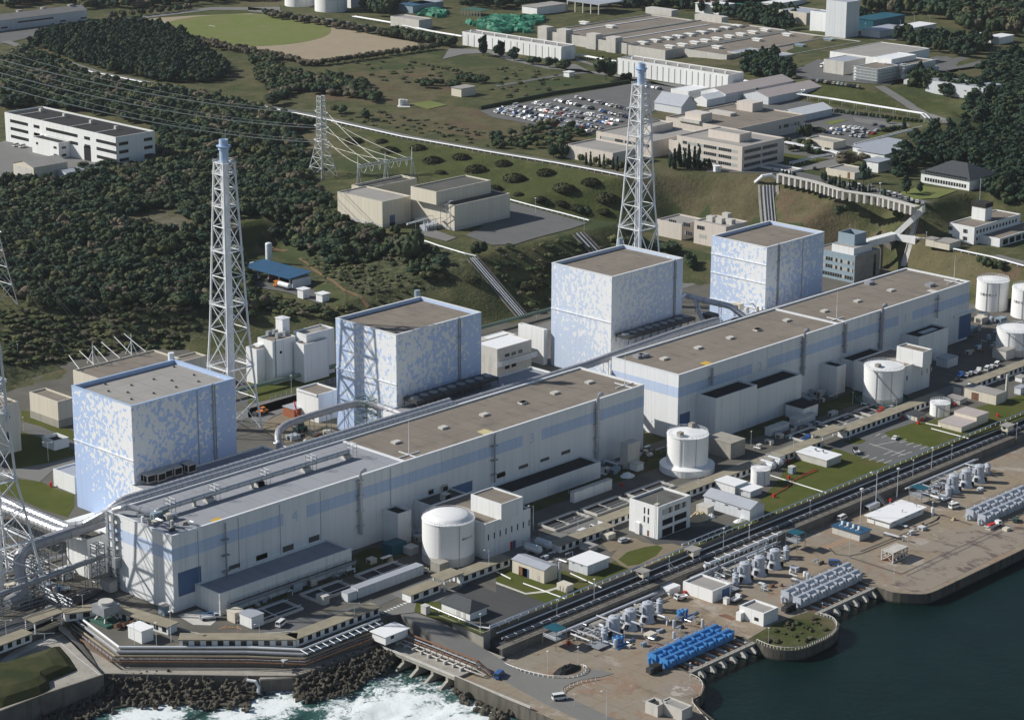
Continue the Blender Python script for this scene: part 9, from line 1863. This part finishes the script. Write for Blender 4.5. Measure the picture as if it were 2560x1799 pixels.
idx={k:np.argsort(np.where(kk==k,dist,1e9))[:150 if k=='broad' else 100]for k in('broad','pine')}
single=set(int(i)for v in idx.values()for i in v)
for i in single:k=str(kk[i]);tree(ap[i,0],ap[i,1],zz[i],ap[i,2],ap[i,3],k,mat_of(k),*TL[k],parts=False)
MATS=['leaf','pine','leaf_y','leaf_b'];VV=[];FF=[];MI=[];off=0
for i in range(len(ap)):
 if i in single:continue
 k=str(kk[i]);V,F=KIND['broad' if k=='scrub' else k][int(nr.integers(4))];a=nr.random()*6;ca,sa=math.cos(a)*ap[i,2],math.sin(a)*ap[i,2];s=ap[i,3]/(2.0 if k=='pine' else 1.75)
 VV.append(np.stack([V[:,0]*ca-V[:,1]*sa+ap[i,0],V[:,0]*sa+V[:,1]*ca+ap[i,1],V[:,2]*s+zz[i]],1));FF.append(F+off);off+=len(V);MI.append(np.full(len(F),MATS.index(mat_of(k))))
fm=mesh_np('woodland',np.concatenate(VV),np.concatenate(FF),np.concatenate(MI));[fm.materials.append(M[k])for k in MATS];fm.polygons.foreach_set('use_smooth',[True]*len(fm.polygons))
fo=bpy.data.objects.new('woodland',fm);COL.objects.link(fo);tag(fo,'dense dark woodland covering the hills behind the plant','woodland',kind='stuff')
print('trees',len(single),len(ap))
def dome_mesh(seed):
 r_=np.random.default_rng(seed);V=[];F=[]
 for k in range(260):
  t=math.acos(r_.random());a=r_.random()*6.283;d=np.array([math.sin(t)*math.cos(a),math.sin(t)*math.sin(a),math.cos(t)*.55]);n=d+r_.normal(size=3)*.45;n/=np.linalg.norm(n);u=np.cross(n,r_.normal(size=3));u/=np.linalg.norm(u);w_=np.cross(n,u);s=.11*(.7+.6*r_.random());b=len(V);p=d*(.95+.08*r_.random())
  V+=[p+u*s,p+w_*s,p-u*s,p-w_*s];F.append((b,b+1,b+2,b+3))
 b=len(V);m=14
 for j in range(5):
  t=PI/2*j/4.2
  for i in range(m):a=2*PI*i/m;V.append(np.array([.94*math.cos(t)*math.cos(a),.94*math.cos(t)*math.sin(a),-.1+.6*math.sin(t)]))
 for j in range(4):
  for i in range(m):F.append((b+j*m+i,b+j*m+(i+1)%m,b+(j+1)*m+(i+1)%m,b+(j+1)*m+i))
 me=mesh_np('round_shrub',np.array(V),np.array(F,int));me.materials.append(M['bush']);return me
DM_=[dome_mesh(s)for s in range(3)]
for k,(c,x,y,w_)in enumerate((('b',855,1135,150),('b',1080,1135,105),('b',1150,1210,150),('b',1370,1190,140),('b',1495,1295,175),('b',1720,1265,150),('b',1555,1385,95),('b',1840,1365,185),('b',2060,1320,140),('b',2150,1435,190),('c',60,1315,140),('c',405,1390,160),('c',550,1515,190),('c',765,1465,160),('g',890,175,195),('g',355,180,115),('g',525,212,100),('g',660,250,130),('g',180,140,90),('g',870,280,110),('g',-10,95,130),('g',300,880,230),('g',380,720,180),('f',1540,800,150),('f',1815,830,130),('f',2230,880,150))):
 p=qt(c,x,y+12);r_=w_/3.2257/2/FPX*(p-Vector(CAM)).length;o=bpy.data.objects.new('round_shrub',DM_[k%3]);COL.objects.link(o);o.location=p;o.scale=(r_,r_,r_*.85);o.rotation_euler=(0,0,k);tag(o,'round clipped dark shrub on the grass slope above the switchgear terrace','shrub','round shrubs on the slope')
def st(c,x,y,wpx,hpx,kind,mat,lab,grp=None,name=None):
 p=qt(c,x,y);s=(p-Vector(CAM)).length/FPX/3.2257;tree(p.x,p.y,p.z-.1,wpx*s/2/1.15,hpx*s*1.0,kind,mat,lab,grp,True,name)
for a in(('f',1310,690,230,260,'broad','leaf','big dark tree on the slope edge below the switchgear terrace'),('f',1855,640,130,130,'broad','leaf','rounded tree at the head of the pipe chute'),('f',860,690,220,170,'broad','leaf','broad dark tree above the ochre path'),('f',1180,470,90,80,'broad','leaf','small tree in front of the switchgear corner'),('c',885,650,180,190,'broad','leaf','tall broad tree at the corner of the big car park'),('c',1055,660,90,80,'broad','leaf','dark round tree left of the big stack top'),('c',300,520,110,75,'broad','leaf','round tree first of three before the ribbed warehouse'),('c',430,545,100,90,'broad','leaf','round tree second of three before the ribbed warehouse'),('c',560,570,160,95,'broad','leaf','round tree third of three before the ribbed warehouse'),('b',1895,455,150,160,'pine','pine','tall dark pine left of two before the farther ribbed warehouse'),('b',2035,470,120,140,'pine','pine','spindly pine beside the farther ribbed warehouse'),('b',2145,490,130,110,'pine','pine','dark pine right of two before the farther ribbed warehouse'),('b',740,915,120,70,'broad','leaf','round bush near the slope pylon top'),('b',945,970,120,95,'broad','leaf','dark conifer bush on the dry field edge'),('d',505,1140,110,150,'broad','leaf','tall tree at the end of the main office'),('d',960,1480,110,180,'pine','pine','dark pine beside the cream store'),('d',1310,1570,130,150,'pine','pine','pine on the villa lawn, leaning'),('d',1420,1555,70,90,'pine','pine','short pine on the villa lawn'),('d',120,810,70,100,'pine','pine','single dark tree by the rose roofed sheds'),('h',765,325,115,95,'broad','leaf','single round bush in the middle of the brown slope'),('h',1245,340,80,70,'broad','leaf','small tree beside the covered stair'),('h',1930,720,90,70,'broad','leaf','left dark bush of three on the bluff slope'),('h',2000,740,90,70,'broad','leaf','middle dark bush of three on the bluff slope'),('h',2075,760,110,75,'broad','leaf','right dark bush of three on the bluff slope'),('b',200,850,200,100,'broad','leaf','wide dark bush left of the slope pylon'),('g',720,330,110,90,'broad','leaf','dark tree at the foot of the lawn slope by the terrace'),('g',1010,560,180,90,'broad','leaf_y','pale round shrub at the farther stack foot'),('g',1390,620,260,100,'broad','leaf','dark shrub mass right of the farther stack'),('d',830,1340,240,120,'broad','leaf_b','brownish tree clump behind the cream store'),('d',1290,1040,90,70,'cone','pine','dark conifer at the staff car park corner'),('d',1165,1000,40,50,'broad','leaf','little round tree by the avenue lawn')):st(*a)
for k in range(13):st('c',1405+k*27+(k%3)*6,1370-(k%4)*8,60+20*(k%2),130+35*(k%3)if k<9 else 70,'cone' if k%2 else 'pine','pine','dark conifer in the garden row before the main office','garden conifers before the main office')
for k in range(11):st('c',690+k*36,1315+k*6+(k%3)*8,55,80+20*(k%3),'cone' if k%3 else 'broad','leaf' if k%3 else 'leaf_y','small garden tree before the low auditorium wing','garden trees before the auditorium')
for k in range(7):st('c',440+k*22,1265+(k%2)*10,90,120,'broad','leaf','dark tree in the clump left of the auditorium','clump left of the auditorium')
for k in range(26):x=330+k*40;st('h' if x>640 else 'd',x if x>640 else x,(60+(x-640)*.28)if x>640 else 1440+(x-330)*.55,45,75+15*(k%3),'cone' if k%2 else 'broad','pine','small dark garden tree before the white colonnade','trees before the white colonnade')
for k in range(24):st('d',640+k*34,900+k*4.1,34,38,'broad','leaf','little street tree beside the white pipe rack','street trees by the white pipe rack','roadside_tree')
for k in range(22):t=k/21;st('a',1500+t*750,320+t*150+12*(k%3),95,55,'broad','leaf_b','bare brownish cherry tree along the near edge of the sports ground','cherry trees on the near sports ground edge','cherry_tree')
for k in range(20):t=k/19;st('b',30+t*540,440+t*90 if k<14 else 530,85,52,'broad','leaf_b','bare brownish cherry tree along the near edge of the sports ground','cherry trees on the near sports ground edge','cherry_tree')
for k in range(16):t=k/15;st('b',600+t*900,530-t*130,80,60,'broad','leaf_b' if k%3 else 'leaf','grey green cherry tree along the right edge of the sports ground','cherry trees on the right sports ground edge','cherry_tree')
for k in range(34):t=k/33;st('b',160+t*1400,130+t*230+10*(k%2),90,62,'broad','leaf_b' if k%2 else 'leaf','dull green roadside tree along the far edge of the sports ground','roadside trees on the far sports ground edge','roadside_tree')
for k in range(10):st('b',1150+k*52,300+k*9,130,95,'broad','leaf','dark roadside tree clump beyond the sports ground end','dark trees beyond the sports ground end','roadside_tree')
for k in range(9):st('a',920+k*75,150-k*8,70,60,'broad','leaf' if k%2 else 'leaf_b','round tree along the road behind the sports ground','trees on the road behind the sports ground')
for k in range(14):st('b',1420+k*38,530+k*8,24,22,'broad','leaf','tiny dark shrub in the curved row on the dry field','tiny shrubs on the dry field','roadside_tree')
for k in range(9):st('b',(1420,1520,1650,1730,1770,1840,1880,1450,1680)[k],(690,690,700,660,660,670,670,710,715)[k],110,65,'broad','leaf','dark shrub clump in the dry field','shrub clumps in the dry field','roadside_tree')
for k in range(12):st('d',560+k*14 if k<6 else 1000+k*22,(1060+k*2)if k<6 else 1090-k*4,60,40,'broad','leaf','low hedge shrub round the staff car park','hedge shrubs of the staff car park','roadside_tree')
hd=MB();P=[q('c',x,y,ZP)for x,y in((-130,885),(450,765),(1080,672))]
for a,b in zip(P,P[1:]):s=Vector(((b-a).y,-(b-a).x,0)).normalized()*.9;hd.add([a-s,a+s,b+s,b-s]+[v+Vector((0,0,2.2))for v in(a-s,a+s,b+s,b-s)],[(4,5,6,7),(0,1,5,4),(1,2,6,5),(2,3,7,6),(3,0,4,7)])
hd.build('hedge',M['leaf'],label='long dark clipped hedge along the far side of the big car park',cat='hedge')
for k in range(34):
 a=nr.random()*6.28;s_=nr.random()**.5;x,y=140+15*s_*math.cos(a),-146.5+7.5*s_*math.sin(a);o=bpy.data.objects.new('weed_clump',tree_mesh('broad',k%4,'leaf_y' if k%3 else 'leaf_b'));COL.objects.link(o);r_=.5+nr.random()*.7;o.location=(x,y,-5.95);o.scale=(r_,r_,r_*.55);tag(o,'low weedy clump on the rounded grassy quay tip','weeds','weeds on the quay tip')
# thin autumn haze
hb=MB().box(-900,2600,-700,2300,-16,320).build('haze',None or bpy.data.materials.new('haze_air'),kind='stuff',label='thin pale haze over the whole plant')
hm=hb.active_material;hm.use_nodes=True;hm.node_tree.nodes.remove(hm.node_tree.nodes['Principled BSDF']);pv=hm.node_tree.nodes.new('ShaderNodeVolumePrincipled')
pv.inputs['Color'].default_value=(.86,.91,1,1);pv.inputs['Density'].default_value=.000022;pv.inputs['Anisotropy'].default_value=.2
hm.node_tree.links.new(pv.outputs[0],[n for n in hm.node_tree.nodes if n.type=='OUTPUT_MATERIAL'][0].inputs['Volume'])
